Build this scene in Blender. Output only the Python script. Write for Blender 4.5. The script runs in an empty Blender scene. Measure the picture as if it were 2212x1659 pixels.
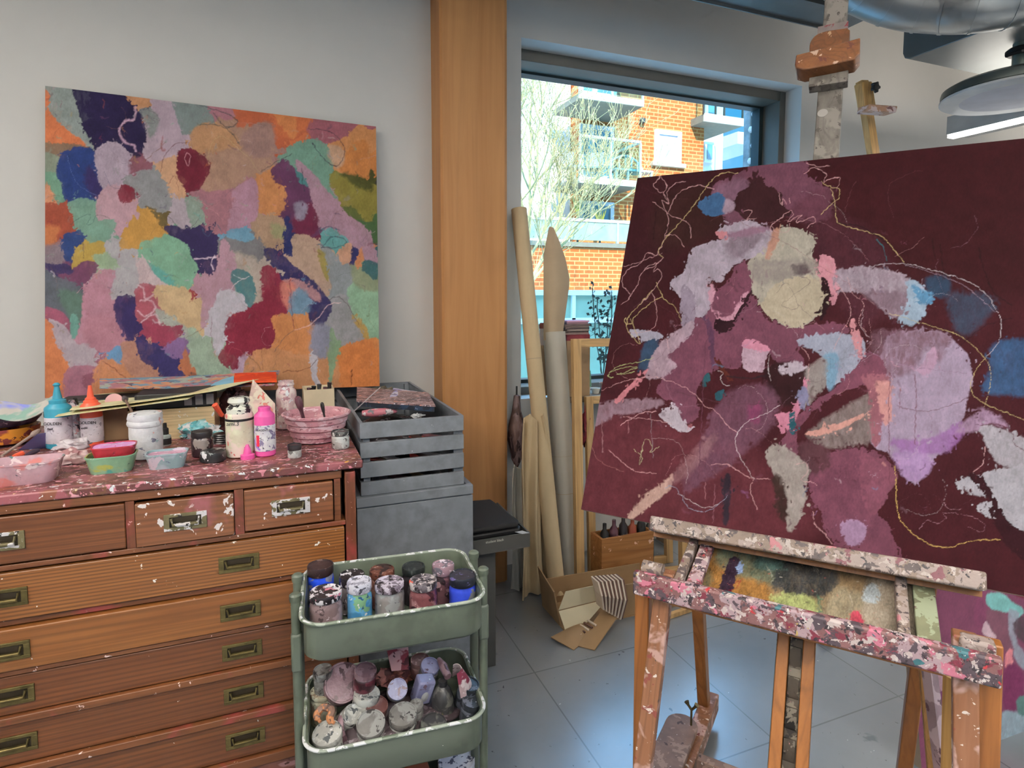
import bpy, bmesh, math, random
import numpy as np
from mathutils import Vector, Matrix
random.seed(7); rng = np.random.default_rng(11)
PI = math.pi
col = bpy.context.scene.collection
# ---------------------------------------------------------------- camera model
FL, CX, CY = 1289.0, 1106.0, 738.0
PITCH, YAW, EYE = math.radians(4.4), math.radians(21.7), 1.46
def ray(px, py):
    x = (px-CX)/FL; u = -(py-CY)/FL
    fw = math.cos(PITCH)+u*math.sin(PITCH); z = -math.sin(PITCH)+u*math.cos(PITCH)
    return Vector((x*math.cos(YAW)+fw*math.sin(YAW), -x*math.sin(YAW)+fw*math.cos(YAW), z))
O = Vector((0, 0, EYE))
def AY(px, py, Y): d = ray(px, py); return O+d*(Y/d.y)
def AX(px, py, X): d = ray(px, py); return O+d*(X/d.x)
def AZ(px, py, z): d = ray(px, py); return O+d*((z-EYE)/d.z)
def AP(px, py, p, n): d = ray(px, py); return O+d*((p-O).dot(n)/d.dot(n))
def V(*a): return Vector(a)
# ---------------------------------------------------------------- colour + materials
def lin(c): c /= 255.0; return c/12.92 if c <= .04045 else ((c+.055)/1.055)**2.4
KD = 1.75
def C(r, g, b, k=None):
    k = (KD if k is None else k)*.78
    return tuple(min(.92, lin(v)*k) for v in (r, g, b))+(1.0,)
_mc = {}
SPM = 1.0
class Mat:
    def __init__(s, name, rough=.6, metal=0.0, spec=None):
        s.m = bpy.data.materials.new(name); s.m.use_nodes = True
        s.nt = s.m.node_tree; s.b = s.nt.nodes['Principled BSDF']
        s.b.inputs['Roughness'].default_value = rough; s.b.inputs['Metallic'].default_value = metal
        if spec is not None: s.b.inputs['Specular IOR Level'].default_value = spec
        s.tc = s.nt.nodes.new('ShaderNodeTexCoord')
    def n(s, t, **kw):
        nd = s.nt.nodes.new(t)
        for k, v in kw.items():
            if k in nd.inputs: nd.inputs[k].default_value = v
            else: setattr(nd, k, v)
        return nd
    def l(s, a, b): s.nt.links.new(a, b)
    def vec(s, scale=(1, 1, 1), off=(0, 0, 0), rnd=False):
        mp = s.n('ShaderNodeMapping'); s.l(s.tc.outputs['Object'], mp.inputs['Vector'])
        mp.inputs['Scale'].default_value = scale; mp.inputs['Location'].default_value = off
        if not rnd: return mp.outputs[0]
        oi = s.n('ShaderNodeObjectInfo'); mu = s.n('ShaderNodeMath', operation='MULTIPLY'); s.l(oi.outputs['Random'], mu.inputs[0]); mu.inputs[1].default_value = 37.0
        ad = s.n('ShaderNodeVectorMath', operation='ADD'); s.l(mp.outputs[0], ad.inputs[0]); s.l(mu.outputs[0], ad.inputs[1])
        return ad.outputs[0]
    def noise(s, v, scale, detail=3, rough=.55, dist=0):
        t = s.n('ShaderNodeTexNoise'); t.inputs['Scale'].default_value = scale; t.inputs['Detail'].default_value = detail
        t.inputs['Roughness'].default_value = rough; t.inputs['Distortion'].default_value = dist
        s.l(v, t.inputs['Vector']); return t.outputs[0]
    def ramp(s, f, a, b, ca=(0, 0, 0, 1), cb=(1, 1, 1, 1)):
        r = s.n('ShaderNodeValToRGB'); s.l(f, r.inputs[0]); e = r.color_ramp.elements
        e[0].position = a; e[0].color = ca; e[1].position = min(1, b); e[1].color = cb; return r.outputs[0]
    def mix(s, f, a, b):
        m = s.n('ShaderNodeMix'); m.data_type = 'RGBA'
        if hasattr(f, 'node'): s.l(f, m.inputs[0])
        else: m.inputs[0].default_value = f
        for i, c in ((6, a), (7, b)):
            if hasattr(c, 'node'): s.l(c, m.inputs[i])
            else: m.inputs[i].default_value = c
        return m.outputs[2]
    def base(s, c):
        if hasattr(c, 'node'): s.l(c, s.b.inputs['Base Color'])
        else: s.b.inputs['Base Color'].default_value = c
        return s
    def bump(s, f, strength=.3, dist=.002):
        b = s.n('ShaderNodeBump'); b.inputs['Strength'].default_value = strength; b.inputs['Distance'].default_value = dist
        s.l(f, b.inputs['Height']); s.l(b.outputs[0], s.b.inputs['Normal']); return s
    def splats(s, c, layers, stretch=(1, 1, 1), rnd=True):
        for i, L in enumerate(layers):
            cc, sc, th = L[:3]; soft = L[3] if len(L) > 3 else .015
            sc *= SPM; th -= .03
            v = s.vec(stretch, (i*3.7+1, i*1.3, i*2.9), rnd)
            f = s.ramp(s.noise(v, sc, 3.5, .6, .4), th, th+soft)
            c = s.mix(f, c, cc)
        return c
def plain(name, c, rough=.6, metal=0.0, var=.12, scale=8, bump=0):
    if name in _mc: return _mc[name]
    M = Mat(name, rough, metal)
    f = M.ramp(M.noise(M.vec(), scale, 4), .3, .7)
    d = tuple(v*(1-var) for v in c[:3])+(1,); l = tuple(min(.95, v*(1+var)) for v in c[:3])+(1,)
    M.base(M.mix(f, d, l))
    if bump: M.bump(M.noise(M.vec(), scale*12, 2), bump, .002)
    _mc[name] = M.m; return M.m
def splat(name, base, layers, rough=.5, stretch=(1, 1, 1), metal=0, bump=.4):
    if name in _mc: return _mc[name]
    M = Mat(name, rough, metal)
    f = M.ramp(M.noise(M.vec((1, 1, 1), (5, 5, 5), True), 20, 4), .35, .65)
    c = M.mix(f, tuple(v*.8 for v in base[:3])+(1,), tuple(min(.95, v*1.18) for v in base[:3])+(1,))
    c = M.splats(c, layers, stretch)
    M.base(c)
    if bump: M.bump(M.noise(M.vec((1, 1, 1), (2, 1, 0), True), 60, 3), bump, .002)
    _mc[name] = M.m; return M.m
def wood(name, c1, c2, axis='X', scale=1.0, rough=.45, layers=(), rings=16, var=None, knots=None, bump=.25, ring=.55, lines=0, lstr=.6):
    if name in _mc: return _mc[name]
    M = Mat(name, rough)
    ai = 'XYZ'.index(axis)
    st = [14.0*scale]*3; st[ai] = .9*scale
    v = M.vec(tuple(st), (0, 0, 0), True)
    n1 = M.noise(v, 1.6, 5, .6, 1.2)
    fine = [90.0*scale]*3; fine[ai] = 2.5*scale
    n2 = M.noise(M.vec(tuple(fine), (0, 0, 0), True), 1.2, 3, .6)
    c = M.mix(M.ramp(n1, .36, .64), c1, c2)
    dk = tuple(x*.62 for x in c1[:3])+(1,)
    if lines:
        wv = M.n('ShaderNodeTexWave'); wv.bands_direction = 'Z' if axis == 'X' else 'X'; sl = [1.0]*3; sl[ai] = .05
        M.l(M.vec(tuple(sl), (0, 0, 0), True), wv.inputs['Vector']); wv.inputs['Scale'].default_value = lines; wv.inputs['Distortion'].default_value = 9; wv.inputs['Detail'].default_value = 2; wv.inputs['Detail Scale'].default_value = .22
        c = M.mix(M.ramp(wv.outputs['Fac'], .35, .95), c, M.mix(lstr, c, tuple(x*.35 for x in c1[:3])+(1,)))
    w = M.n('ShaderNodeTexNoise'); st2 = [rings*scale]*3; st2[ai] = .35*scale
    M.l(M.vec(tuple(st2), (3, 8, 1), True), w.inputs['Vector']); w.inputs['Scale'].default_value = 1.8; w.inputs['Detail'].default_value = 1; w.inputs['Distortion'].default_value = .2
    mm = M.n('ShaderNodeMath', operation='PINGPONG'); mu = M.n('ShaderNodeMath', operation='MULTIPLY'); M.l(w.outputs[0], mu.inputs[0]); mu.inputs[1].default_value = 11
    M.l(mu.outputs[0], mm.inputs[0]); mm.inputs[1].default_value = .5
    c = M.mix(M.ramp(mm.outputs[0], .30, .5), c, M.mix(ring, c, dk))
    c = M.mix(M.ramp(n2, .5, .78), c, M.mix(ring*.9, c, dk))
    if knots:
        vo = M.n('ShaderNodeTexVoronoi'); ks = [knots]*3; ks[ai] = knots*.55
        M.l(M.vec(tuple(ks), (.3, .2, .6)), vo.inputs['Vector']); vo.inputs['Scale'].default_value = 1
        c = M.mix(M.ramp(vo.outputs[0], .05, .11, (1, 1, 1, 1), (0, 0, 0, 1)), c, tuple(x*.3 for x in c1[:3])+(1,))
    c = M.splats(c, layers)
    M.base(c); M.bump(n2, bump, .001)
    _mc[name] = M.m; return M.m
# ---------------------------------------------------------------- mesh builder
class B:
    def __init__(s): s.v = []; s.f = []; s.mi = []
    def add(s, vs, fs, mi=0):
        o = len(s.v); s.v += [Vector(p) for p in vs]; s.f += [tuple(i+o for i in f) for f in fs]; s.mi += [mi]*len(fs); return s
    def box(s, x0, x1, y0, y1, z0, z1, mi=0):
        return s.hexa([(x0, y0, z0), (x1, y0, z0), (x1, y1, z0), (x0, y1, z0)], [(x0, y0, z1), (x1, y0, z1), (x1, y1, z1), (x0, y1, z1)], mi)
    def hexa(s, bot, top, mi=0):
        n = len(bot)
        fs = [tuple(range(n))[::-1], tuple(range(n, 2*n))]+[(i, (i+1) % n, n+(i+1) % n, n+i) for i in range(n)]
        return s.add(list(bot)+list(top), fs, mi)
    def prism(s, pts, ex, mi=0):
        ex = Vector(ex); pts = [Vector(p) for p in pts]
        return s.hexa(pts, [p+ex for p in pts], mi)
    def obox(s, p, a, b, c, mi=0):   # corner p and three edge vectors
        p, a, b, c = map(Vector, (p, a, b, c))
        return s.hexa([p, p+a, p+a+b, p+b], [p+c, p+a+c, p+a+b+c, p+b+c], mi)
    def bar(s, p, q, w, t, up=(0, 0, 1), mi=0):  # bar p->q, width w (sideways), thickness t (along up)
        p, q = Vector(p), Vector(q); d = (q-p).normalized(); up = Vector(up)
        sd = d.cross(up).normalized(); uu = sd.cross(d).normalized()
        o = p-sd*w/2-uu*t/2
        return s.obox(o, sd*w, q-p, uu*t, mi)
    def lathe(s, prof, c=(0, 0, 0), seg=32, M=None, sx=1, sy=1, wob=0, mi=0):
        c = Vector(c); vs = []; n = len(prof)
        ph = random.random()*6
        for r, z in prof:
            for k in range(seg):
                a = 2*PI*k/seg; w = 1+wob*math.sin(3*a+ph+z*30)+wob*.6*math.sin(5*a+ph*2-z*50)
                p = Vector((r*math.cos(a)*sx*w, r*math.sin(a)*sy*w, z))
                vs.append(c+(M @ p if M else p))
        fs = [(i*seg+k, i*seg+(k+1) % seg, (i+1)*seg+(k+1) % seg, (i+1)*seg+k) for i in range(n-1) for k in range(seg)]
        if prof[0][0] > 1e-5: fs.append(tuple(range(seg))[::-1])
        if prof[-1][0] > 1e-5: fs.append(tuple(range((n-1)*seg, n*seg)))
        return s.add(vs, fs, mi)
    def tube(s, pts, r, seg=10, mi=0, cap=True):
        pts = [Vector(p) for p in pts]; n = len(pts); rs = r if isinstance(r, (list, tuple)) else [r]*n
        vs = []; up = None
        for i, p in enumerate(pts):
            d = (pts[min(i+1, n-1)]-pts[max(i-1, 0)]).normalized()
            if up is None: up = d.orthogonal().normalized()
            else: up = (up-d*up.dot(d)).normalized()
            sd = d.cross(up)
            for k in range(seg):
                a = 2*PI*k/seg; vs.append(p+(up*math.cos(a)+sd*math.sin(a))*rs[i])
        fs = [(i*seg+k, i*seg+(k+1) % seg, (i+1)*seg+(k+1) % seg, (i+1)*seg+k) for i in range(n-1) for k in range(seg)]
        if cap: fs += [tuple(range(seg))[::-1], tuple(range((n-1)*seg, n*seg))]
        return s.add(vs, fs, mi)
    def sheet(s, fn, nu, nv, th=.001, mi=0):   # fn(u,v)->point, u,v in 0..1, given thickness downwards
        vs = [Vector(fn(i/nu, j/nv)) for j in range(nv+1) for i in range(nu+1)]
        n = len(vs); w = nu+1
        nr = []
        for j in range(nv+1):
            for i in range(nu+1):
                a = vs[j*w+min(i+1, nu)]-vs[j*w+max(i-1, 0)]; b = vs[min(j+1, nv)*w+i]-vs[max(j-1, 0)*w+i]
                nr.append(a.cross(b).normalized())
        vs2 = [p-q*th for p, q in zip(vs, nr)]
        fs = []
        for j in range(nv):
            for i in range(nu):
                a = j*w+i; fs.append((a, a+1, a+1+w, a+w)); fs.append((a+n, a+w+n, a+1+w+n, a+1+n))
        for i in range(nu):
            fs.append((i, i+n, i+1+n, i+1)); k = nv*w+i; fs.append((k, k+1, k+1+n, k+n))
        for j in range(nv):
            k = j*w; fs.append((k, k+w, k+w+n, k+n)); k = j*w+nu; fs.append((k, k+n, k+w+n, k+w))
        return s.add(vs+vs2, fs, mi)
_inv = {}
def thing(name, label, cat, loc=(0, 0, 0), rotz=0, group=None):
    o = bpy.data.objects.new(name, None); col.objects.link(o); o.empty_display_size = .05
    o.location = loc; o.rotation_euler = (0, 0, rotz); o['label'] = label; o['category'] = cat
    if group: o['group'] = group
    _inv[o.name] = (Matrix.Translation(Vector(loc)) @ Matrix.Rotation(rotz, 4, 'Z')).inverted()
    return o
def root_of(p):
    while p.parent: p = p.parent
    return p
def obj(name, b, mat, parent=None, world=False, bev=0, smooth=35, sub=0, label=None):
    me = bpy.data.meshes.new(name); vs = b.v
    off = Vector((0, 0, 0))
    if parent is not None and world:
        Mi = _inv[root_of(parent).name]; vs = [Mi @ p for p in vs]
    elif parent is None:
        lo = Vector((min(p.x for p in vs), min(p.y for p in vs), min(p.z for p in vs))); hi = Vector((max(p.x for p in vs), max(p.y for p in vs), 0))
        off = Vector(((lo.x+hi.x)/2, (lo.y+hi.y)/2, lo.z)); vs = [p-off for p in vs]
    me.from_pydata([tuple(p) for p in vs], [], b.f)
    mats = mat if isinstance(mat, (list, tuple)) else [mat]
    for m in mats: me.materials.append(m)
    if len(mats) > 1: me.polygons.foreach_set('material_index', b.mi)
    bm = bmesh.new(); bm.from_mesh(me); bmesh.ops.recalc_face_normals(bm, faces=bm.faces); bm.to_mesh(me); bm.free()
    me.polygons.foreach_set('use_smooth', [True]*len(me.polygons)); me.set_sharp_from_angle(angle=math.radians(smooth))
    o = bpy.data.objects.new(name, me); col.objects.link(o); o.location = off
    if parent is not None: o.parent = parent
    if bev:
        md = o.modifiers.new('bevel', 'BEVEL'); md.width = bev; md.segments = 2; md.limit_method = 'ANGLE'; md.angle_limit = math.radians(40)
    if sub:
        md = o.modifiers.new('sub', 'SUBSURF'); md.levels = sub; md.render_levels = sub
    if label: o['label'] = label
    return o
def tag(o, label, cat, group=None):
    o['label'] = label; o['category'] = cat
    if group: o['group'] = group
    return o
def struct(name, b, mat, **k):
    o = obj(name, b, mat, **k); o['kind'] = 'structure'; return o
def rotm(axis, deg): return Matrix.Rotation(math.radians(deg), 3, axis)
def smoothpts(pts, n=6, closed=False):
    pts = [Vector(p) for p in pts]; out = []; m = len(pts)
    rngi = range(m if closed else m-1)
    for i in rngi:
        if closed: a, b, c, d = (pts[(i-1) % m], pts[i], pts[(i+1) % m], pts[(i+2) % m])
        else: a, b, c, d = pts[max(i-1, 0)], pts[i], pts[i+1], pts[min(i+2, m-1)]
        for k in range(n):
            t = k/n
            out.append(.5*((2*b)+(c-a)*t+(2*a-5*b+4*c-d)*t*t+(3*b-a-3*c+d)*t**3))
    if not closed: out.append(pts[-1])
    return out
def text_mesh(name, s, size, mat, parent, M, ext=.0004):
    cu = bpy.data.curves.new(name, 'FONT'); cu.body = s; cu.size = size; cu.extrude = ext
    to = bpy.data.objects.new(name+'_t', cu); col.objects.link(to)
    dg = bpy.context.evaluated_depsgraph_get(); me = bpy.data.meshes.new_from_object(to.evaluated_get(dg))
    bpy.data.objects.remove(to)
    me.transform(M); me.materials.clear(); me.materials.append(mat); me.name = name
    o = bpy.data.objects.new(name, me); col.objects.link(o)
    if parent is not None: o.parent = parent
    return o
# ---------------------------------------------------------------- painted canvases (colour attribute on a fine grid)
def vnoise(x, y, s, seed):
    r = np.random.default_rng(seed); g = r.random((256, 256)); u = x*s; v = y*s
    i = np.floor(u).astype(int); j = np.floor(v).astype(int); fu = u-i; fv = v-j
    fu = fu*fu*(3-2*fu); fv = fv*fv*(3-2*fv); i &= 255; j &= 255; i1 = (i+1) & 255; j1 = (j+1) & 255
    return (g[i, j]*(1-fu)+g[i1, j]*fu)*(1-fv)+(g[i, j1]*(1-fu)+g[i1, j1]*fu)*fv
def fbm(x, y, s, seed, o=4):
    t = 0; a = .5
    for k in range(o): t = t+a*vnoise(x+k*7.1, y+k*3.3, s*2**k, seed+k); a *= .5
    return t/(1-.5**o)
class Painter:
    """U: (n,2) array of design coordinates of every grid vertex."""
    def __init__(s, X, Y, base, unit, k):
        s.k = k; s.X0, s.Y0, s.u = X, Y, unit
        w = unit
        s.X = X+(fbm(X, Y, .9/w, 1)-.5)*w*.55+(fbm(X, Y, 5/w, 2, 3)-.5)*w*.22
        s.Y = Y+(fbm(X, Y, .9/w, 3)-.5)*w*.55+(fbm(X, Y, 5/w, 4, 3)-.5)*w*.22
        s.c = np.tile(s.lin3(base), (len(X), 1)); s.q = 50
    def lin3(s, c): return np.array([min(.92, lin(v)*s.k) for v in c])
    def blend(s, idx, m, c): s.c[idx] = s.c[idx]*(1-m[:, None])+s.lin3(c)*m[:, None]
    def poly(s, pts, c, soft=0, streak=.0, op=1.0, sm=True):
        P = [Vector((p[0], p[1], 0)) for p in pts]
        if sm: P = smoothpts(P, 4, True)
        P = np.array([(p.x, p.y) for p in P]); lo = P.min(0)-s.u*.3-soft; hi = P.max(0)+s.u*.3+soft
        idx = np.nonzero((s.X > lo[0]) & (s.X < hi[0]) & (s.Y > lo[1]) & (s.Y < hi[1]))[0]
        if len(idx) == 0: return
        x, y = s.X[idx], s.Y[idx]; ins = np.zeros(len(idx), bool); dmin = np.full(len(idx), 1e9)
        n = len(P)
        for i in range(n):
            x1, y1 = P[i]; x2, y2 = P[(i+1) % n]
            cond = ((y1 > y) != (y2 > y))
            xi = (x2-x1)*(y-y1)/((y2-y1) if y2 != y1 else 1e-9)+x1
            ins ^= cond & (x < xi)
            dx, dy = x2-x1, y2-y1; t = np.clip(((x-x1)*dx+(y-y1)*dy)/(dx*dx+dy*dy+1e-9), 0, 1)
            dmin = np.minimum(dmin, (x-x1-t*dx)**2+(y-y1-t*dy)**2)
        d = np.sqrt(dmin)*np.where(ins, 1, -1)
        sf = max(soft, s.u*.03)
        m = np.clip(d/sf+.5, 0, 1)*op
        s.q += 1
        if streak: m = m*np.clip(1-streak*2*(fbm(s.X0[idx], s.Y0[idx]*.35, 4/s.u, s.q, 3)-.3), 0, 1)
        vr = 1+(fbm(s.X0[idx], s.Y0[idx], 1.6/s.u, s.q+9)-.5)*.36
        s.c[idx] = s.c[idx]*(1-m[:, None])+s.lin3(c)*vr[:, None]*m[:, None]
    def line(s, pts, c, w=4, op=.9, sm=True, jit=True):
        P = [Vector((p[0], p[1], 0)) for p in pts]
        if sm: P = smoothpts(P, 6)
        P = np.array([(p.x, p.y) for p in P]); lo = P.min(0)-w*2; hi = P.max(0)+w*2
        X, Y = s.X0, s.Y0
        idx = np.nonzero((X > lo[0]) & (X < hi[0]) & (Y > lo[1]) & (Y < hi[1]))[0]
        if len(idx) == 0: return
        x, y = X[idx], Y[idx]
        if jit: x = x+(fbm(x, y, 3/s.u, 77, 2)-.5)*s.u*.25; y = y+(fbm(x, y, 3/s.u, 78, 2)-.5)*s.u*.25
        dm = np.full(len(idx), 1e9)
        for i in range(len(P)-1):
            x1, y1 = P[i]; x2, y2 = P[i+1]; dx, dy = x2-x1, y2-y1
            t = np.clip(((x-x1)*dx+(y-y1)*dy)/(dx*dx+dy*dy+1e-9), 0, 1)
            dm = np.minimum(dm, (x-x1-t*dx)**2+(y-y1-t*dy)**2)
        m = np.clip(1.15-np.sqrt(dm)/(w*.5), 0, 1)*op*(.45+.6*vnoise(x, y, 5/s.u, 5))
        s.blend(idx, np.clip(m, 0, 1), c)
    def fill(s, patches, jitter=1.0):
        cen = np.array([np.mean(np.array(p[0], float), axis=0) for p in patches]); cc = np.array([s.lin3(p[1]) for p in patches])
        A = np.array([abs(sum(a[0]*b[1]-b[0]*a[1] for a, b in zip(p[0], p[0][1:]+p[0][:1])))/2 for p in patches])**.5
        best = np.full(len(s.X), 1e9); bi = np.zeros(len(s.X), int)
        x = s.X0+(fbm(s.X0, s.Y0, 1.3/s.u, 31, 3)-.5)*s.u*2.5*jitter; y = s.Y0+(fbm(s.X0, s.Y0, 1.3/s.u, 35, 3)-.5)*s.u*2.5*jitter
        for i, (c, a) in enumerate(zip(cen, A)):
            d = np.hypot(x-c[0], y-c[1])-a*.5
            m = d < best; best[m] = d[m]; bi[m] = i
        s.c = cc[bi].copy()
    def smear(s, nx, ny, amp, keep=.5, seed=61):
        G = s.c.reshape(ny+1, nx+1, 3); X = s.X0.reshape(ny+1, nx+1); Y = s.Y0.reshape(ny+1, nx+1)
        n1 = fbm(s.X0, s.Y0, 1.1/s.u, seed, 2).reshape(X.shape); n2 = fbm(s.X0, s.Y0*.6, 2.4/s.u, seed+5, 2).reshape(X.shape)
        ang = n1*12; r = (n2-.5)*amp*2.4
        jj, ii = np.mgrid[0:ny+1, 0:nx+1]
        i2 = np.clip((ii+np.cos(ang)*r).astype(int), 0, nx); j2 = np.clip((jj+np.sin(ang)*r).astype(int), 0, ny)
        S = G[j2, i2]
        m = np.clip((fbm(s.X0, s.Y0, 2.2/s.u, seed+11, 3).reshape(X.shape)-keep)*7+.5, 0, 1)[..., None]
        s.c = (G*(1-m)+S*m).reshape(-1, 3)
    def dabs(s, patches, n, seed, box, lo=.15, hi=.6, op=.7):
        r = np.random.default_rng(seed)
        for k in range(n):
            c = patches[r.integers(len(patches))][1]; x = box[0]+r.random()*(box[2]-box[0]); y = box[1]+r.random()*(box[3]-box[1])
            a = r.random()*6.28; L = s.u*(lo+r.random()*(hi-lo))*2.2; w = s.u*(lo+r.random()*(hi-lo))*.45
            s.line([(x, y), (x+L*.5*math.cos(a)+w*(r.random()-.5), y+L*.5*math.sin(a)), (x+L*math.cos(a+.3), y+L*math.sin(a+.3))], c, w*1.6, op)
    def threads(s, n, seed, box, cols, L=3.0, w=2.5, op=.55):
        r = np.random.default_rng(seed)
        for k in range(n):
            x = box[0]+r.random()*(box[2]-box[0]); y = box[1]+r.random()*(box[3]-box[1]); a = r.random()*6.28; P = [(x, y)]
            da = (r.random()-.5)*1.4
            for i in range(r.integers(3, 7)):
                a += da+(r.random()-.5)*.9; x += math.cos(a)*s.u*L*.3; y += math.sin(a)*s.u*L*.3; P.append((x, y))
            s.line(P, cols[r.integers(len(cols))], w*(.6+.7*r.random()), op)
    def grain(s, amp=.1):
        g = 1+(fbm(s.X0, s.Y0*.5, 9/s.u, 91, 3)-.5)*amp*2+(fbm(s.X0, s.Y0, .8/s.u, 95, 3)-.5)*amp*2
        s.c *= g[:, None]
def canvas(name, BL, d, u, W, H, th, nx, ny, paintfn, mat_edge, parent, rough=.55):
    """Stretched canvas: fine painted front face, plain sides and back. Front normal = d x u."""
    n = d.cross(u).normalized()
    iu, jv = np.meshgrid(np.linspace(0, 1, nx+1), np.linspace(0, 1, ny+1)); iu = iu.ravel(); jv = jv.ravel()
    BLa = np.array(BL); da = np.array(d)*W; ua = np.array(u)*H
    P = BLa+np.outer(iu, da)+np.outer(jv, ua)
    colr = paintfn(P, iu, jv)
    nv = len(P); w = nx+1
    a = (np.arange(ny)[:, None]*w+np.arange(nx)[None, :]).ravel()
    F = np.stack([a, a+1, a+1+w, a+w], 1)
    me = bpy.data.meshes.new(name)
    Mi = _inv[root_of(parent).name] if parent else Matrix.Identity(4)
    Mn = np.array(Mi); Pl = P@Mn[:3, :3].T+Mn[:3, 3]
    me.vertices.add(nv); me.vertices.foreach_set('co', Pl.astype(np.float32).ravel())
    me.loops.add(len(F)*4); me.loops.foreach_set('vertex_index', F.astype(np.int32).ravel())
    me.polygons.add(len(F)); me.polygons.foreach_set('loop_start', (np.arange(len(F))*4).astype(np.int32))
    me.update(calc_edges=True)
    ca = me.color_attributes.new('paint', 'FLOAT_COLOR', 'POINT')
    ca.data.foreach_set('color', np.concatenate([colr, np.ones((nv, 1))], 1).astype(np.float32).ravel())
    M = Mat(name+'_paint', rough, 0, .06)
    at = M.n('ShaderNodeVertexColor'); at.layer_name = 'paint'
    M.base(at.outputs[0]); M.bump(M.noise(M.vec((1, 1, 1)), 260, 2), .12, .0008)
    me.materials.append(M.m)
    o = bpy.data.objects.new(name, me); col.objects.link(o); o.parent = parent
    bk = B().obox(Vector(BL)-n*th, d*W, u*H, n*(th-.0006))
    return o, bk
def px_of(P):   # the point of the photograph a canvas point was traced from
    x, y, z = P[:, 0], P[:, 1], P[:, 2]-EYE
    R = x*math.cos(YAW)-y*math.sin(YAW); Fw = x*math.sin(YAW)+y*math.cos(YAW)
    dep = Fw*math.cos(PITCH)-z*math.sin(PITCH); up = Fw*math.sin(PITCH)+z*math.cos(PITCH)
    return CX+FL*R/dep, CY-FL*up/dep
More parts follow.
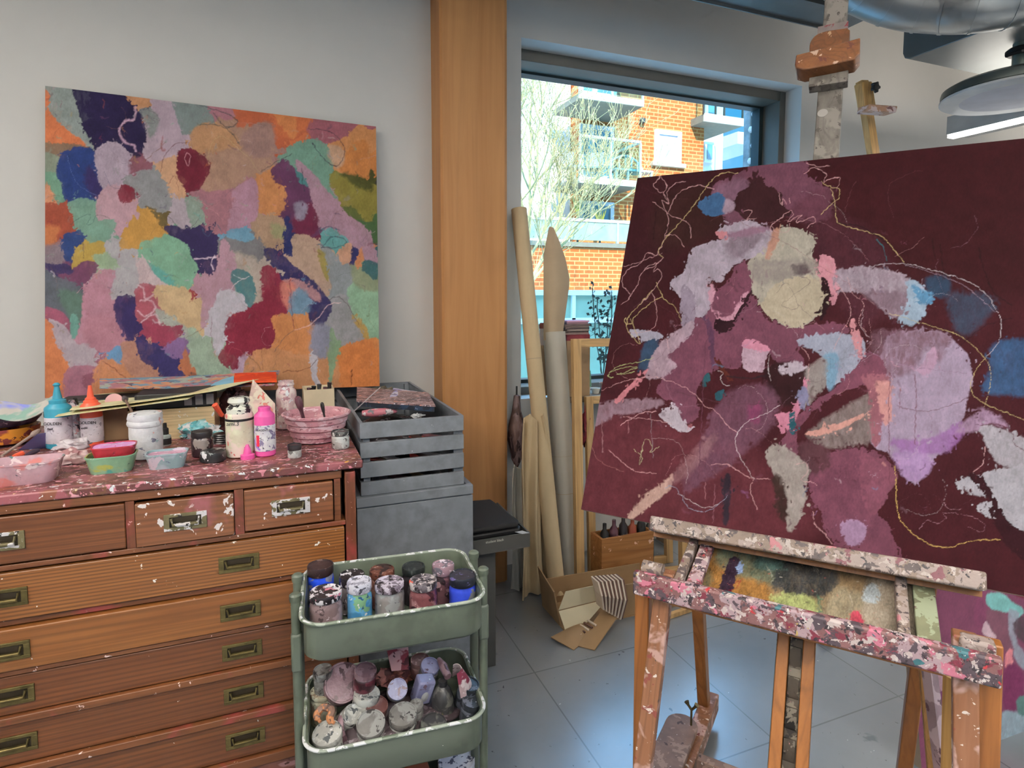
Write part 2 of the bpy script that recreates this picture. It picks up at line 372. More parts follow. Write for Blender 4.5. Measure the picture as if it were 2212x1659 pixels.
LEFT = [  # traced patches: points, colour, (softness)
 ([(60,47),(160,60),(165,170),(215,260),(300,320),(385,375),(200,350),(75,350)],(196,106,48)),
 ([(60,30),(290,50),(300,170),(330,280),(390,385),(300,325),(225,265),(160,190),(155,95)],(128,138,136)),
 ([(295,50),(545,75),(575,150),(640,230),(655,330),(630,420),(575,430),(520,385),(400,365),(330,260),(300,170)],(38,30,66)),
 ([(525,75),(665,88),(650,160),(600,155),(555,130)],(178,125,82)),
 ([(665,90),(770,95),(830,250),(850,330),(800,420),(700,450),(640,420),(660,320),(720,260),(700,190)],(172,150,165)),
 ([(620,180),(690,190),(720,260),(670,330),(650,240)],(120,125,125),20),
 ([(770,93),(905,105),(960,170),(1000,230),(920,300),(850,310),(800,200)],(112,124,124)),
 ([(905,105),(1110,125),(1115,210),(1060,230),(980,170)],(158,105,118)),
 ([(1105,125),(1260,135),(1540,160),(1510,260),(1430,330),(1310,340),(1290,250),(1200,245),(1130,270),(1110,210)],(170,82,38)),
 ([(1260,150),(1480,160),(1500,250),(1430,320),(1340,330),(1300,230)],(192,100,40),25),
 ([(1540,150),(1775,170),(1772,258),(1660,330),(1560,350),(1480,300),(1510,220)],(150,85,98)),
 ([(1775,255),(1790,520),(1640,500),(1600,480),(1570,370),(1680,320)],(196,130,66)),
 ([(1690,380),(1780,350),(1790,530),(1700,520),(1640,480)],(192,118,32),12),
 ([(75,350),(370,370),(240,400),(200,440),(85,410)],(120,95,75)),
 ([(75,400),(210,420),(195,500),(230,580),(250,650),(180,640),(150,580),(80,560)],(118,128,112)),
 ([(80,505),(190,510),(240,650),(180,640),(150,580),(85,560)],(98,142,120)),
 ([(90,560),(160,580),(180,670),(110,680)],(196,130,90)),
 ([(245,390),(330,370),(390,400),(400,500),(430,600),(380,660),(300,665),(240,650),(220,560),(190,510),(205,430)],(34,56,112)),
 ([(360,470),(430,600),(400,650),(340,560)],(50,40,90),14),
 ([(400,380),(480,345),(560,390),(580,460),(560,540),(500,590),(430,590),(400,500),(385,430)],(164,145,162)),
 ([(430,590),(520,570),(600,660),(590,720),(520,800),(450,780),(390,700)],(178,140,152)),
 ([(510,600),(560,560),(600,600),(590,650),(530,655)],(110,25,48)),
 ([(570,440),(640,430),(640,520),(580,545)],(125,75,90),15),
 ([(530,540),(650,490),(720,520),(770,600),(775,690),(700,700),(640,650),(600,590)],(128,128,132)),
 ([(890,290),(980,250),(1080,280),(1140,350),(1200,270),(1250,245),(1300,270),(1310,400),(1250,470),(1200,520),(1100,580),(980,600),(930,580),(960,480),(900,400),(880,340)],(156,120,100)),
 ([(890,290),(980,250),(1080,280),(1130,370),(1000,390),(900,400)],(178,130,86),16),
 ([(1150,300),(1250,245),(1305,270),(1310,400),(1230,430),(1150,380)],(146,112,105),20),
 ([(850,380),(920,400),(980,450),(970,500),(930,590),(880,590),(810,520),(810,430)],(100,22,46)),
 ([(720,450),(800,430),(810,520),(860,600),(830,640),(760,560),(730,500)],(190,145,108)),
 ([(880,600),(1000,600),(1100,580),(1190,530),(1230,580),(1200,680),(1110,790),(1050,790),(1040,740),(940,660)],(150,100,112)),
 ([(1100,585),(1210,540),(1230,640),(1180,740),(1110,800),(1070,800),(1090,680)],(166,122,142)),
 ([(780,640),(850,640),(870,760),(830,790),(790,720)],(165,150,160)),
 ([(860,650),(920,660),(940,740),(880,760)],(125,140,130)),
 ([(1210,510),(1290,540),(1370,600),(1350,700),(1290,730),(1230,690),(1240,580)],(184,120,60)),
 ([(1300,480),(1370,440),(1430,500),(1440,580),(1500,620),(1510,760),(1560,800),(1480,840),(1400,800),(1370,700),(1380,610),(1330,560),(1290,520)],(92,50,84)),
 ([(1400,750),(1500,650),(1530,790),(1450,850)],(98,28,60),14),
 ([(1410,660),(1480,670),(1460,740),(1420,740)],(130,120,140),14),
 ([(1370,380),(1500,330),(1570,360),(1610,450),(1590,560),(1640,650),(1560,600),(1480,540),(1420,440)],(102,142,126)),
 ([(1430,480),(1500,510),(1500,570),(1460,570),(1420,510)],(60,120,122)),
 ([(1580,370),(1660,380),(1670,440),(1620,480)],(190,150,120),14),
 ([(1430,430),(1520,520),(1600,620),(1680,720),(1790,800),(1835,980),(1700,880),(1560,790),(1520,700),(1490,590),(1430,480)],(162,124,142)),
 ([(1600,490),(1680,520),(1800,560),(1810,750),(1700,720),(1640,640),(1595,560)],(124,114,30)),
 ([(1650,505),(1800,545),(1800,600),(1700,560)],(70,72,30),16),
 ([(1660,680),(1720,690),(1760,750),(1700,730)],(80,90,40)),
 ([(80,680),(180,665),(260,700),(280,770),(220,840),(130,930),(95,900)],(140,62,38)),
 ([(90,800),(200,780),(190,860),(110,930)],(170,98,44),18),
 ([(110,900),(220,860),(250,950),(160,1000),(100,980)],(120,105,115),16),
 ([(230,830),(330,800),(320,880),(280,960),(230,940)],(40,62,112)),
 ([(255,650),(380,650),(400,740),(480,740),(490,790),(440,860),(350,850),(290,740)],(105,142,126)),
 ([(290,900),(340,870),(440,860),(430,920),(350,950),(270,990)],(168,138,40)),
 ([(380,930),(460,920),(510,990),(440,1000)],(140,162,130)),
 ([(590,770),(650,690),(700,710),(750,780),(740,830),(640,870),(560,900),(510,860)],(178,130,34)),
 ([(640,680),(700,690),(760,760),(740,800),(700,720)],(92,78,42)),
 ([(740,790),(830,780),(920,840),(1010,930),(1005,1040),(940,1000),(900,900),(800,850)],(50,40,80)),
 ([(630,860),(760,830),(850,870),(900,960),(910,1020),(850,1090),(760,1080),(670,1010),(620,930)],(112,158,132)),
 ([(640,960),(760,1020),(800,1085),(720,1060)],(80,150,142),12),
 ([(600,940),(640,940),(700,1030),(760,1080),(700,1090),(640,1040),(610,990)],(196,172,176)),
 ([(450,850),(490,840),(520,900),(580,930),(610,1020),(600,1130),(540,1140),(460,1150),(490,1060),(510,1000),(480,930),(440,900)],(165,160,165)),
 ([(100,990),(230,1010),(360,950),(410,1000),(330,1060),(240,1060),(200,1020)],(105,60,90)),
 ([(100,975),(240,975),(280,1010),(200,1020)],(60,50,90)),
 ([(100,1010),(220,1040),(330,1110),(330,1200),(300,1350),(260,1350),(230,1200),(110,1200)],(85,90,100)),
 ([(200,1100),(330,1140),(310,1300),(260,1250)],(80,106,96),16),
 ([(270,1230),(310,1250),(300,1360),(270,1340)],(95,145,135)),
 ([(330,1100),(420,1010),(500,1010),(470,1120),(500,1240),(560,1360),(480,1400),(380,1370),(290,1380),(330,1240)],(172,120,138)),
 ([(350,1250),(480,1240),(550,1360),(450,1400),(340,1380)],(165,112,128),30),
 ([(105,1200),(190,1200),(260,1260),(260,1340),(200,1290),(110,1280)],(145,75,100)),
 ([(105,1275),(180,1290),(210,1380),(240,1500),(250,1690),(110,1690)],(192,112,56)),
 ([(160,1260),(240,1300),(330,1420),(420,1510),(330,1560),(250,1500),(200,1380)],(170,155,165)),
 ([(250,1510),(440,1510),(460,1590),(330,1690),(240,1690)],(152,98,118)),
 ([(330,1540),(440,1530),(450,1600),(350,1620)],(130,75,95)),
 ([(420,1460),(560,1500),(740,1570),(760,1690),(380,1690)],(192,126,80)),
 ([(500,1150),(590,1140),(600,1260),(590,1370),(540,1360),(500,1260)],(52,42,88)),
 ([(600,1090),(700,1080),(720,1180),(720,1280),(640,1270),(600,1200)],(150,72,88)),
 ([(700,1080),(860,1100),(900,1180),(950,1250),(930,1320),(850,1300),(730,1200)],(192,162,118)),
 ([(710,1200),(850,1290),(900,1330),(800,1320),(720,1270)],(155,160,150),10),
 ([(1060,830),(1190,830),(1260,880),(1250,950),(1150,960),(1080,900)],(110,108,112)),
 ([(1100,910),(1220,950),(1230,1040),(1250,1150),(1190,1180),(1120,1000)],(165,150,140),18),
 ([(1040,850),(1090,880),(1110,1020),(1040,1100),(990,1200),(960,1300),(930,1290),(940,1180),(940,1090),(1010,1000)],(170,130,146)),
 ([(1060,810),(1130,790),(1200,820),(1200,850),(1100,850)],(95,142,168)),
 ([(1190,760),(1300,720),(1370,760),(1370,850),(1300,880),(1230,840)],(155,125,100)),
 ([(1290,760),(1370,790),(1360,840),(1300,830)],(140,135,95),12),
 ([(1360,740),(1390,740),(1400,860),(1420,930),(1370,930),(1360,830)],(40,45,92)),
 ([(1240,1000),(1300,980),(1350,1060),(1370,1200),(1330,1280),(1300,1370),(1250,1390),(1180,1410),(1130,1500),(1080,1510),(1020,1450),(1080,1370),(1050,1330),(1070,1240),(1200,1180),(1250,1150)],(120,28,55)),
 ([(1400,840),(1470,820),(1540,880),(1590,1000),(1590,1130),(1540,1120),(1490,1040),(1420,990)],(172,142,122)),
 ([(1250,900),(1310,900),(1390,960),(1500,1050),(1560,1120),(1600,1190),(1560,1280),(1500,1270),(1480,1180),(1540,1180),(1500,1080),(1400,1040),(1300,980)],(48,42,86)),
 ([(1350,1060),(1430,1050),(1530,1120),(1540,1170),(1420,1100)],(165,120,125),10),
 ([(1540,870),(1600,900),(1700,1010),(1710,1110),(1680,1180),(1610,1130),(1580,1000)],(130,135,140)),
 ([(1530,900),(1570,930),(1590,1030),(1570,1060)],(140,125,50)),
 ([(1545,840),(1590,785),(1685,850),(1640,890),(1570,885)],(85,146,146)),
 ([(1700,1070),(1840,1080),(1860,1390),(1780,1350),(1700,1200)],(132,168,138)),
 ([(1720,960),(1830,980),(1840,1110),(1720,1080)],(130,138,108),16),
 ([(1640,900),(1700,870),(1700,950),(1660,980)],(192,142,112)),
 ([(1760,880),(1760,950),(1740,1000),(1730,950)],(190,120,70)),
 ([(1700,900),(1745,900),(1710,980)],(45,45,92)),
 ([(1770,950),(1835,970),(1835,1050),(1760,1010)],(45,90,96)),
 ([(1770,770),(1820,770),(1820,815)],(60,90,52)),
 ([(1610,1140),(1680,1140),(1720,1270),(1775,1360),(1700,1390),(1640,1380),(1600,1260)],(140,138,142)),
 ([(1700,1230),(1760,1260),(1790,1350),(1760,1340)],(165,130,50)),
 ([(1110,1000),(1180,1020),(1220,1100),(1200,1190),(1150,1170),(1090,1060)],(60,106,112)),
 ([(1020,1130),(1080,1105),(1150,1130),(1170,1200),(1080,1240),(1050,1330),(1060,1380),(1010,1440),(985,1300),(1000,1200)],(188,182,192)),
 ([(1140,1450),(1190,1450),(1190,1540),(1130,1540)],(178,152,174),14),
 ([(1340,1080),(1410,1070),(1420,1170),(1370,1200)],(192,112,98),18),
 ([(1400,1110),(1470,1110),(1490,1200),(1420,1250),(1390,1200)],(100,132,156),18),
 ([(1300,1240),(1450,1230),(1510,1320),(1500,1440),(1380,1460),(1300,1440),(1320,1330)],(190,122,58)),
 ([(1200,1420),(1500,1440),(1660,1500),(1650,1700),(1180,1700)],(186,128,78)),
 ([(1500,1290),(1600,1300),(1600,1440),(1500,1430)],(132,132,152),18),
 ([(1650,1395),(1870,1375),(1880,1700),(1680,1700),(1640,1500)],(204,118,24)),
 ([(1490,1435),(1530,1440),(1530,1540),(1550,1610),(1510,1590),(1495,1500)],(196,190,200)),
 ([(1600,1300),(1640,1400),(1610,1520),(1590,1620),(1585,1480)],(120,146,112)),
 ([(870,1300),(930,1330),(990,1440),(1090,1530),(1060,1590),(940,1580),(900,1480),(870,1400)],(146,166,146)),
 ([(770,1370),(850,1350),(860,1430),(800,1460),(765,1430)],(120,90,136)),
 ([(640,1260),(760,1290),(840,1290),(830,1340),(750,1380),(650,1330)],(136,50,76)),
 ([(520,1380),(600,1380),(640,1460),(700,1520),(740,1560),(600,1560),(530,1480)],(172,122,102)),
 ([(600,1370),(680,1380),(760,1440),(830,1510),(860,1590),(770,1580),(700,1500),(640,1480)],(55,48,96)),
 ([(480,1410),(510,1390),(530,1440),(510,1480),(480,1450)],(95,142,182)),
 ([(850,1400),(890,1500),(900,1580),(860,1580),(840,1460)],(172,102,62)),
 ([(885,1110),(900,1110),(895,1160),(880,1160)],(130,30,45)),
 ([(1315,210),(1400,200),(1430,290),(1410,330),(1370,300)],(200,120,50),6),
]
LEFTL = [
 ([(600,170),(590,230),(545,240),(515,290),(540,345),(590,365),(600,395)],(205,165,190),16),
 ([(740,320),(730,380),(750,390)],(130,40,40),14),
 ([(640,180),(700,200),(720,240),(660,210),(700,250),(650,250)],(70,75,80),4),
 ([(930,160),(1000,180),(1080,210),(1120,250),(1060,270),(1000,200)],(60,60,65),8),
 ([(930,260),(1010,260),(1080,290),(1130,360)],(70,70,70),8),
 ([(970,430),(990,350),(1050,320),(1120,380),(1180,430),(1230,500)],(190,165,110),3),
 ([(730,500),(740,430),(800,360),(870,350)],(90,30,40),5),
 ([(860,400),(850,430),(865,470),(880,420),(860,400)],(205,150,160),6),
 ([(640,450),(720,380),(750,350)],(110,70,50),5),
 ([(1480,280),(1580,290),(1640,330),(1670,400),(1630,470),(1570,440),(1500,350)],(50,35,60),7),
 ([(1240,500),(1320,450),(1400,410)],(60,55,60),6),
 ([(1450,480),(1455,560),(1465,600)],(40,45,60),8),
 ([(1550,890),(1610,830),(1680,860),(1620,890),(1560,885)],(25,50,70),9),
 ([(1610,845),(1612,880)],(25,50,70),6),
 ([(1540,800),(1590,780),(1640,800)],(40,60,90),7),
 ([(900,945),(1010,940)],(225,200,215),9),
 ([(1005,930),(985,970),(1000,1000)],(225,200,215),9),
 ([(1090,1100),(1130,1060),(1180,1035)],(225,200,210),6),
 ([(1100,1030),(1150,1050)],(190,190,200),5),
 ([(610,1080),(640,1100),(650,1150),(690,1130)],(215,180,190),12),
 ([(620,1160),(680,1160),(700,1200),(650,1240),(610,1210)],(215,180,190),12),
 ([(630,1270),(690,1230),(715,1250),(720,1280)],(215,180,190),11),
 ([(1410,1310),(1480,1290),(1540,1240),(1590,1180),(1650,1170)],(220,180,180),7),
 ([(1580,1160),(1640,1140),(1690,1190),(1740,1280)],(70,60,60),6),
 ([(1390,1050),(1395,1180),(1410,1300)],(100,30,50),6),
 ([(1410,1310),(1350,1360),(1310,1420)],(90,80,80),5),
 ([(1355,1530),(1380,1520),(1430,1520),(1490,1500),(1530,1460)],(100,50,25),6),
 ([(1705,1515),(1703,1590)],(90,40,20),9),
 ([(1245,1400),(1250,1520)],(120,70,50),4),
 ([(1150,1420),(1200,1460),(1240,1510)],(90,70,60),5),
 ([(430,1470),(480,1500),(540,1550),(600,1580)],(110,50,40),6),
 ([(330,860),(335,940)],(60,50,60),6),
 ([(270,770),(320,730),(370,720),(350,770),(380,760),(400,720),(470,740)],(50,70,75),4),
 ([(440,500),(470,570),(520,590)],(90,85,120),4),
 ([(250,420),(270,500),(300,560),(340,590),(400,620)],(90,110,160),3),
 ([(900,640),(1000,700),(1050,750)],(190,130,140),3),
 ([(770,730),(830,790),(900,770),(930,720)],(90,80,90),4),
 ([(940,790),(970,830),(1010,770),(1040,810)],(60,90,110),5),
 ([(990,1240),(985,1340),(1000,1420)],(120,60,80),4),
 ([(860,1350),(930,1310),(960,1290)],(110,90,80),4),
 ([(300,1120),(360,1060),(440,1010)],(190,140,150),5),
 ([(860,1560),(900,1540),(950,1560),(880,1530),(930,1580)],(50,50,60),12),
 ([(770,560),(800,520),(820,600)],(120,50,40),5),
 ([(1170,1440),(1100,1400),(1070,1440)],(150,60,80),4),
]
RIGHT = [
 ([(180,150),(700,90),(1700,-20),(1700,600),(900,500),(250,700),(120,900)],(62,20,27),120,0,.75),
 ([(230,150),(520,140),(600,330),(430,430),(330,560),(250,700),(150,800),(190,420)],(66,28,36),90,0,.8),
 ([(300,260),(480,200),(560,330),(420,430),(300,420)],(62,34,32),50,.2,.8),
 ([(860,300),(1100,380),(1160,600),(1050,720),(900,500)],(84,42,56),50,.3,.7),
 ([(20,1390),(60,1050),(300,1050),(600,1150),(900,1450),(600,1520),(300,1450)],(108,50,62),90,.2,.8),
 ([(520,200),(620,145),(680,115),(840,112),(860,170),(945,220),(930,280),(860,312),(760,300),(730,230),(690,200),(660,160),(600,220),(590,290),(540,280),(500,240)],(112,68,88)),
 ([(500,240),(560,190),(620,180),(640,210),(590,270),(540,285)],(124,88,110),14),
 ([(860,230),(940,215),(950,270),(920,330),(780,320)],(102,58,76),16),
 ([(650,150),(700,200),(735,215),(760,260),(770,290),(800,300),(760,330),(640,330),(575,290),(600,230),(640,210)],(62,30,36)),
 ([(545,300),(600,300),(620,340),(570,345)],(112,70,90)),
 ([(450,275),(500,235),(545,235),(570,290),(535,312),(490,312)],(58,98,140)),
 ([(545,290),(560,250),(590,270),(575,300)],(165,140,160),8),
 ([(560,345),(640,335),(720,370),(760,400),(720,450),(640,470),(560,520),(540,560),(490,560),(500,640),(470,690),(420,680),(400,620),(345,570),(400,520),(420,450),(470,420),(540,400),(520,380)],(178,164,182),0,.15),
 ([(560,400),(660,375),(700,400),(640,440),(600,470),(560,460)],(104,84,98),20,.4,.8),
 ([(540,385),(620,365),(700,355),(700,375),(600,395)],(140,105,128),10),
 ([(520,380),(530,370),(560,380),(540,400)],(200,130,140)),
 ([(630,485),(650,520),(650,600),(700,690),(760,720),(880,715),(970,705),(1000,740),(900,760),(820,800),(840,850),(760,870),(700,800),(620,790),(610,870),(540,870),(480,900),(450,960),(460,1040),(400,1070),(370,1010),(300,960),(330,870),(370,800),(430,700),(480,690),(520,600),(570,540),(600,495)],(118,68,90)),
 ([(490,560),(520,600),(500,650),(530,690),(560,720),(600,680),(625,640),(640,590),(620,600),(580,670),(530,680),(500,640)],(206,150,172),5),
 ([(520,690),(580,690),(650,580),(640,620),(590,700),(565,735),(520,740)],(52,24,34)),
 ([(395,580),(430,590),(440,680),(420,760),(400,740)],(150,135,155)),
 ([(470,690),(500,700),(515,830),(505,860),(490,760)],(92,58,86),4),
 ([(740,370),(830,360),(885,410),(870,470),(890,520),(910,560),(918,640),(870,700),(790,728),(730,700),(680,640),(650,580),(640,480),(700,440)],(178,170,158)),
 ([(650,480),(740,470),(880,480),(890,520),(800,540),(720,560),(660,560)],(148,138,134),22,.4),
 ([(800,500),(850,495),(860,525),(810,530)],(96,84,88),12,.4),
 ([(725,370),(750,370),(735,430),(700,470)],(190,140,120),6),
 ([(700,600),(760,550),(870,540),(915,600),(900,670),(800,727),(740,700),(710,680),(680,640)],(190,176,154)),
 ([(900,460),(950,470),(960,520),(945,560),(960,600),(940,640),(930,580),(900,560)],(206,140,156)),
 ([(905,540),(930,560),(930,650),(900,700),(915,620)],(48,22,30)),
 ([(970,512),(1080,500),(1180,520),(1240,560),(1270,650),(1240,700),(1180,690),(1130,660),(1060,600),(950,580)],(168,152,168),6,.35),
 ([(1060,600),(1140,590),(1220,610),(1180,680),(1120,650)],(120,96,112),16,.4),
 ([(1210,555),(1270,565),(1290,600),(1280,680),(1230,712),(1180,700),(1215,640)],(160,182,206),5),
 ([(1230,570),(1290,590),(1345,565),(1310,620),(1270,640)],(84,142,182),8),
 ([(1290,540),(1370,540),(1370,600),(1310,610)],(50,70,96),16),
 ([(1370,600),(1540,620),(1500,700),(1430,755),(1380,700)],(62,78,102),26,.3,.85),
 ([(1530,785),(1700,775),(1700,965),(1560,970),(1490,960),(1520,880)],(54,88,128),16,.2),
 ([(1140,760),(1200,735),(1330,735),(1420,800),(1455,880),(1445,980),(1410,1080),(1380,1160),(1320,1200),(1260,1295),(1210,1270),(1160,1190),(1090,1150),(1100,1060),(1160,960),(1120,860)],(176,156,184),6,.15),
 ([(1090,740),(1200,730),(1330,735),(1380,770),(1340,850),(1290,800),(1240,880),(1150,900),(1100,830)],(120,86,102),18,.5,.9),
 ([(1230,860),(1290,900),(1330,830),(1310,800),(1250,880)],(190,150,180),8,.3),
 ([(1160,1130),(1300,1128),(1410,1070),(1430,1100),(1380,1170),(1280,1190),(1180,1170)],(158,106,172),12,.2,.9),
 ([(1170,1180),(1300,1190),(1300,1250),(1250,1292),(1200,1260)],(176,140,190),12,.2),
 ([(1400,1100),(1470,1030),(1520,1030),(1590,1090),(1520,1080),(1440,1110)],(172,140,172),14,.4),
 ([(810,770),(900,748),(1000,745),(1060,780),(1060,860),(1000,900),(920,950),(930,860),(880,810)],(162,166,188),4),
 ([(910,840),(960,820),(960,920),(925,950)],(120,160,190),12),
 ([(830,900),(900,840),(930,860),(900,960),(830,1010)],(150,140,140),10,.2),
 ([(700,870),(800,850),(850,900),(820,1000),(730,1000),(700,930)],(56,26,32),12),
 ([(860,1100),(1050,980),(1100,1000),(1100,1130),(1000,1160),(900,1160)],(140,128,128),16,.4,.9),
 ([(1060,830),(1120,830),(1145,910),(1080,930),(960,970),(880,1030),(820,1100),(815,1200),(760,1220),(740,1180),(780,1100),(860,1010),(960,940)],(120,68,90)),
 ([(1050,900),(1150,900),(1140,960),(1120,1140),(1090,1140),(1080,960)],(150,92,108),5),
 ([(1100,930),(1155,930),(1160,1050),(1135,1080)],(214,152,150),6),
 ([(620,780),(640,770),(720,800),(705,830),(690,880),(630,880),(615,830)],(196,164,184)),
 ([(610,785),(640,765),(720,800),(700,812),(640,805)],(214,140,168)),
 ([(750,870),(800,850),(850,870),(820,890),(760,895)],(196,180,196),6),
 ([(460,1150),(520,1010),(600,940),(700,930),(750,1000),(700,1120),(600,1200),(430,1320),(400,1300)],(116,76,98),20,.3,.85),
 ([(640,1010),(690,1010),(670,1070),(640,1060)],(130,60,100),16),
 ([(880,1210),(1000,1170),(1100,1180),(1172,1240),(1160,1320),(1110,1400),(1150,1450),(1180,1570),(1080,1560),(950,1510),(900,1400),(860,1320)],(120,68,90)),
 ([(1060,1190),(1172,1240),(1165,1310),(1090,1410),(1050,1300)],(132,76,98),5),
 ([(970,1430),(1060,1440),(1060,1500),(1000,1520)],(170,136,172),5),
 ([(820,1150),(900,1150),(940,1220),(870,1260),(830,1210)],(92,56,66),16),
 ([(700,1190),(740,1150),(850,1220),(850,1300),(820,1440),(780,1460),(770,1330),(740,1280)],(166,156,152),5,.2),
 ([(730,1270),(770,1290),(775,1430),(740,1400)],(64,44,40),10,.3),
 ([(1480,1085),(1540,1090),(1700,1150),(1700,1232),(1560,1222),(1510,1160)],(176,170,182),6,.2),
 ([(1390,1310),(1440,1268),(1700,1235),(1700,1480),(1600,1470),(1560,1440),(1470,1385),(1510,1350)],(182,178,190),4,.12),
 ([(1440,1260),(1500,1278),(1560,1390),(1610,1450),(1700,1500),(1700,1590),(1590,1530),(1530,1420),(1500,1340)],(58,22,32)),
 ([(315,1040),(370,1010),(400,1070),(440,1090),(380,1100)],(198,184,198)),
 ([(80,1015),(160,985),(310,985),(310,1012),(170,1045),(70,1075)],(146,118,134),8,.4),
 ([(200,1412),(260,1330),(330,1290),(360,1255),(350,1310),(280,1370),(220,1418)],(206,168,156),6,.2),
 ([(340,1290),(480,1130),(520,1140),(420,1260)],(150,110,118),16,.5,.7),
 ([(250,800),(290,745),(315,775),(275,870),(235,865)],(52,76,104),10),
 ([(210,735),(300,738),(330,760),(240,770)],(165,160,178)),
 ([(300,800),(370,740),(430,700),(420,760),(350,830),(380,870),(330,900),(260,900)],(176,150,166),4,.2),
 ([(150,985),(240,895),(265,870),(250,910),(200,960),(158,998)],(206,128,140),3),
 ([(740,1045),(790,1030),(830,960),(845,905),(855,950),(820,1050),(790,1090),(755,1112)],(206,130,158),3),
 ([(820,950),(850,940),(855,1000),(825,1010)],(130,130,165),6),
 ([(787,1040),(808,1035),(812,1108),(788,1112)],(36,92,106)),
 ([(515,960),(545,950),(540,985),(515,988)],(36,84,98)),
 ([(545,1280),(570,1270),(565,1430),(545,1430)],(56,44,58),8),
 ([(850,1110),(1000,1060),(1090,1030),(1000,1080),(900,1118)],(220,160,150),4),
 ([(1005,700),(1030,700),(1055,800),(1050,840),(1025,800)],(206,140,150),3),
 ([(480,900),(500,890),(490,930),(470,935)],(40,90,100)),
 ([(515,830),(545,860),(580,920),(540,900)],(96,40,30)),
]
PY_, PP_, PW_ = (196, 176, 120), (206, 160, 165), (200, 190, 196)
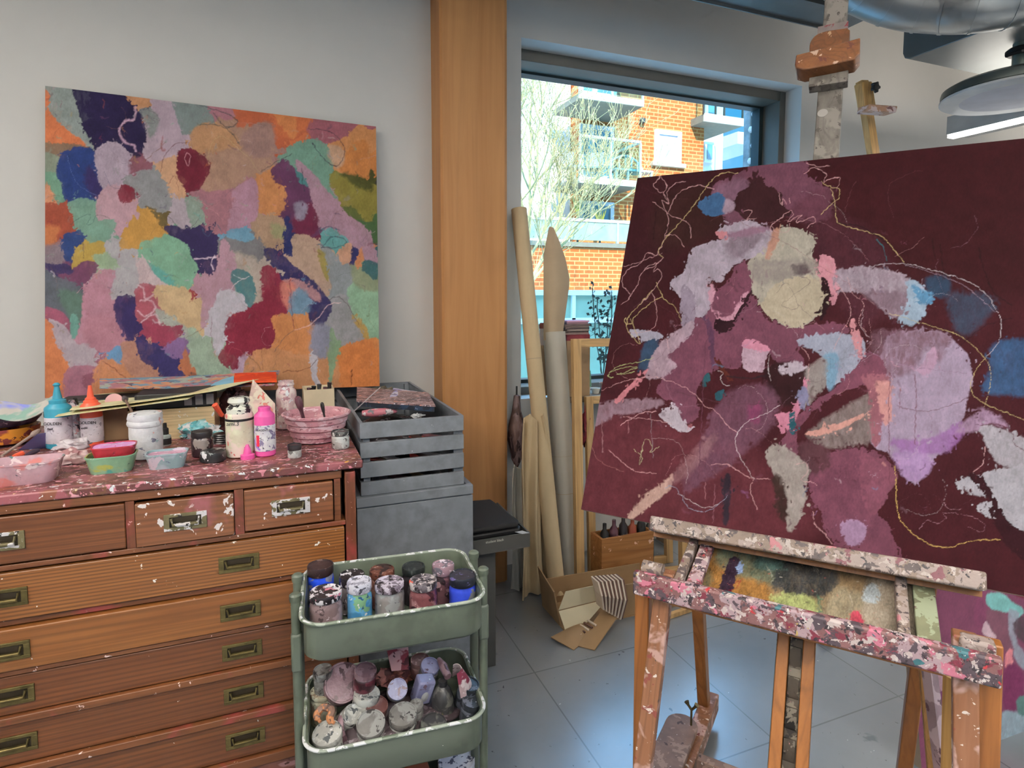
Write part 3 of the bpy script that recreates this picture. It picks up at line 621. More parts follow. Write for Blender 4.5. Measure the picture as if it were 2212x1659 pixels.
RIGHTL = [
 ([(315,170),(290,205),(325,230),(340,205),(315,170)],PP_,3.5), ([(325,230),(345,270),(320,260),(345,330),(330,400),(300,460)],PP_,3.5),
 ([(405,190),(365,200),(340,235),(345,260)],PP_,3.5), ([(510,215),(440,205),(370,245),(345,300)],PP_,4), ([(600,160),(540,160),(490,200),(430,290),(350,380),(310,440),(325,470)],PY_,4),
 ([(290,262),(350,310),(420,345),(425,395)],PP_,3), ([(335,390),(370,385),(405,430)],PP_,3), ([(300,460),(270,450),(240,490),(200,510),(175,560),(205,610),(170,640)],PP_,3),
 ([(180,500),(250,480),(320,450)],PP_,2.5), ([(325,470),(290,500),(250,520),(235,560),(200,620)],PP_,3.5), ([(250,520),(270,500),(300,490),(290,520),(310,510),(320,540),(280,600),(240,640)],PP_,3.5),
 ([(300,560),(330,620),(370,650),(390,700)],PY_,3), ([(285,590),(240,640),(195,690),(200,740),(240,780),(215,700),(260,650),(320,610)],PY_,4), ([(200,740),(260,740),(300,710),(300,640),(285,600)],PP_,3),
 ([(190,690),(185,705),(210,710),(205,690)],PY_,3.5), ([(145,905),(125,900),(160,865),(230,850),(290,835)],(170,180,120),3.5), ([(130,890),(180,870),(230,870),(160,895),(220,885)],(170,180,120),3.5),
 ([(90,960),(180,920),(290,905),(400,940),(460,985)],PP_,3), ([(170,1080),(240,1040),(300,1030)],PP_,4.5), ([(180,1050),(280,1060),(360,1075)],PP_,3),
 ([(125,1170),(170,1210),(230,1250),(300,1255)],PP_,4), ([(60,1150),(90,1210),(180,1250)],(150,100,100),3), ([(220,1170),(250,1200),(240,1220),(260,1130),(285,1160),(280,1180),(310,1160)],(180,180,140),3.5),
 ([(280,1040),(285,1150),(290,1200)],(130,120,130),3.5), ([(330,1310),(370,1310),(430,1390),(500,1390),(560,1340)],(150,160,185),3.5), ([(380,1330),(470,1380),(530,1370)],PW_,3),
 ([(455,980),(480,1010),(520,1030),(560,1080),(600,1110)],PP_,3.5), ([(750,1010),(700,1040),(630,1070),(590,1130),(600,1180),(660,1280)],PW_,3.5), ([(500,1225),(560,1225),(640,1270),(720,1280)],PP_,4),
 ([(655,1280),(645,1320),(670,1390)],PP_,4), ([(875,1395),(880,1440),(920,1480),(945,1515)],PP_,4.5), ([(815,1225),(850,1220),(850,1260),(830,1280),(870,1290),(890,1300)],PP_,4),
 ([(750,230),(758,275),(765,250),(778,275)],PP_,3.5,0), ([(785,250),(790,270)],PP_,3.5), ([(620,300),(650,295),(640,320),(625,330),(665,325)],PP_,3), ([(720,380),(720,350),(760,320),(790,295),(800,310),(780,340),(830,310),(815,340),(870,320),(880,335),(850,360)],PP_,3.5),
 ([(720,350),(740,375),(780,370),(790,345)],PP_,3), ([(850,125),(900,135),(935,130)],PP_,4), ([(840,160),(880,140),(920,160),(915,190),(950,175),(975,180),(960,215)],PP_,3.5),
 ([(905,190),(940,210),(970,220),(965,250),(930,280),(905,310)],PY_,3.5), ([(940,215),(955,280),(965,340),(1040,365),(1120,390),(1170,440),(1205,485)],PY_,4), ([(600,335),(700,380),(800,430),(900,500),(1000,560),(1100,640)],(150,110,115),2.5),
 ([(1080,500),(1200,490),(1330,520),(1450,560),(1520,620),(1560,700),(1550,780),(1510,830)],(190,180,190),3.5), ([(1210,495),(1330,530),(1440,580),(1540,670)],(150,130,150),3),
 ([(1510,830),(1470,880),(1450,950),(1500,1000),(1645,1060),(1700,1080)],PY_,3.5), ([(1150,670),(1280,710),(1400,750),(1480,810),(1520,870),(1520,940),(1500,1010)],PY_,3), ([(960,560),(1000,620),(1010,680),(980,740),(950,800)],PP_,3),
 ([(1000,540),(1020,600),(1060,640),(1040,700),(1070,740)],PP_,2.5), ([(1060,660),(1050,720),(1080,760)],(190,170,180),3), ([(830,800),(860,830),(855,900),(850,930)],PP_,3), ([(715,820),(710,870),(720,920)],PW_,3),
 ([(525,880),(545,890),(535,910),(550,935),(570,935)],PW_,3), ([(1175,1230),(1185,1400),(1230,1470),(1310,1520),(1380,1525),(1450,1505),(1560,1497)],(214,180,90),4.5), ([(1180,1010),(1300,1030),(1440,980)],(110,76,90),4),
 ([(1260,1460),(1290,1430),(1330,1440),(1360,1420),(1350,1400),(1430,1410),(1500,1440),(1490,1470),(1440,1450)],(150,110,125),3), ([(1350,1350),(1370,1385),(1420,1390)],(160,120,135),3), ([(1500,1160),(1495,1220),(1460,1250)],PP_,3.5),
 ([(1470,1080),(1560,1080),(1600,1110),(1620,1160),(1700,1180)],(90,30,46),5), ([(1245,900),(1250,1000),(1245,1150)],(112,66,84),6), ([(1190,950),(1188,1020)],(130,84,104),4), ([(1155,900),(1150,1100),(1155,1290)],(112,60,78),5),
 ([(505,700),(480,800),(470,1000),(455,1280)],(104,60,80),5), ([(650,640),(700,760)],(104,58,76),2), ([(340,760),(345,800)],PP_,3), ([(1310,400),(1320,470)],(48,18,24),9), ([(1340,420),(1350,520)],(48,18,24),7), ([(1480,430),(1500,520),(1540,600),(1600,640)],(44,20,26),7),
 ([(300,300),(290,400)],(46,18,28),6), ([(960,340),(1060,360),(1150,420)],(44,26,30),6), ([(1105,400),(1130,430),(1145,480)],(40,100,110),6), ([(990,300),(1010,230),(1030,190)],(100,60,68),3), ([(1600,690),(1500,720),(1400,800)],(50,22,34),4),
 ([(380,960),(560,1000),(740,1000)],(96,60,72),3), ([(560,900),(640,910),(700,900)],(50,36,44),10), ([(100,1060),(105,1180)],(150,110,118),5), ([(200,1050),(198,1110)],(150,100,110),4), ([(480,1290),(478,1350)],(160,110,120),4), ([(515,1300),(508,1440)],(140,90,104),4),
 ([(1440,890),(1200,860),(1060,800)],(150,120,150),2.5), ([(740,600),(780,560),(820,650),(760,640),(860,560),(830,540)],(130,110,110),3), ([(820,640),(880,700)],(130,110,110),3), ([(700,340),(860,330),(980,380),(1080,480)],(140,100,110),2),
]
# ================================================================ ROOM
WY = 2.93
m_wall = plain('wall_white_paint', C(212, 209, 204, 1.38), .75, 0, .03, 3, .06)
m_ceil = plain('ceiling_paint', C(222, 221, 218, 1.5), .8, 0, .03, 2)
m_alu = plain('window_frame_metal', C(104, 100, 92, 1.3), .5, .2, .05)
m_gask = plain('gasket_dark', C(30, 42, 44), .5)
m_black = plain('matte_black', C(16, 15, 16), .55)
m_white = plain('white_plastic', C(205, 205, 205, 1.1), .4)
def floor_mat():
    M = Mat('grey_floor_tiles', .34, 0, .8)
    M.b.inputs['Coat Weight'].default_value = .9; M.b.inputs['Coat Roughness'].default_value = .24; M.b.inputs['Coat IOR'].default_value = 2.0
    br = M.n('ShaderNodeTexBrick'); br.offset = 0; br.squash = 1
    M.l(M.vec((1, 1, 1), FOFF), br.inputs['Vector'])
    br.inputs['Scale'].default_value = 1; br.inputs['Brick Width'].default_value = .59; br.inputs['Row Height'].default_value = .618
    br.inputs['Mortar Size'].default_value = .0028; br.inputs['Mortar Smooth'].default_value = .1
    br.inputs['Color1'].default_value = C(92, 96, 100, 2.0); br.inputs['Color2'].default_value = C(98, 102, 106, 2.0); br.inputs['Mortar'].default_value = C(60, 66, 72, 1.3)
    cl = M.ramp(M.noise(M.vec(), 2.2, 5, .6), .3, .75)
    c = M.mix(cl, br.outputs[0], M.mix(.35, br.outputs[0], C(130, 134, 138, 2.0)))
    c = M.splats(c, [(C(28, 34, 40), 22, .735, .02), (C(32, 30, 34), 48, .745, .02), (C(190, 190, 195), 40, .765, .02), (C(60, 74, 84), 10, .73, .05), (C(120, 50, 60), 60, .79, .02)], rnd=False)
    M.base(c)
    r = M.n('ShaderNodeMapRange'); M.l(M.noise(M.vec(), 5, 4), r.inputs[0]); r.inputs[3].default_value = .26; r.inputs[4].default_value = .44
    M.l(r.outputs[0], M.b.inputs['Roughness']); M.bump(br.outputs[1], -.3, .002)
    return M.m
FX0, FX1, FY0, FY1, CZ = -3.2, 6.5, -4.5, WY, 3.3
FC = ((FX0+FX1)/2, (FY0+FY1+.3)/2)
FOFF = (FC[0]-.90+.59*20, FC[1]-2.642+.618*20, .02)
struct('floor', B().box(FX0, FX1, FY0, FY1+.3, -.12, 0), floor_mat())
struct('ceiling', B().box(FX0, FX1, FY0, FY1+.3, CZ, CZ+.12), m_ceil)
OX0, OX1, OZ0, OZ1 = 1.217, 3.138, .90, 2.782
w = B(); w.box(FX0, OX0, WY, WY+.34, 0, CZ).box(OX1, FX1, WY, WY+.34, 0, CZ).box(OX0, OX1, WY, WY+.34, OZ1, CZ).box(OX0, OX1, WY, WY+.34, 0, OZ0)
struct('wall_back', w, m_wall)
struct('wall_left', B().box(FX0-.15, FX0, FY0, FY1+.3, 0, CZ), m_wall)
struct('wall_right', B().box(FX1, FX1+.15, FY0, FY1+.3, 0, CZ), m_wall)
w = B(); y0, y1 = FY0-.2, FY0
w.box(FX0, -2.2, y0, y1, 0, CZ).box(.6, 1.6, y0, y1, 0, CZ).box(5.2, FX1, y0, y1, 0, CZ).box(-2.2, .6, y0, y1, 0, .9).box(1.6, 5.2, y0, y1, 0, .9).box(-2.2, .6, y0, y1, 2.8, CZ).box(1.6, 5.2, y0, y1, 2.8, CZ)
struct('wall_front', w, m_wall)
def glass(name='clear_glass', tint=(1, 1, 1), rough=0.0):
    if name in _mc: return _mc[name]
    M = Mat(name); nt = M.nt
    tr = M.n('ShaderNodeBsdfTransparent'); tr.inputs[0].default_value = tint+(1,)
    gl = M.n('ShaderNodeBsdfGlossy'); gl.inputs['Roughness'].default_value = .02
    lw = M.n('ShaderNodeLayerWeight'); lw.inputs[0].default_value = .5; pw = M.n('ShaderNodeMath', operation='POWER'); M.l(lw.outputs['Facing'], pw.inputs[0]); pw.inputs[1].default_value = 4.0
    fr = M.n('ShaderNodeMath', operation='MULTIPLY_ADD'); M.l(pw.outputs[0], fr.inputs[0]); fr.inputs[1].default_value = .6; fr.inputs[2].default_value = .03
    ms = M.n('ShaderNodeMixShader'); M.l(fr.outputs[0], ms.inputs[0]); M.l(tr.outputs[0], ms.inputs[1]); M.l(gl.outputs[0], ms.inputs[2])
    M.l(ms.outputs[0], nt.nodes['Material Output'].inputs[0]); _mc[name] = M.m; return M.m
m_glass = glass()
# window: wide metal frame set back in the white reveal
wf = B(); y0, y1 = 3.057, 3.22
wf.box(OX0, OX0+.048, y0, y1, OZ0, OZ1).box(OX1-.048, OX1, y0, y1, OZ0, OZ1).box(OX0+.048, OX1-.048, y0, y1, OZ1-.06, OZ1).box(OX0+.048, OX1-.048, y0, y1, OZ0, OZ0+.05)
wi = struct('window_1', wf, m_alu, bev=.003)
gk = B(); a, b_, c_, d_ = OX0+.048, OX1-.048, OZ0+.05, OZ1-.06
gk.box(a, a+.02, 3.20, 3.27, c_, d_).box(b_-.03, b_, 3.20, 3.27, c_, d_).box(a+.02, b_-.03, 3.20, 3.27, d_-.012, d_).box(a+.02, b_-.03, 3.20, 3.27, c_, c_+.02)
wo = wi.location
def child_off(b):
    b.v = [p-wo for p in b.v]; return b
obj('gasket', child_off(gk), m_gask, wi); obj('pane', child_off(B().box(a, b_, 3.235, 3.243, c_, d_)), m_glass, wi)
for i, (xa, xb) in enumerate(((-2.2, .6), (1.6, 5.2))):
    f = B(); f.box(xa, xb, -4.62, -4.56, .9, .96).box(xa, xb, -4.62, -4.56, 2.74, 2.8).box(xa, xa+.06, -4.62, -4.56, .96, 2.74).box(xb-.06, xb, -4.62, -4.56, .96, 2.74).box((xa+xb)/2-.03, (xa+xb)/2+.03, -4.62, -4.56, .96, 2.74)
    struct('window_%d' % (i+2), f, m_alu)
# window board and a low shelf under it
struct('trim_1', B().box(OX0, OX1, 2.93, 3.057, OZ0, OZ0+.006), m_wall)
# laminated timber column with its small chamfers
m_col = wood('column_pine', C(168, 116, 68, 1.35), C(182, 130, 80, 1.35), 'Z', .55, .6, knots=3.4, rings=3, bump=.1, ring=.18)
cl = B().prism([(.752, 2.76, 0), (1.060, 2.76, 0), (1.076, 2.772, 0), (1.076, WY, 0), (.742, WY, 0), (.742, 2.772, 0)], (0, 0, CZ))
o = struct('column', cl, m_col)
# steel beam up under the ceiling
bm_ = B().box(FX0, 2.98, 2.34, 2.52, 2.93, 2.945).box(FX0, 2.98, 2.425, 2.438, 2.945, 3.285).box(FX0, 2.98, 2.34, 2.52, 3.285, 3.299).box(FX0, 2.98, 2.515, 2.523, 2.915, 2.945)
m_steel = plain('painted_steel', C(112, 116, 118, 1.2), .45, .3, .1)
tag(obj('steel_beam', bm_, m_steel), 'grey steel beam running under the ceiling above the window wall', 'beam')
# ventilation bulkhead, duct, lamps
m_unit = plain('unit_grey_metal', C(120, 124, 124, 1.2), .42, .5, .06)
un = B(); 
pf = smoothpts([(0, 0), (0, 0)], 1)
r_ = .05; prof = [V(3.135, 2.275, CZ), V(3.135, 2.275-0, 2.70)]
un.prism([(3.135, -.6, CZ), (3.135, -.6, 2.70), (3.135, 2.235, 2.70), (3.135, 2.263, 2.712), (3.135, 2.275, 2.74), (3.135, 2.275, CZ)], (2.2, 0, 0))
tag(obj('ventilation_unit', un, m_unit, bev=.004), 'large grey metal ventilation box hanging from the ceiling at the right', 'ventilation unit')
m_duct = plain('galvanised_duct', C(165, 170, 172, 1.3), .3, .85, .06)
dp = [AY(1700, -175, 2.15), AY(1790, -108, 2.12), AY(1880, -52, 2.08), AY(1960, -22, 2.0), AY(2040, -14, 1.9), AY(2110, -16, 1.8), AY(2200, -30, 1.7), AY(2300, -60, 1.6)]
dp = smoothpts(dp, 12)
rs = [.165*(1.03 if i % 9 == 0 else 1.0) for i in range(len(dp))]
dt = thing('round_duct', 'round silver spiral air duct bending below the ceiling', 'duct', dp[40])
obj('duct_pipe', B().tube(dp, .165, 32), m_duct, dt, world=True)
for i in range(6, len(dp)-6, 9):
    obj('duct_seam', B().tube([dp[i]-(dp[i+1]-dp[i]).normalized()*.006, dp[i]+(dp[i+1]-dp[i]).normalized()*.006], .1685, 32), m_duct, dt, world=True)
# disc lamp
dc = AY(2200, 196, 1.9); R = .318
dl = thing('disc_pendant_lamp', 'round flat pendant lamp on a metal stem, grey rim and pale underside', 'lamp', (dc.x, dc.y, dc.z-.03))
obj('lamp_rim', B().lathe([(R-.03, .075), (R-.004, .06), (R, .045), (R, .022), (R-.006, .018)], (0, 0, 0), 64), plain('lamp_rim_grey', C(70, 76, 74), .35, .7), dl)
obj('lamp_edge', B().lathe([(R-.002, .020), (R+.004, .016), (R+.004, .006), (R-.006, .0)], (0, 0, 0), 64), m_white, dl)
obj('lamp_underside', B().lathe([(R-.006, .004), (R*.5, -.004), (0, -.006)], (0, 0, 0), 64), plain('lamp_underside', C(176, 178, 190, 1.3), .5), dl)
obj('lamp_top', B().lathe([(R-.03, .075), (.09, .10), (0, .10)], (0, 0, 0), 48), plain('lamp_top', C(150, 155, 150, 1.2), .4, .4), dl)
obj('stem', B().lathe([(.034, .10), (.034, .33), (0, .33)], (0, 0, 0), 24), plain('stem_steel', C(150, 160, 150, 1.2), .3, .8), dl)
obj('cable_clamp', B().lathe([(.05, .20), (.062, .21), (.062, .225), (.05, .235)], (0, 0, 0), 24).tube([(.05, 0, .21), (-.02, -.075, .2), (-.09, -.05, .19), (-.10, .01, .185)], .008), m_black, dl)
obj('drop_rod', B().lathe([(.012, .33), (.012, CZ-dc.z+.03), (0, CZ-dc.z+.03)], (0, 0, 0), 12), m_black, dl)
# linear luminaires (one in view, the others unseen and added to brighten the room)
m_lum = Mat('luminaire_diffuser', .4); m_lum.b.inputs['Emission Color'].default_value = (1, .985, .95, 1); m_lum.b.inputs['Emission Strength'].default_value = 5.0; m_lum = m_lum.m
m_hous = plain('luminaire_housing', C(205, 205, 203, 1.0), .5)
def luminaire(x, y0, y1, z, label, power, wide=.20, up=2.2):
    t = thing('linear_lamp', label, 'lamp', (x, y0, z), 0, None)
    L = y1-y0
    obj('housing', B().prism([(0, 0, .016), (wide, 0, .016), (wide, 0, .12), (0.0, 0, .12)], (0, L, 0)), m_hous, t)
    obj('diffuser', B().box(.004, .06, .004, L-.004, -.004, .016), m_lum, t)
    obj('rod', B().box(wide/2-.004, wide/2+.004, .1, .108, .12, CZ-z).box(wide/2-.004, wide/2+.004, L-.108, L-.1, .12, CZ-z), m_white, t)
    la = bpy.data.lights.new('lamp_light', 'AREA'); la.shape = 'RECTANGLE'; la.size = .5; la.size_y = L*.95; la.energy = power*.38; la.color = (1, .95, .89)
    lo = bpy.data.objects.new('lamp_light', la); col.objects.link(lo); lo.parent = t; lo.location = (.1, L/2, -.03)
    lb = la.copy(); lb.energy = power*up; lb.color = (1, .93, .84); l2 = bpy.data.objects.new('ceiling_fill', lb); col.objects.link(l2); l2.parent = t; l2.location = (.1, L/2, .15); l2.rotation_euler = (PI, 0, 0)  # upward fill light added to bounce off the ceiling and flatten the light
    return t
luminaire(3.77, .9, 2.438, 2.405, 'white box lamp with a glowing lower edge, seen above the dark red painting', 44, up=.35)
for x, y, z, p, lb in ((-1.6, -1.9, 2.75, 62, 'unseen linear lamp added to light the room, at the left behind the viewer'), (.3, -2.3, 2.75, 74, 'unseen linear lamp added to light the room, straight behind the viewer'), (2.3, -1.9, 2.75, 48, 'unseen linear lamp added to light the room, at the right behind the viewer'),
                     (-1.9, .1, 2.75, 50, 'unseen linear lamp added to light the room, over the drawers at the left'), (5.7, .6, 2.6, 60, 'unseen linear lamp added at the far right to brighten the window wall')):
    luminaire(x, y, y+1.5, z, lb, p)
# ================================================================ OUTSIDE
SK = 1.0
def facade_mat():
    M = Mat('orange_brick', .85)
    br = M.n('ShaderNodeTexBrick'); mp = M.n('ShaderNodeMapping'); M.l(M.tc.outputs['Object'], mp.inputs[0]); mp.inputs['Rotation'].default_value = (PI/2, 0, 0)
    M.l(mp.outputs[0], br.inputs['Vector']); br.inputs['Scale'].default_value = 1; br.inputs['Brick Width'].default_value = .30; br.inputs['Row Height'].default_value = .115
    br.inputs['Mortar Size'].default_value = .016; br.inputs['Color1'].default_value = (.52, .125, .022, 1); br.inputs['Color2'].default_value = (.60, .18, .035, 1); br.inputs['Mortar'].default_value = (.72, .36, .12, 1)
    M.base(br.outputs[0]); return M.m
m_brick = facade_mat()
m_cream = plain('cream_render', (.62, .60, .46, 1), .8, 0, .04)
m_conc = plain('balcony_concrete', (.26, .24, .17, 1), .8, 0, .1)
m_wr = plain('white_render', (.86, .86, .82, 1), .8, 0, .02)
m_fr = plain('white_window_frame', (.85, .87, .86, 1), .5, 0, .02)
m_pn = plain('window_pane_far', (.20, .36, .42, 1), .15, 0, .3, 2)
m_pl = plain('window_pane_pale', (.66, .66, .78, 1), .3, 0, .05)
m_gb = glass('balcony_glass', (.80, .95, .93))
m_rail = plain('rail_metal', (.55, .62, .55, 1), .5, .2)
m_dk = plain('dark_fixings', (.06, .07, .06, 1), .5)
FY = 16.0
pb = AY(1255, 205, FY); pbr = AY(1518, 400, FY)
bd = thing('brick_apartment_building', 'orange brick apartment building with balconies seen through the window', 'building', (pb.x, FY, -3))
obj('brick_wall', B().box(pb.x, pbr.x, FY, FY+5, -3, 12), m_brick, bd, world=True)
lb0 = AY(1120, 530, 14.6); lb1 = AY(1520, 530, 14.6); zt = AY(1300, 535, 14.6).z; zb = AY(1300, 800, 14.6).z
obj('lower_brick_wall', B().box(lb0.x-1, lb1.x, 14.6, 16, -3, zt), m_brick, bd, world=True)
obj('coping', B().box(lb0.x-1, lb1.x, 14.5, 16, zt, zt+.12), m_conc, bd, world=True)
def far_win(name, x0, y0, x1, y1, Y, pane, fw=.12, label=None, div=0):
    a, c = AY(x0, y1, Y), AY(x1, y0, Y)
    X0, X1, Z0, Z1 = a.x, c.x, min(AY(x0, y1, Y).z, AY(x1, y1, Y).z), AY((x0+x1)/2, y0, Y).z
    f = B().box(X0, X1, Y-.08, Y, Z0, Z0+fw).box(X0, X1, Y-.08, Y, Z1-fw, Z1).box(X0, X0+fw, Y-.08, Y, Z0+fw, Z1-fw).box(X1-fw, X1, Y-.08, Y, Z0+fw, Z1-fw)
    if div: f.box(X0+(X1-X0)*div-fw*.7, X0+(X1-X0)*div+fw*.7, Y-.08, Y, Z0+fw, Z1-fw)
    fo = obj(name, f, m_fr, bd, world=True)
    obj('pane', B().box(X0+fw, X1-fw, Y-.03, Y-.005, Z0+fw, Z1-fw), pane, fo, world=True)
    return X0, X1, Z0, Z1
x0, x1, z0, z1 = far_win('window', 1412, 283, 1470, 350, FY, m_pl, .14)
obj('window_sill', B().box(x0-.12, x1+.14, FY-.14, FY, z0-.12, z0), m_cream, bd, world=True)
far_win('balcony_door', 1250, 272, 1324, 385, FY, m_pn, .12, div=.32)
far_win('balcony_door', 1250, 150, 1330, 205, FY, m_pn, .12, div=.4)
far_win('balcony_door', 1250, 436, 1324, 500, FY, m_pn, .12, div=.36)
obj('facade_light', B().lathe([(0, 0), (.09, .04), (.09, .16), (0, .2)], AY(1388, 268, FY-.1), 8), m_dk, bd, world=True)
def balcony(xa, xb, ytop, ybot, Y0, Y1, railh, parts):
    a, c = AY(xa, ybot, Y0), AY(xb, ybot+ (xb-xa)*.1, Y0); zt = AY((xa+xb)/2, ytop, Y0).z; th = abs(zt-AY((xa+xb)/2, ybot, Y0).z)
    sl = obj('balcony_slab', B().box(a.x, c.x, Y0, Y1, zt-th, zt), m_conc, bd, world=True)
    obj('slab_edge', B().box(a.x-.02, c.x+.02, Y0-.05, Y0, zt-th*1.0, zt+.02), m_cream, sl, world=True)
    rr = B().box(a.x, c.x, Y0-.03, Y0+.03, zt+railh, zt+railh+.07)
    n = parts
    for i in range(n+1):
        x = a.x+(c.x-a.x)*i/n; rr.box(x-.025, x+.025, Y0-.03, Y0+.03, zt-th*.9, zt+railh)
    rr.box(c.x-.03, c.x+.03, Y0, Y1, zt+railh, zt+railh+.07)
    obj('railing', rr, m_rail, sl, world=True)
    obj('railing_glass', B().box(a.x+.04, c.x-.04, Y0-.01, Y0+.01, zt+.08, zt+railh-.05).box(c.x-.01, c.x+.01, Y0+.03, Y1, zt+.08, zt+railh-.05), m_gb, sl, world=True)
    return a.x, c.x, zt
bx0, bx1, bz = balcony(1252, 1388, 210, 222, 14.4, 16, 1.05, 2)
bx0, bx1, bz2 = balcony(1252, 1382, 388, 400, 14.4, 16, 1.05, 2)
# things on the middle balcony
def far_chair(x, y, z, rz, lb):
    t = thing('balcony_chair', lb, 'chair', (x, y, z), rz)
    obj('seat', B().box(-.25, .25, -.25, .25, .42, .46), m_white, t); obj('backrest', B().box(-.25, .25, .22, .26, .46, .95), m_white, t)
    for sx in (-.22, .22):
        for sy in (-.22, .22): obj('leg', B().box(sx-.02, sx+.02, sy-.02, sy+.02, 0, .42), m_white, t)
far_chair(bx0+.30, 15.3, bz2, .4, 'white chair behind the glass of the middle balcony, on the left'); far_chair(bx0+.92, 15.2, bz2, -.5, 'white chair behind the glass of the middle balcony, near the middle post')
t = thing('balcony_bench', 'white slatted bench with an arched back behind the right balcony glass', 'bench', (bx0+1.98, 15.3, bz2))
ar = B(); 
arc = [(-.62+1.24*k/12, 0, .5+.42*math.sin(PI*k/12)**.7) for k in range(13)]
ar.tube(arc, .03, 6)
for k in (2, 4, 6, 8, 10): ar.box(arc[k][0]-.02, arc[k][0]+.02, -.02, .02, .42, arc[k][2])
obj('backrest', ar, m_white, t); obj('seat', B().box(-.62, .62, -.5, 0, .38, .44), m_white, t)
for sx in (-.58, -.2, .2, .58): obj('leg', B().box(sx-.03, sx+.03, -.48, -.42, 0, .38), m_white, t)
# upper terrace balustrade over the lower wall
a, c = AY(1120, 530, 14.55), AY(1420, 530, 14.55); zt2 = zt+.12; zr = AY(1300, 477, 14.55).z
bl = thing('terrace_balustrade', 'pale glass balustrade with a white rail above the lower brick wall', 'balustrade', (a.x, 14.55, zt2))
obj('top_rail', B().box(a.x, c.x, 14.5, 14.58, zr-.05, zr+.03), m_fr, bl, world=True)
for px in (1128, 1228, 1333, 1420):
    x = AY(px, 500, 14.55).x; obj('post', B().box(x-.03, x+.03, 14.5, 14.58, zt2, zr-.05), m_rail, bl, world=True)
obj('glass_panel', B().box(a.x, c.x, 14.53, 14.55, zt2+.06, zr-.06), plain('frosted_balustrade', (.36, .46, .36, 1), .3, 0, .2, 3), bl, world=True)
# right wing and the building further off
wx0 = pbr.x; wx1 = AY(1562, 300, 17.5).x
wg = thing('pale_wing_building', 'pale rendered wing with a glazed balcony to the right of the brick wall', 'building', (wx0, 17.5, -3))
obj('wing_wall', B().box(wx0, wx1, 17.5, 21, -3, 12), m_wr, wg, world=True)
for (X0_, Y0_, X1_, Y1_) in ((1522, 222, 1545, 250), (1519, 308, 1540, 350)):
    a, c = AY(X0_, Y1_, 17.45), AY(X1_, Y0_, 17.45); f = obj('window', B().box(a.x, c.x, 17.38, 17.5, a.z, c.z), m_fr, wg, world=True)
    obj('pane', B().box(a.x+.1, c.x-.1, 17.34, 17.38, a.z+.1, c.z-.1), m_pn, f, world=True)
a, c = AY(1519, 268, 15.4), AY(1603, 272, 15.4)
sl = obj('balcony_slab', B().box(a.x, c.x, 15.4, 17.5, c.z-.02, c.z+.2), m_conc, wg, world=True)
obj('slab_edge', B().box(a.x, c.x+.02, 15.35, 15.4, c.z-.02, c.z+.22), m_cream, sl, world=True)
rr = B().box(a.x, c.x, 15.36, 15.42, c.z+1.15, c.z+1.22)
for f in (0, .3, .52, 1): rr.box(a.x+(c.x-a.x)*f-.02, a.x+(c.x-a.x)*f+.02, 15.36, 15.42, c.z+.2, c.z+1.15)
obj('railing', rr, m_dk, sl, world=True); obj('railing_glass', B().box(a.x, c.x, 15.38, 15.40, c.z+.25, c.z+1.1), glass('balcony_glass_blue', (.72, .93, .98)), sl, world=True)
a, c = AY(1593, 310, 22), AY(1625, 288, 22)
tag(obj('far_balcony_block', B().box(a.x, c.x+1, 22, 25, a.z, c.z), m_cream), 'small cream balcony block of a distant building against the blue sky', 'building')
a = AY(1100, 300, 22); c = AY(1262, 300, 22)
tag(obj('white_sky_block', B().box(a.x-8, pb.x-.03, 16.6, 23, -3, 15), m_wr), 'plain white block added for the blown-out sky behind the bare tree', 'building')  # white block added in place of overexposed sky beside the brick wall
# ground outside
m_gr = plain('terrace_paving', (.42, .44, .42, 1), .8, 0, .1)
struct('ground', B().box(-12, 45, 3.4, 60, -3.2, -3.0), m_gr)
struct('terrace', B().box(-3, 9, 3.28, 6.6, -.3, -.1), m_gr)
# teal glazed screen of the terrace
ty = 6.2
a, c = AY(1090, 632, ty), AY(1560, 632, ty)
m_teal = plain('teal_glazing', (.34, .50, .36, 1), .2, 0, .22, 1.3)
sc_ = thing('glazed_screen', 'teal glazed screen with white bars below the brick wall', 'screen', (a.x, ty, -.1))
obj('glazing', B().box(a.x, c.x, ty, ty+.03, -.1, a.z-.02), m_teal, sc_, world=True)
obj('top_bar', B().box(a.x, c.x, ty-.05, ty+.08, a.z-.03, a.z+.03), m_fr, sc_, world=True)
z2 = AY(1250, 692, ty).z; obj('middle_bar', B().box(a.x, c.x, ty-.04, ty, z2-.03, z2+.03), m_fr, sc_, world=True)
for px in (1145, 1236, 1420):
    x = AY(px, 660, ty).x; obj('mullion', B().box(x-.02, x+.025, ty-.04, ty, -.1, a.z-.03), m_fr, sc_, world=True)
for px in (1262, 1290, 1330): pass
# string of bulbs on a pier just outside the window
p0, p1 = AY(1631, 200, 3.9), AY(1625, 420, 3.9)
struct('pier', B().box(p0.x-.012, p0.x+.03, 3.94, 4.0, -.1, 4.2), plain('pier_grey_brick', (.20, .22, .22, 1), .8, 0, .35, 14))
ls = thing('light_string', 'string of small white bulbs hanging on the pier outside the window', 'string lights', (p0.x-.03, 3.9, 1.5))
obj('cable', B().tube([(p0.x-.03, 3.9, 1.6), (p0.x-.03, 3.9, 3.6)], .006, 6), m_dk, ls, world=True)
for k in range(12):
    obj('bulb', B().lathe([(0, 0), (.016, .012), (.02, .03), (.012, .05), (0, .055)], (p0.x-.03+.012*(-1)**k, 3.89, 1.9+k*.125), 10), m_white, ls, world=True)
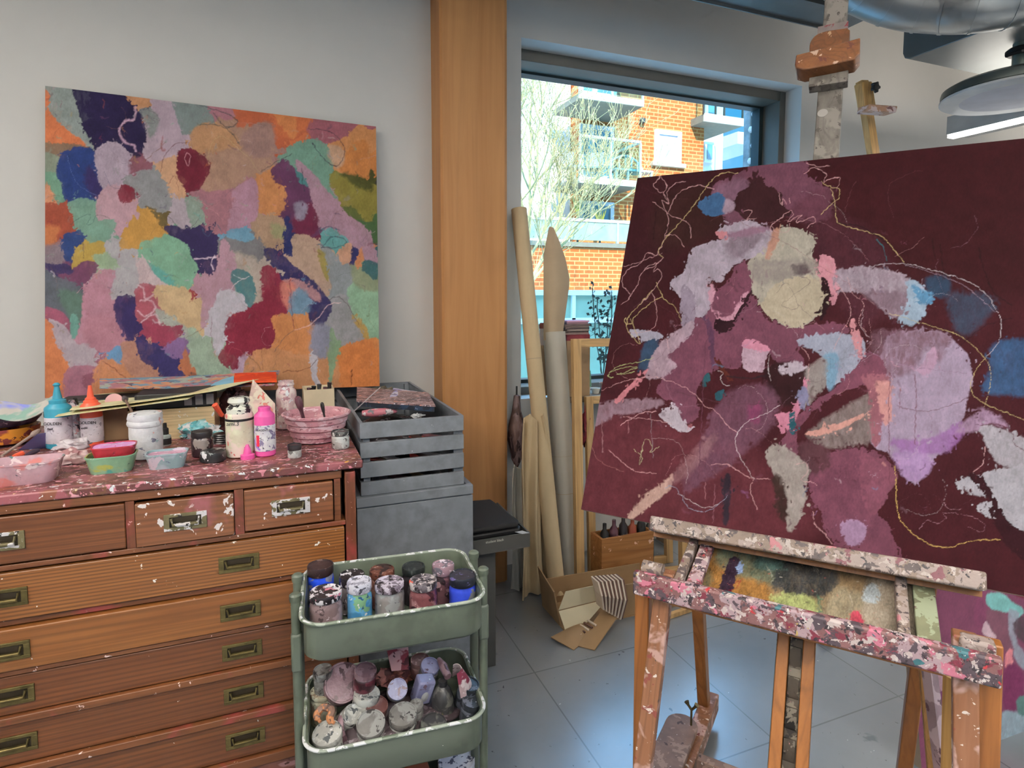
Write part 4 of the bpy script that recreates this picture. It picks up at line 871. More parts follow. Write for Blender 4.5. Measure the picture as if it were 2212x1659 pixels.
# bare tree
random.seed(21)
tb = B()
def branch(p, d, L, r, dep):
    n = 5; pts = [p]; q = p.copy(); dd = d.copy()
    for i in range(n):
        dd = (dd+Vector((random.uniform(-.16, .16), random.uniform(-.12, .12), random.uniform(-.06, .16)))).normalized()
        q = q+dd*L/n; pts.append(q.copy())
    tb.tube(pts, [max(.0035, r*(1-.5*i/n)) for i in range(n+1)], 5 if dep < 3 else 3)
    if dep >= 5: tb.lathe([(0, -.012), (.011, 0), (0, .018)], q, 4)
    if dep >= 6: return
    for k in range(4 if dep < 4 else 3):
        i = random.randint(1, n); s = .9
        nd = (dd+Vector((random.uniform(-s, s), random.uniform(-.6, .6), random.uniform(-.35, .8)))).normalized()
        branch(pts[i], nd, L*random.uniform(.5, .78), r*.55, dep+1)
TY = 9.5
t0 = AY(1128, 700, TY)
branch(t0-Vector((.15, 0, .6)), Vector((.15, 0, 1)), 2.4, .055, 1)
branch(AY(1140, 620, TY), Vector((.42, 0, .9)), 1.7, .038, 1)
branch(AY(1135, 560, TY), Vector((.16, .1, 1)), 2.0, .035, 1)
branch(AY(1165, 470, TY), Vector((.1, 0, 1)), 1.5, .025, 2)
tag(obj('bare_tree', tb, plain('tree_bark_pale', (.48, .44, .22, 1), .8, 0, .2)), 'bare spring tree with thin budding branches outside the left of the window', 'tree')
# small plants outside
def twiggy(name, p, h, label, leafcol, n=26, cat='plant', spread=.1):
    t = thing(name, label, cat, p)
    st = B(); lf = B(); random.seed(int(p[0]*100))
    for k in range(4):
        pts = [Vector((0, 0, 0))]; dx = random.uniform(-.25, .25)
        for i in range(8): pts.append(pts[-1]+Vector((dx*h/8+random.uniform(-.01, .01), random.uniform(-.01, .01), h/8*random.uniform(.8, 1.05))))
        st.tube(pts, .004, 5)
        for i in range(2, 9):
            for j in range(4):
                q = pts[i]+Vector((random.uniform(-spread, spread)*.5, random.uniform(-.03, .03), random.uniform(-.03, .03)))
                a = Vector((random.uniform(-1, 1), random.uniform(-.6, .6), random.uniform(-.2, 1))).normalized()*.035; b2 = a.cross(Vector((0, 1, .2))).normalized()*.012
                lf.add([q, q+a*.5+b2+Vector((0, .003, 0)), q+a, q+a*.5-b2+Vector((0, .003, 0))], [(0, 1, 2, 3)])
                lf.tube([pts[i], q], .0015, 3)
    obj('stems', st, plain('plant_stem', (.05, .07, .05, 1), .7), t); obj('leaves', lf, leafcol, t)
    return t
pp = AY(1302, 745, 3.75)
t = twiggy('potted_shrub', (pp.x, 3.75, pp.z-.25), .66, 'dark small-leaved shrub standing outside close to the window glass', plain('shrub_leaf', (.035, .06, .05, 1), .7))
obj('pot', B().lathe([(.09, -.25), (.13, 0), (.12, 0), (.11, -.02), (0, -.02)], (0, 0, 0), 20), plain('pot_grey', (.2, .2, .2, 1), .7), t)
obj('stand', B().box(-.1, .1, -.1, .1, -(pp.z-.25)-.1, -.25), plain('pot_grey', (.2, .2, .2, 1), .7), t)
for px, py, lb in ((1248, 440, 'spiky yellow-green plant on the lower terrace, left of the other'), (1296, 470, 'low yellow-green plant beside the terrace window')):
    p = AY(px, py+25, 15.3)
    t = thing('terrace_plant', lb, 'plant', (p.x, 15.3, zt2))
    lf = B()
    for k in range(14):
        a = 2*PI*k/14; top = Vector((math.cos(a)*.2, math.sin(a)*.15, p.z-zt2+.45+.2*random.random())); base = Vector((0, 0, p.z-zt2))
        lf.prism([base+V(.02, 0, 0), base-V(.02, 0, 0), top], (0, .015, 0))
    obj('leaves', lf, plain('yucca_leaf', (.45, .50, .08, 1), .6), t); obj('trunk', B().tube([(0, 0, 0), (0, 0, p.z-zt2)], .03, 8), plain('plant_stem', (.05, .07, .05, 1), .7), t)
# ================================================================ WALL PAINTING
m_edge = plain('raw_canvas_edge', C(168, 150, 130, 1.2), .8)
tl, bl_, br_ = AY(66, 182, WY-.05), AY(97, 860, 2.755), AY(820, 834, 2.755)
d1 = (br_-bl_).normalized(); W1 = (br_-bl_).length; u1 = (tl-bl_); H1 = u1.length; u1 = (u1-d1*u1.dot(d1)).normalized()
def tone(c, a, g, ds):   # overall paint tone: strength, contrast, greyness
    c = a*np.clip(c, 0, 1)**g; l = (c@np.array([.3, .6, .1]))[:, None]
    return np.clip(c*(1-ds)+l*ds, .003, .95)
def paint_left(P, iu, jv):
    px, py = px_of(P); X = (px-40)*2.3695; Y = (py-160)*2.3695
    pt = Painter(X, Y, (160, 118, 118), 42, 1.12)
    pt.fill(LEFT)
    for a in LEFT:
        soft = a[2] if len(a) > 2 else 5
        op = a[4] if len(a) > 4 else 1
        pt.poly(a[0], a[1], soft, .12 if soft else 0, op)
    bx = (60, 60, 1850, 1640)
    pt.dabs(LEFT, 150, 3, bx, .12, .5, .55); pt.smear(600, 600, 9, .56)
    pt.dabs(LEFT, 60, 8, bx, .08, .3, .8)
    for a in LEFTL: pt.line(a[0], a[1], a[2])
    pt.threads(70, 4, bx, [(60, 50, 60), (90, 60, 60), (190, 160, 170), (60, 70, 80), (120, 80, 60)], 2.6, 2.6, .5)
    pt.grain(.16); return tone(pt.c, .88, 1.1, .2)
ap = thing('abstract_painting', 'square multicoloured abstract painting leaning on the wall above the chest of drawers', 'painting', bl_)
o, bk = canvas('canvas', bl_, d1, u1, W1, H1, .035, 600, 600, paint_left, m_edge, ap, .65)
obj('stretcher', bk, m_edge, ap, world=True)
# ================================================================ EASEL + BIG PAINTING
phi, bb = math.radians(24), math.radians(-52)
EB = V(.72, 1.328, .911)
ed = V(math.cos(bb), math.sin(bb), 0); ea = V(-math.sin(bb), math.cos(bb), 0)      # along, away (horizontal)
eu = V(0, 0, 1)*math.cos(phi)+ea*math.sin(phi); en = ed.cross(eu)                   # up the slope, towards the viewer
def E(a, b, c=0): return EB+ed*a+eu*b+en*c
def EH(px, py, c): return AP(px, py, ea*c, ea)                                      # vertical plane parallel to the easel front
def EP(px, py, c=0): return AP(px, py, EB+en*c, en)
def paint_right(P, iu, jv):
    px, py = px_of(P); X = (px-1240)*1.6924; Y = (py-280)*1.6924
    pt = Painter(X, Y, (74, 26, 36), 36, .56)
    for a in RIGHT:
        soft = a[2] if len(a) > 2 else 0; st = a[3] if len(a) > 3 else (.05 if soft else 0); op = a[4] if len(a) > 4 else 1
        pt.poly(a[0], a[1], soft, st, op)
    bx = (300, 380, 1300, 1450)
    pt.dabs([a for a in RIGHT[12:] if sum(a[1]) > 250], 46, 6, bx, .1, .45, .5); pt.dabs([((0, 0), (64, 26, 34)), ((0, 0), (90, 50, 66)), ((0, 0), (118, 68, 90))], 60, 9, bx, .12, .6, .6)
    pt.smear(820, 690, 12, .56, 41)
    for a in RIGHTL: pt.line(a[0], a[1], a[2]*.9, 1.15)
    pt.threads(46, 14, (200, 250, 1500, 1400), [PP_, (120, 80, 92), (150, 120, 140), PW_, (60, 24, 34)], 4.0, 2.0, .45)
    pt.grain(.16); return tone(pt.c, 1.22, 1.12, .16)
bp = thing('large_painting', 'large dark red abstract painting with lilac and cream shapes, standing on the easel', 'painting', E(0, 0))
WP = 1.20
o, bk = canvas('canvas', E(0, 0), ed, eu, WP, .992, .036, 820, 690, paint_right, m_edge, bp, .7)
obj('stretcher', bk, m_edge, bp, world=True)
SPM = 1.5
_C0 = C
def C(r, g, b, k=None): return _C0(r, g, b, (KD if k is None else k)*.80)
MC = [(C(176, 150, 156), 16, .55), (C(110, 40, 56), 19, .58), (C(70, 58, 66), 24, .56), (C(200, 120, 140), 14, .62), (C(206, 190, 186), 34, .62), (C(50, 96, 104), 11, .69), (C(180, 56, 60), 22, .67), (C(196, 170, 96), 20, .72), (C(40, 32, 38), 45, .62), (C(224, 214, 210), 60, .66)]
m_tray = splat('easel_paint_crust', C(120, 84, 84), MC, .55, (1, 1, 1), 0, .9)
m_trayl = splat('easel_paint_pale', C(124, 108, 98), [(C(160, 144, 138), 18, .54), (C(110, 66, 74), 22, .63), (C(74, 64, 64), 30, .60), (C(190, 178, 172), 44, .61), (C(180, 120, 126), 14, .67), (C(44, 38, 42), 55, .66)], .55, (1, 1, 1), 0, .9)
m_oak = wood('easel_beech', C(150, 92, 40, 1.3), C(176, 112, 56, 1.3), 'Z', .8, .4, rings=7)
m_leg = wood('easel_leg_paint', C(140, 92, 62, 1.3), C(160, 110, 80, 1.3), 'Z', .8, .5, layers=[(C(186, 150, 140), 9, .56, .05), (C(120, 60, 52), 14, .66), (C(226, 214, 206), 30, .68), (C(50, 34, 34), 26, .72)], rings=7)
m_mast = wood('easel_mast_grey', C(112, 106, 98, .85), C(150, 142, 134, .85), 'Z', .8, .6, layers=[(C(118, 112, 106), 10, .58, .06), (C(60, 54, 50), 24, .62)], rings=9)
m_blk = wood('easel_block_brown', C(120, 72, 36, .85), C(150, 92, 50, .85), 'X', 1.0, .5, layers=[(C(84, 52, 30), 14, .6), (C(160, 130, 100), 26, .68)], rings=7)
m_blk2 = wood('easel_block_orange', C(140, 84, 44, .8), C(164, 104, 58, .8), 'X', 1.0, .5, layers=[(C(84, 40, 34), 16, .62), (C(190, 160, 140), 22, .68)], rings=7)
es = thing('studio_easel', 'big wooden studio easel crusted with paint, holding the dark red painting', 'easel', (1.1, 1.0, 0))
def eo(name, b, m, **k): return obj(name, b, m, es, world=True, **k)
# mast behind the canvas, split guide below
eo('mast', B().obox(E(.474, -.62, -.072), ed*.062, eu*2.36, en*.030), m_mast, bev=.003)
eo('mast_hole', B().lathe([(0, 0), (.013, .0), (.013, .002), (0, .002)], E(.490, 1.172, -.043), 24, M=Matrix((ed, eu, en)).transposed()), plain('hole_pale', C(176, 170, 164, 1.3), .7))
for a in (.482, .529): eo('mast_guide', B().obox(E(a, -.95, .004), ed*.022, eu*.86, en*.034), m_oak, bev=.002)
rt = B().obox(E(.505, -.95, .006), ed*.023, eu*.86, en*.016)
for k in range(15): rt.hexa([E(.506, -.94+k*.055, .022), E(.526, -.94+k*.055, .022), E(.526, -.94+k*.055+.04, .022), E(.506, -.94+k*.055+.04, .022)], [E(.506, -.94+k*.055+.003, .024), E(.526, -.94+k*.055+.003, .024), E(.526, -.94+k*.055+.04, .034), E(.506, -.94+k*.055+.04, .034)])
eo('ratchet', rt, splat('ratchet_metal', C(66, 58, 50), [(C(120, 112, 100), 18, .58), (C(170, 120, 120), 30, .7), (C(30, 26, 24), 24, .6)], .45, metal=.3))
# top clamp
def eprism(pts, c0, c1): return B().prism([E(a, b, c0) for a, b in pts], en*(c1-c0))
hb = smoothpts([(.448, 1.36, 0), (.447, 1.40, 0), (.462, 1.425, 0), (.49, 1.432, 0)], 4)
eo('clamp_plate', eprism([(.448, 1.29)]+[(p.x, p.y) for p in hb]+[(.538, 1.428), (.546, 1.418), (.546, 1.29)], -.042, -.012), m_blk, bev=.002)
cb = [(.419, 1.288), (.416, 1.30), (.417, 1.333), (.45, 1.336), (.573, 1.352), (.574, 1.30), (.562, 1.282), (.50, 1.278), (.44, 1.276)]
eo('clamp_bar', eprism(cb, -.030, .022), m_blk2, bev=.003)
eo('clamp_foot', eprism([(.452, 1.245), (.452, 1.285), (.548, 1.285), (.548, 1.245)], -.042, -.014), m_mast, bev=.002)
eo('clamp_top_strap', eprism([(.462, 1.44), (.462, 1.475), (.54, 1.475), (.54, 1.44)], -.042, -.034), splat('strap_grey', C(110, 100, 98), [(C(110, 30, 40), 12, .6)], .5))
# canvas ledge
l0, l1 = EP(1400, 1145, .05), EP(2133, 1278, .05)
ld = (l1-l0).normalized(); lu = eu
lh = (EP(1400, 1112, .05)-l0).length*.98
eo('canvas_ledge', B().obox(l0-en*.05, ld*(l1-l0).length, lu*lh, en*.05), m_trayl, bev=.004)
eo('ledge_back', B().obox(l0-en*.075-eu*.01, ld*(l1-l0).length, lu*.05, en*.024), m_oak)
# tray: front rail, floor, sides
cr = 1.19
r0, r1, r2, r3 = EH(1366, 1284, cr), EH(2166, 1464, cr), EH(2168, 1372, cr), EH(1368, 1236, cr)
rd = (r1-r0); rd.z = 0; L = rd.length; rd.normalize(); rh = (r3-r0).length
z0r, z1r = r0.z, r1.z
eo('tray_rail', B().hexa([r0, r0+rd*L, r0+rd*L+ea*.02, r0+ea*.02], [r0+V(0, 0, rh), r0+rd*L+V(0, 0, rh), r0+rd*L+ea*.02+V(0, 0, rh), r0+ea*.02+V(0, 0, rh)]), m_tray, bev=.004)
TZ = r0.z+.012
def tray_board(P=None):
    return None
ft0 = EH(1436, 1250, cr+.02); f_l = ft0; 
tx0 = r0+rd*.075+ea*.02; Lf = L-.15
back = .205; rise = (l0.z-.012)-TZ-.01
def paint_tray(P, iu, jv):
    X, Y = iu*1000, jv*300
    pt = Painter(X, Y, (124, 104, 78), 34, .95)
    pt.poly([(0,0),(420,0),(380,160),(300,300),(0,300)], (128, 92, 50), 30)
    pt.poly([(150,190),(420,170),(420,300),(150,300)], (84, 92, 78), 30, .3)
    pt.poly([(400,150),(600,160),(640,290),(430,300)], (52, 54, 56), 20, .2)
    pt.poly([(420,20),(560,20),(580,120),(500,150),(400,110)], (150, 158, 104), 18, .2)
    pt.poly([(540,60),(590,110),(570,160),(620,0),(540,0)], (56, 104, 88), 10, .2)
    pt.poly([(30,40),(140,60),(130,160),(40,170)], (74, 72, 56), 20, .3)
    pt.poly([(190,60),(235,70),(240,200),(225,260),(190,240),(180,150)], (44, 32, 44), 3)
    pt.poly([(235,180),(260,190),(250,240),(232,225)], (140, 160, 200), 3)
    pt.poly([(600,0),(800,0),(800,180),(640,200)], (134, 124, 104), 30, .3)
    pt.poly([(760,20),(1000,0),(1000,300),(790,300),(750,160)], (164, 152, 136), 24, .2)
    pt.poly([(745,180),(800,190),(800,250),(760,250)], (190, 200, 206), 8, .2)
    pt.poly([(700,60),(745,60),(740,130),(705,120)], (168, 60, 80), 4, .1)
    pt.poly([(760,20),(800,60),(860,50),(850,0),(770,0)], (166, 26, 48), 3)
    pt.poly([(300,220),(420,240),(400,280),(310,270)], (70, 92, 88), 20, .2)
    r = np.random.default_rng(5)
    for k in range(240):
        x, y = r.random()*1000, r.random()*300; rr = r.random()**3*7+2
        c = [(40, 34, 36), (206, 198, 188), (90, 80, 70), (60, 50, 60), (180, 90, 80)][r.integers(5)]
        pt.line([(x, y), (x+rr*r.random()*2, y+1)], c, rr, .8, False, False)
    pt.line([(230,120),(260,150),(250,110),(215,90)], (120, 30, 40), 7)
    pt.threads(60, 9, (300, 0, 1000, 300), [(60, 54, 50), (90, 80, 70), (190, 180, 168), (40, 40, 44)], 1.6, 4, .5)
    pt.smear(420, 140, 10, .5)
    pt.grain(.5); return np.clip(pt.c, .003, .95)
uvec = (ea*back+V(0, 0, rise)); UL = uvec.length; uvec.normalize()
trh = obj('tray_floor', B().obox(tx0-rd.cross(uvec).normalized()*0.0-V(0, 0, .012), rd*Lf, uvec*UL, V(0, 0, .010)), m_oak, es, world=True)
base0 = tx0+V(0, 0, 0)
co, _ = canvas('tray_panel', base0+V(0, 0, .0), rd, uvec, Lf, UL, .002, 420, 140, paint_tray, m_oak, es, .45)
for s_, wd in ((0, .052), (1, .066)):
    p = tx0+rd*(Lf-wd if s_ else 0)+V(0, 0, .001)
    eo('tray_side', B().obox(p, rd*(wd*.35 if s_ == 0 else wd*.3), uvec*(UL+.01), V(0, 0, .03)), m_trayl, bev=.003)
    eo('tray_side_board', B().obox(p+rd*(wd*.45), rd*wd*.55, uvec*(UL+.01), V(0, 0, .018)), m_tray if s_ == 0 else splat('tray_side_green', C(120, 122, 96), [(C(160, 168, 140), 16, .55), (C(90, 60, 60), 24, .66)], .5), bev=.002)
eo('tray_knob', B().tube([r3+rd*.012+ea*.03+V(0, 0, .002), r3+rd*.055+ea*.03+V(0, 0, .002)], .016, 20), m_trayl)
eo('rail_end_block', B().obox(r0+rd*(L-.055)+ea*.021+V(0, 0, rh*.4), rd*.05, ea*.03, V(0, 0, rh*.85)), m_trayl, bev=.006)
# front legs and side boards
def leg(name, px0, py0, c0, px1, py1, c1, w_, m, ext=.45, thk=.028, up=.0):
    a, c = EH(px0, py0, c0), EH(px1, py1, c1); d = (c-a)
    k = (a.z-.0)/(a.z-c.z); q = a+d*k      # carried down to the floor
    a2 = a-d.normalized()*up
    s = ed
    b = B().hexa([q-s*w_/2, q+s*w_/2, q+s*w_/2+ea*thk, q-s*w_/2+ea*thk], [a2-s*w_/2, a2+s*w_/2, a2+s*w_/2+ea*thk, a2-s*w_/2+ea*thk])
    return eo(name, b, m, bev=.003)
leg('front_leg', 1428, 1300, 1.215, 1386, 1659, 1.17, .036, m_leg, up=.06)
leg('front_leg', 2087, 1455, 1.215, 2088, 1659, 1.20, .036, m_leg, up=.06)
leg('side_post', 1386, 1292, 1.245, 1381, 1659, 1.245, .032, m_oak, up=.03)
leg('side_post', 2138, 1455, 1.245, 2132, 1659, 1.235, .036, m_oak, up=.05)
leg('rear_leg', 1506, 1322, 1.80, 1519, 1550, 1.97, .034, m_oak, up=.4, thk=.04)
leg('rear_leg', 1984, 1440, 1.72, 1956, 1659, 1.80, .034, m_oak, up=.4, thk=.04)
leg('rear_brace', 1996, 1445, 1.60, 2012, 1659, 1.72, .020, wood('light_brace', C(180, 126, 62, 1.3), C(200, 146, 80, 1.3), 'Z', 1), up=.3, thk=.02)
# foot plate with wing bolt and base rails
f0 = AZ(1435, 1680, .10); 
pc = AZ(1472, 1575, .10)
pl_ = B(); ax = ed; ay = -ea
rp = [pc+ax*(.045*math.cos(t))-ay*(.045*math.sin(t)) for t in [PI*k/10 for k in range(11)]]
rp = [pc+ax*.048*math.cos(t)+ea*.048*math.sin(t) for t in [PI*k/10 for k in range(11)]]+[pc-ax*.048-ea*.30, pc+ax*.048-ea*.30]
m_plate = splat('foot_plate_brown', C(112, 88, 78), [(C(140, 116, 104), 12, .55), (C(200, 190, 184), 40, .7), (C(60, 40, 36), 18, .68)], .55)
eo('foot_plate', pl_.prism(rp, (0, 0, .018)), m_plate, bev=.002)
eo('base_rail', B().obox(pc+V(-.02, 0, 0)-ea*.9-V(0, 0, .06)+ax*.03, ax*.05, ea*1.15, V(0, 0, .058)), m_leg, bev=.003)
bt = AZ(1493, 1566, .118)
wb = B().tube([bt, bt+V(0, 0, .055)], .0035, 10)
for s in (-1, 1): wb.tube([bt+V(0, 0, .05), bt+V(0, 0, .062)+ax*.010*s, bt+V(0, 0, .072)+ax*.016*s], [.004, .004, .008], 10)
eo('wing_bolt', wb, plain('bolt_dark_brass', C(86, 76, 50), .4, .7))
cp = AZ(1505, 1640, .12)
eo('cross_rail', B().obox(cp-V(0, 0, .05), ed*.62, ea*.03, V(0, 0, .05)), m_plate, bev=.003)
C = _C0; SPM = 1.0
# ================================================================ SECOND EASEL (only its top shows)
s0, s1 = AY(1862, 176, 2.45), AY(1886, 330, 2.40)
se = thing('second_easel', 'light wooden easel behind the dark red painting, with a black knob near its top', 'easel', (s1.x+.1, 2.3, 0))
dv = (s1-s0).normalized(); foot = s0+dv*(s0.z/-dv.z)
m_beech = wood('pale_beech', C(186, 140, 78, 1.35), C(206, 162, 100, 1.35), 'Z', 1, .45, rings=6)
m_beech2 = wood('pale_beech_painted', C(186, 140, 110, 1.35), C(190, 150, 126, 1.35), 'X', 1, .5, layers=[(C(190, 170, 166), 14, .5, .04), (C(110, 74, 70), 20, .64)], rings=6)
obj('mast', B().bar(foot, s0, .055, .04, (0, 1, 0)), m_beech, se, world=True, bev=.003)
hd = AY(1868, 205, 2.40)
obj('sliding_head', B().bar(hd-dv*.065, hd+dv*.075, .078, .055, (0, 1, 0)), m_beech, se, world=True, bev=.008)
hb0 = AY(1878, 232, 2.33)
obj('head_ledge', B().obox(hb0+V(-.045, -.03, -.03), V(.145, -.05, -.008), V(0, .07, 0), V(.008, 0, .035)), m_beech2, se, world=True, bev=.004)
kb = AY(1886, 190, 2.35)
kn = B().lathe([(.008, 0), (.02, .004), (.024, .014), (.02, .024), (0, .026)], kb, 6, M=rotm('X', 90))
for k in range(5):
    a = 2*PI*k/5; kn.lathe([(0, 0), (.008, .002), (.008, .018), (0, .02)], kb+V(.021*math.cos(a), -.004, .021*math.sin(a)), 10, M=rotm('X', 90))
obj('knob', kn, m_black, se, world=True)
for s in (-1, 1): obj('leg', B().bar(foot+V(.28*s, .1, 0)-V(0, 0, foot.z), foot+(s0-foot)*.45, .035, .03, (0, 1, 0)), m_beech, se, world=True)
# ================================================================ CANVAS ON THE FLOOR BEHIND THE EASEL
q0, q1 = AZ(2159, 1600, .0), AZ(2212, 1580, .0)
cd = (q1-q0); cd.z = 0; cd.normalize()
ca_ = AZ(2010, 1640, 0)
def paint_low(P, iu, jv):
    px, py = px_of(P); X, Y = px, py
    pt = Painter(X, Y, (122, 70, 92), 16, 1.15)
    S = lambda pts: [(1960+x/3.615, 1200+y/3.615) for x, y in pts]
    pt.poly(S([(500,200),(1200,200),(1200,420),(900,330),(640,260),(560,300)]), (104, 34, 44), 4, .2)
    pt.poly(S([(560,300),(620,280),(680,420),(620,500),(600,620),(540,560),(520,420)]), (128, 70, 96), 4)
    pt.poly(S([(620,320),(720,290),(820,360),(900,430),(860,500),(800,450),(720,450),(640,400)]), (138, 196, 190), 3)
    pt.poly(S([(580,600),(620,500),(690,640),(640,640)]), (226, 190, 196), 2)
    pt.poly(S([(640,420),(780,470),(830,640),(800,780),(740,700),(690,640),(620,500)]), (122, 80, 94), 3)
    pt.poly(S([(790,440),(870,460),(850,600),(900,760),(1000,840),(1000,950),(860,830),(820,700)]), (160, 160, 172), 4, .2)
    pt.poly(S([(850,500),(1100,480),(1100,700),(880,660)]), (80, 66, 72), 4, .2)
    pt.poly(S([(770,760),(820,740),(820,860),(770,900)]), (226, 140, 146), 2)
    pt.poly(S([(760,880),(900,900),(890,1200),(760,1260)]), (112, 52, 84), 5)
    pt.poly(S([(740,1230),(800,1210),(1000,1260),(1000,1420),(720,1460)]), (150, 168, 176), 6, .2)
    pt.poly(S([(880,1100),(1100,1120),(1100,1260),(880,1240)]), (90, 120, 116), 4)
    pt.poly(S([(200,900),(330,900),(330,1100),(220,1050)]), (176, 140, 148), 4)
    pt.poly(S([(230,1050),(330,1120),(310,1320),(240,1250)]), (110, 60, 94), 4)
    pt.grain(.15); return np.clip(pt.c, .003, .95)
fp = thing('unfinished_painting', 'plum and pale blue painting on the floor behind the right side of the easel', 'painting', q0-cd*.25)
up_ = (V(0, 0, 1)*math.cos(math.radians(8))+V(-cd.y, cd.x, 0)*math.sin(math.radians(8)))
o, bk = canvas('canvas', q0-cd*.36, cd, up_, 1.2, .76, .025, 260, 170, paint_low, m_edge, fp, .5)
obj('stretcher', bk, m_edge, fp, world=True)
a0 = EH(2054, 1450, 1.42); 
tag(obj('prop_batten', B().bar(V(a0.x, a0.y, 0)+V(.02, -.01, 0), a0+V(0, 0, -.01), .016, .02, (0, 1, 0)), m_beech), 'thin pale batten standing behind the right front leg of the easel', 'batten')
a0 = EH(2008, 1452, 1.5); a1 = EH(2034, 1659, 1.46)
dd = (a1-a0); q = a0+dd*(a0.z/-dd.z)
tag(obj('paint_stained_batten', B().bar(q, a0-dd*.3, .022, .02, (0, 1, 0)), splat('batten_grey_mauve', C(130, 110, 116), [(C(170, 150, 156), 14, .5), (C(90, 66, 74), 24, .62)], .6)), 'grey and mauve paint-stained batten leaning behind the easel legs', 'batten')
# ================================================================ PLAN CHEST
CXL, CXR, CF, CB, CT = -1.02, .222, 1.80, 2.72, .970
WS = [(C(226, 210, 204), 34, .715, .01), (C(150, 80, 84), 7, .70, .08)]
m_ch1 = wood('chest_frame_wood', C(108, 62, 34, 1.0), C(130, 80, 46, 1.0), 'X', .8, .45, layers=[(C(210, 190, 186), 42, .70, .01), (C(120, 52, 48), 6, .60, .1)], rings=10)
m_chz = wood('chest_stile_wood', C(104, 56, 34, 1.0), C(124, 72, 44, 1.0), 'Z', .8, .45, layers=[(C(200, 170, 166), 46, .70, .01), (C(118, 50, 46), 6, .58, .1)], rings=10)
m_dr = [wood('drawer_pine_%s' % n, C(*a, .98), C(*b_, .98), 'X', .75, .42, layers=L_, rings=r_, lines=ln, lstr=ls) for n, a, b_, L_, r_, ln, ls in (
    ('light', (146, 90, 44), (166, 108, 58), WS[:1], 20, 34, .75), ('mid', (140, 86, 42), (156, 100, 52), [(C(226, 210, 204), 34, .76, .01)], 12, 16, .3), ('dark', (112, 64, 34), (132, 80, 44), [(C(226, 210, 204), 40, .77, .01)], 14, 22, .5), ('splashed', (126, 76, 46), (146, 92, 58), [(C(214, 204, 200), 26, .655, .01), (C(130, 74, 78), 7, .58, .10)], 14, 20, .4))]
m_top = splat('chest_top_paint', C(98, 54, 52, 1.1), [(C(84, 44, 44), 14, .56, .03), (C(176, 112, 122), 40, .62), (C(90, 60, 40), 30, .62), (C(128, 72, 78), 9, .52, .08), (C(112, 66, 50), 12, .60, .04), (C(206, 150, 158), 26, .64), (C(232, 222, 216), 44, .655), (C(170, 120, 50), 12, .74), (C(100, 84, 110), 16, .70), (C(228, 190, 150), 34, .71)], .4, (1, 1.6, 1), bump=.6)
m_brass = plain('aged_brass', C(98, 86, 52, 1.3), .42, .75, .35, 30)
m_brassp = splat('aged_brass_painted', C(96, 88, 62), [(C(214, 206, 204), 26, .54), (C(40, 34, 30), 30, .62)], .45, metal=.4)
m_shadow = plain('drawer_gap_shade', C(40, 24, 16), .8)
ch = thing('plan_chest', 'wide old pine plan chest of drawers with brass recessed handles and a paint-crusted top', 'chest of drawers', ((CXL+CXR)/2, (CF+CB)/2, 0))
def co_(n, b, m, **k): return obj(n, b, m, k.pop('par', ch), world=True, **k)
co_('top', B().box(CXL-.01, CXR+.012, CF-.004, CB+.01, .944, CT), m_top, bev=.005)
co_('top_apron', B().box(CXL, CXR-.05, CF+.004, CF+.03, .918, .943), m_ch1, bev=.003)
co_('side_panel', B().box(CXR-.035, CXR-.012, CF+.03, CB, .02, .943), m_chz); co_('side_panel', B().box(CXL+.012, CXL+.035, CF+.03, CB, .02, .943), m_chz)
co_('back_panel', B().box(CXL, CXR-.02, CB-.02, CB, .02, .943), m_chz)
co_('stile', B().box(.181, CXR-.01, CF+.004, CF+.04, 0, .935), m_chz, bev=.003); co_('stile', B().box(CXL+.01, CXL+.05, CF+.004, CF+.04, 0, .935), m_chz, bev=.003)
co_('inner_stile', B().box(.150, .168, CF+.008, CF+.03, .79, .918), m_ch1)
co_('gap_shade_sheet', B().box(CXL+.05, .181, CF+.09, CF+.10, .06, .94), m_shadow)  # dark sheet standing in for the shade in the gaps between drawers
def rail(z0, z1, y=.006): co_('rail', B().box(CXL+.05, .181, CF+y, CF+.06, z0, z1), m_ch1, bev=.002)
rail(.776, .790, .002); rail(.632, .648); rail(.506, .519, -.004); rail(.382, .401, -.012); rail(.248, .267, -.014); rail(.100, .127, -.014)
co_('plinth', B().box(CXL+.02, CXR-.02, CF-.004, CF+.03, 0, .098), splat('plinth_paint', C(104, 66, 56), [(C(150, 110, 110), 10, .52, .06), (C(190, 180, 180), 16, .66), (C(70, 40, 34), 22, .62)], .6, (1, 1, 3)), bev=.003)
def handle(par, x, z, m, pulled=0, w_=.104, h=.046):
    y = CF-.001-pulled
    # brass plate as a frame round a recess, drop bar hanging inside
    f = B(); a, c, e, g = x-w_/2, x+w_/2, z-h/2, z+h/2
    f.box(a, c, y-.003, y+.002, g-.009, g).box(a, c, y-.003, y+.002, e, e+.009).box(a, a+.014, y-.003, y+.002, e+.009, g-.009).box(c-.014, c, y-.003, y+.002, e+.009, g-.009)
    hp = obj('handle', f, m, par, world=True, bev=.0008)
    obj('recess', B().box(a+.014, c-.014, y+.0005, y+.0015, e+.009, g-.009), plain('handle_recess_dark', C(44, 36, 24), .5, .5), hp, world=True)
    obj('drop_bar', B().tube([(a+.018, y-.004, g-.012), (a+.022, y-.008, z-.006), (c-.022, y-.008, z-.006), (c-.018, y-.004, g-.012)], .0035, 8).box(a+.02, c-.02, y-.007, y-.003, z-.012, z-.002), m, hp, world=True)
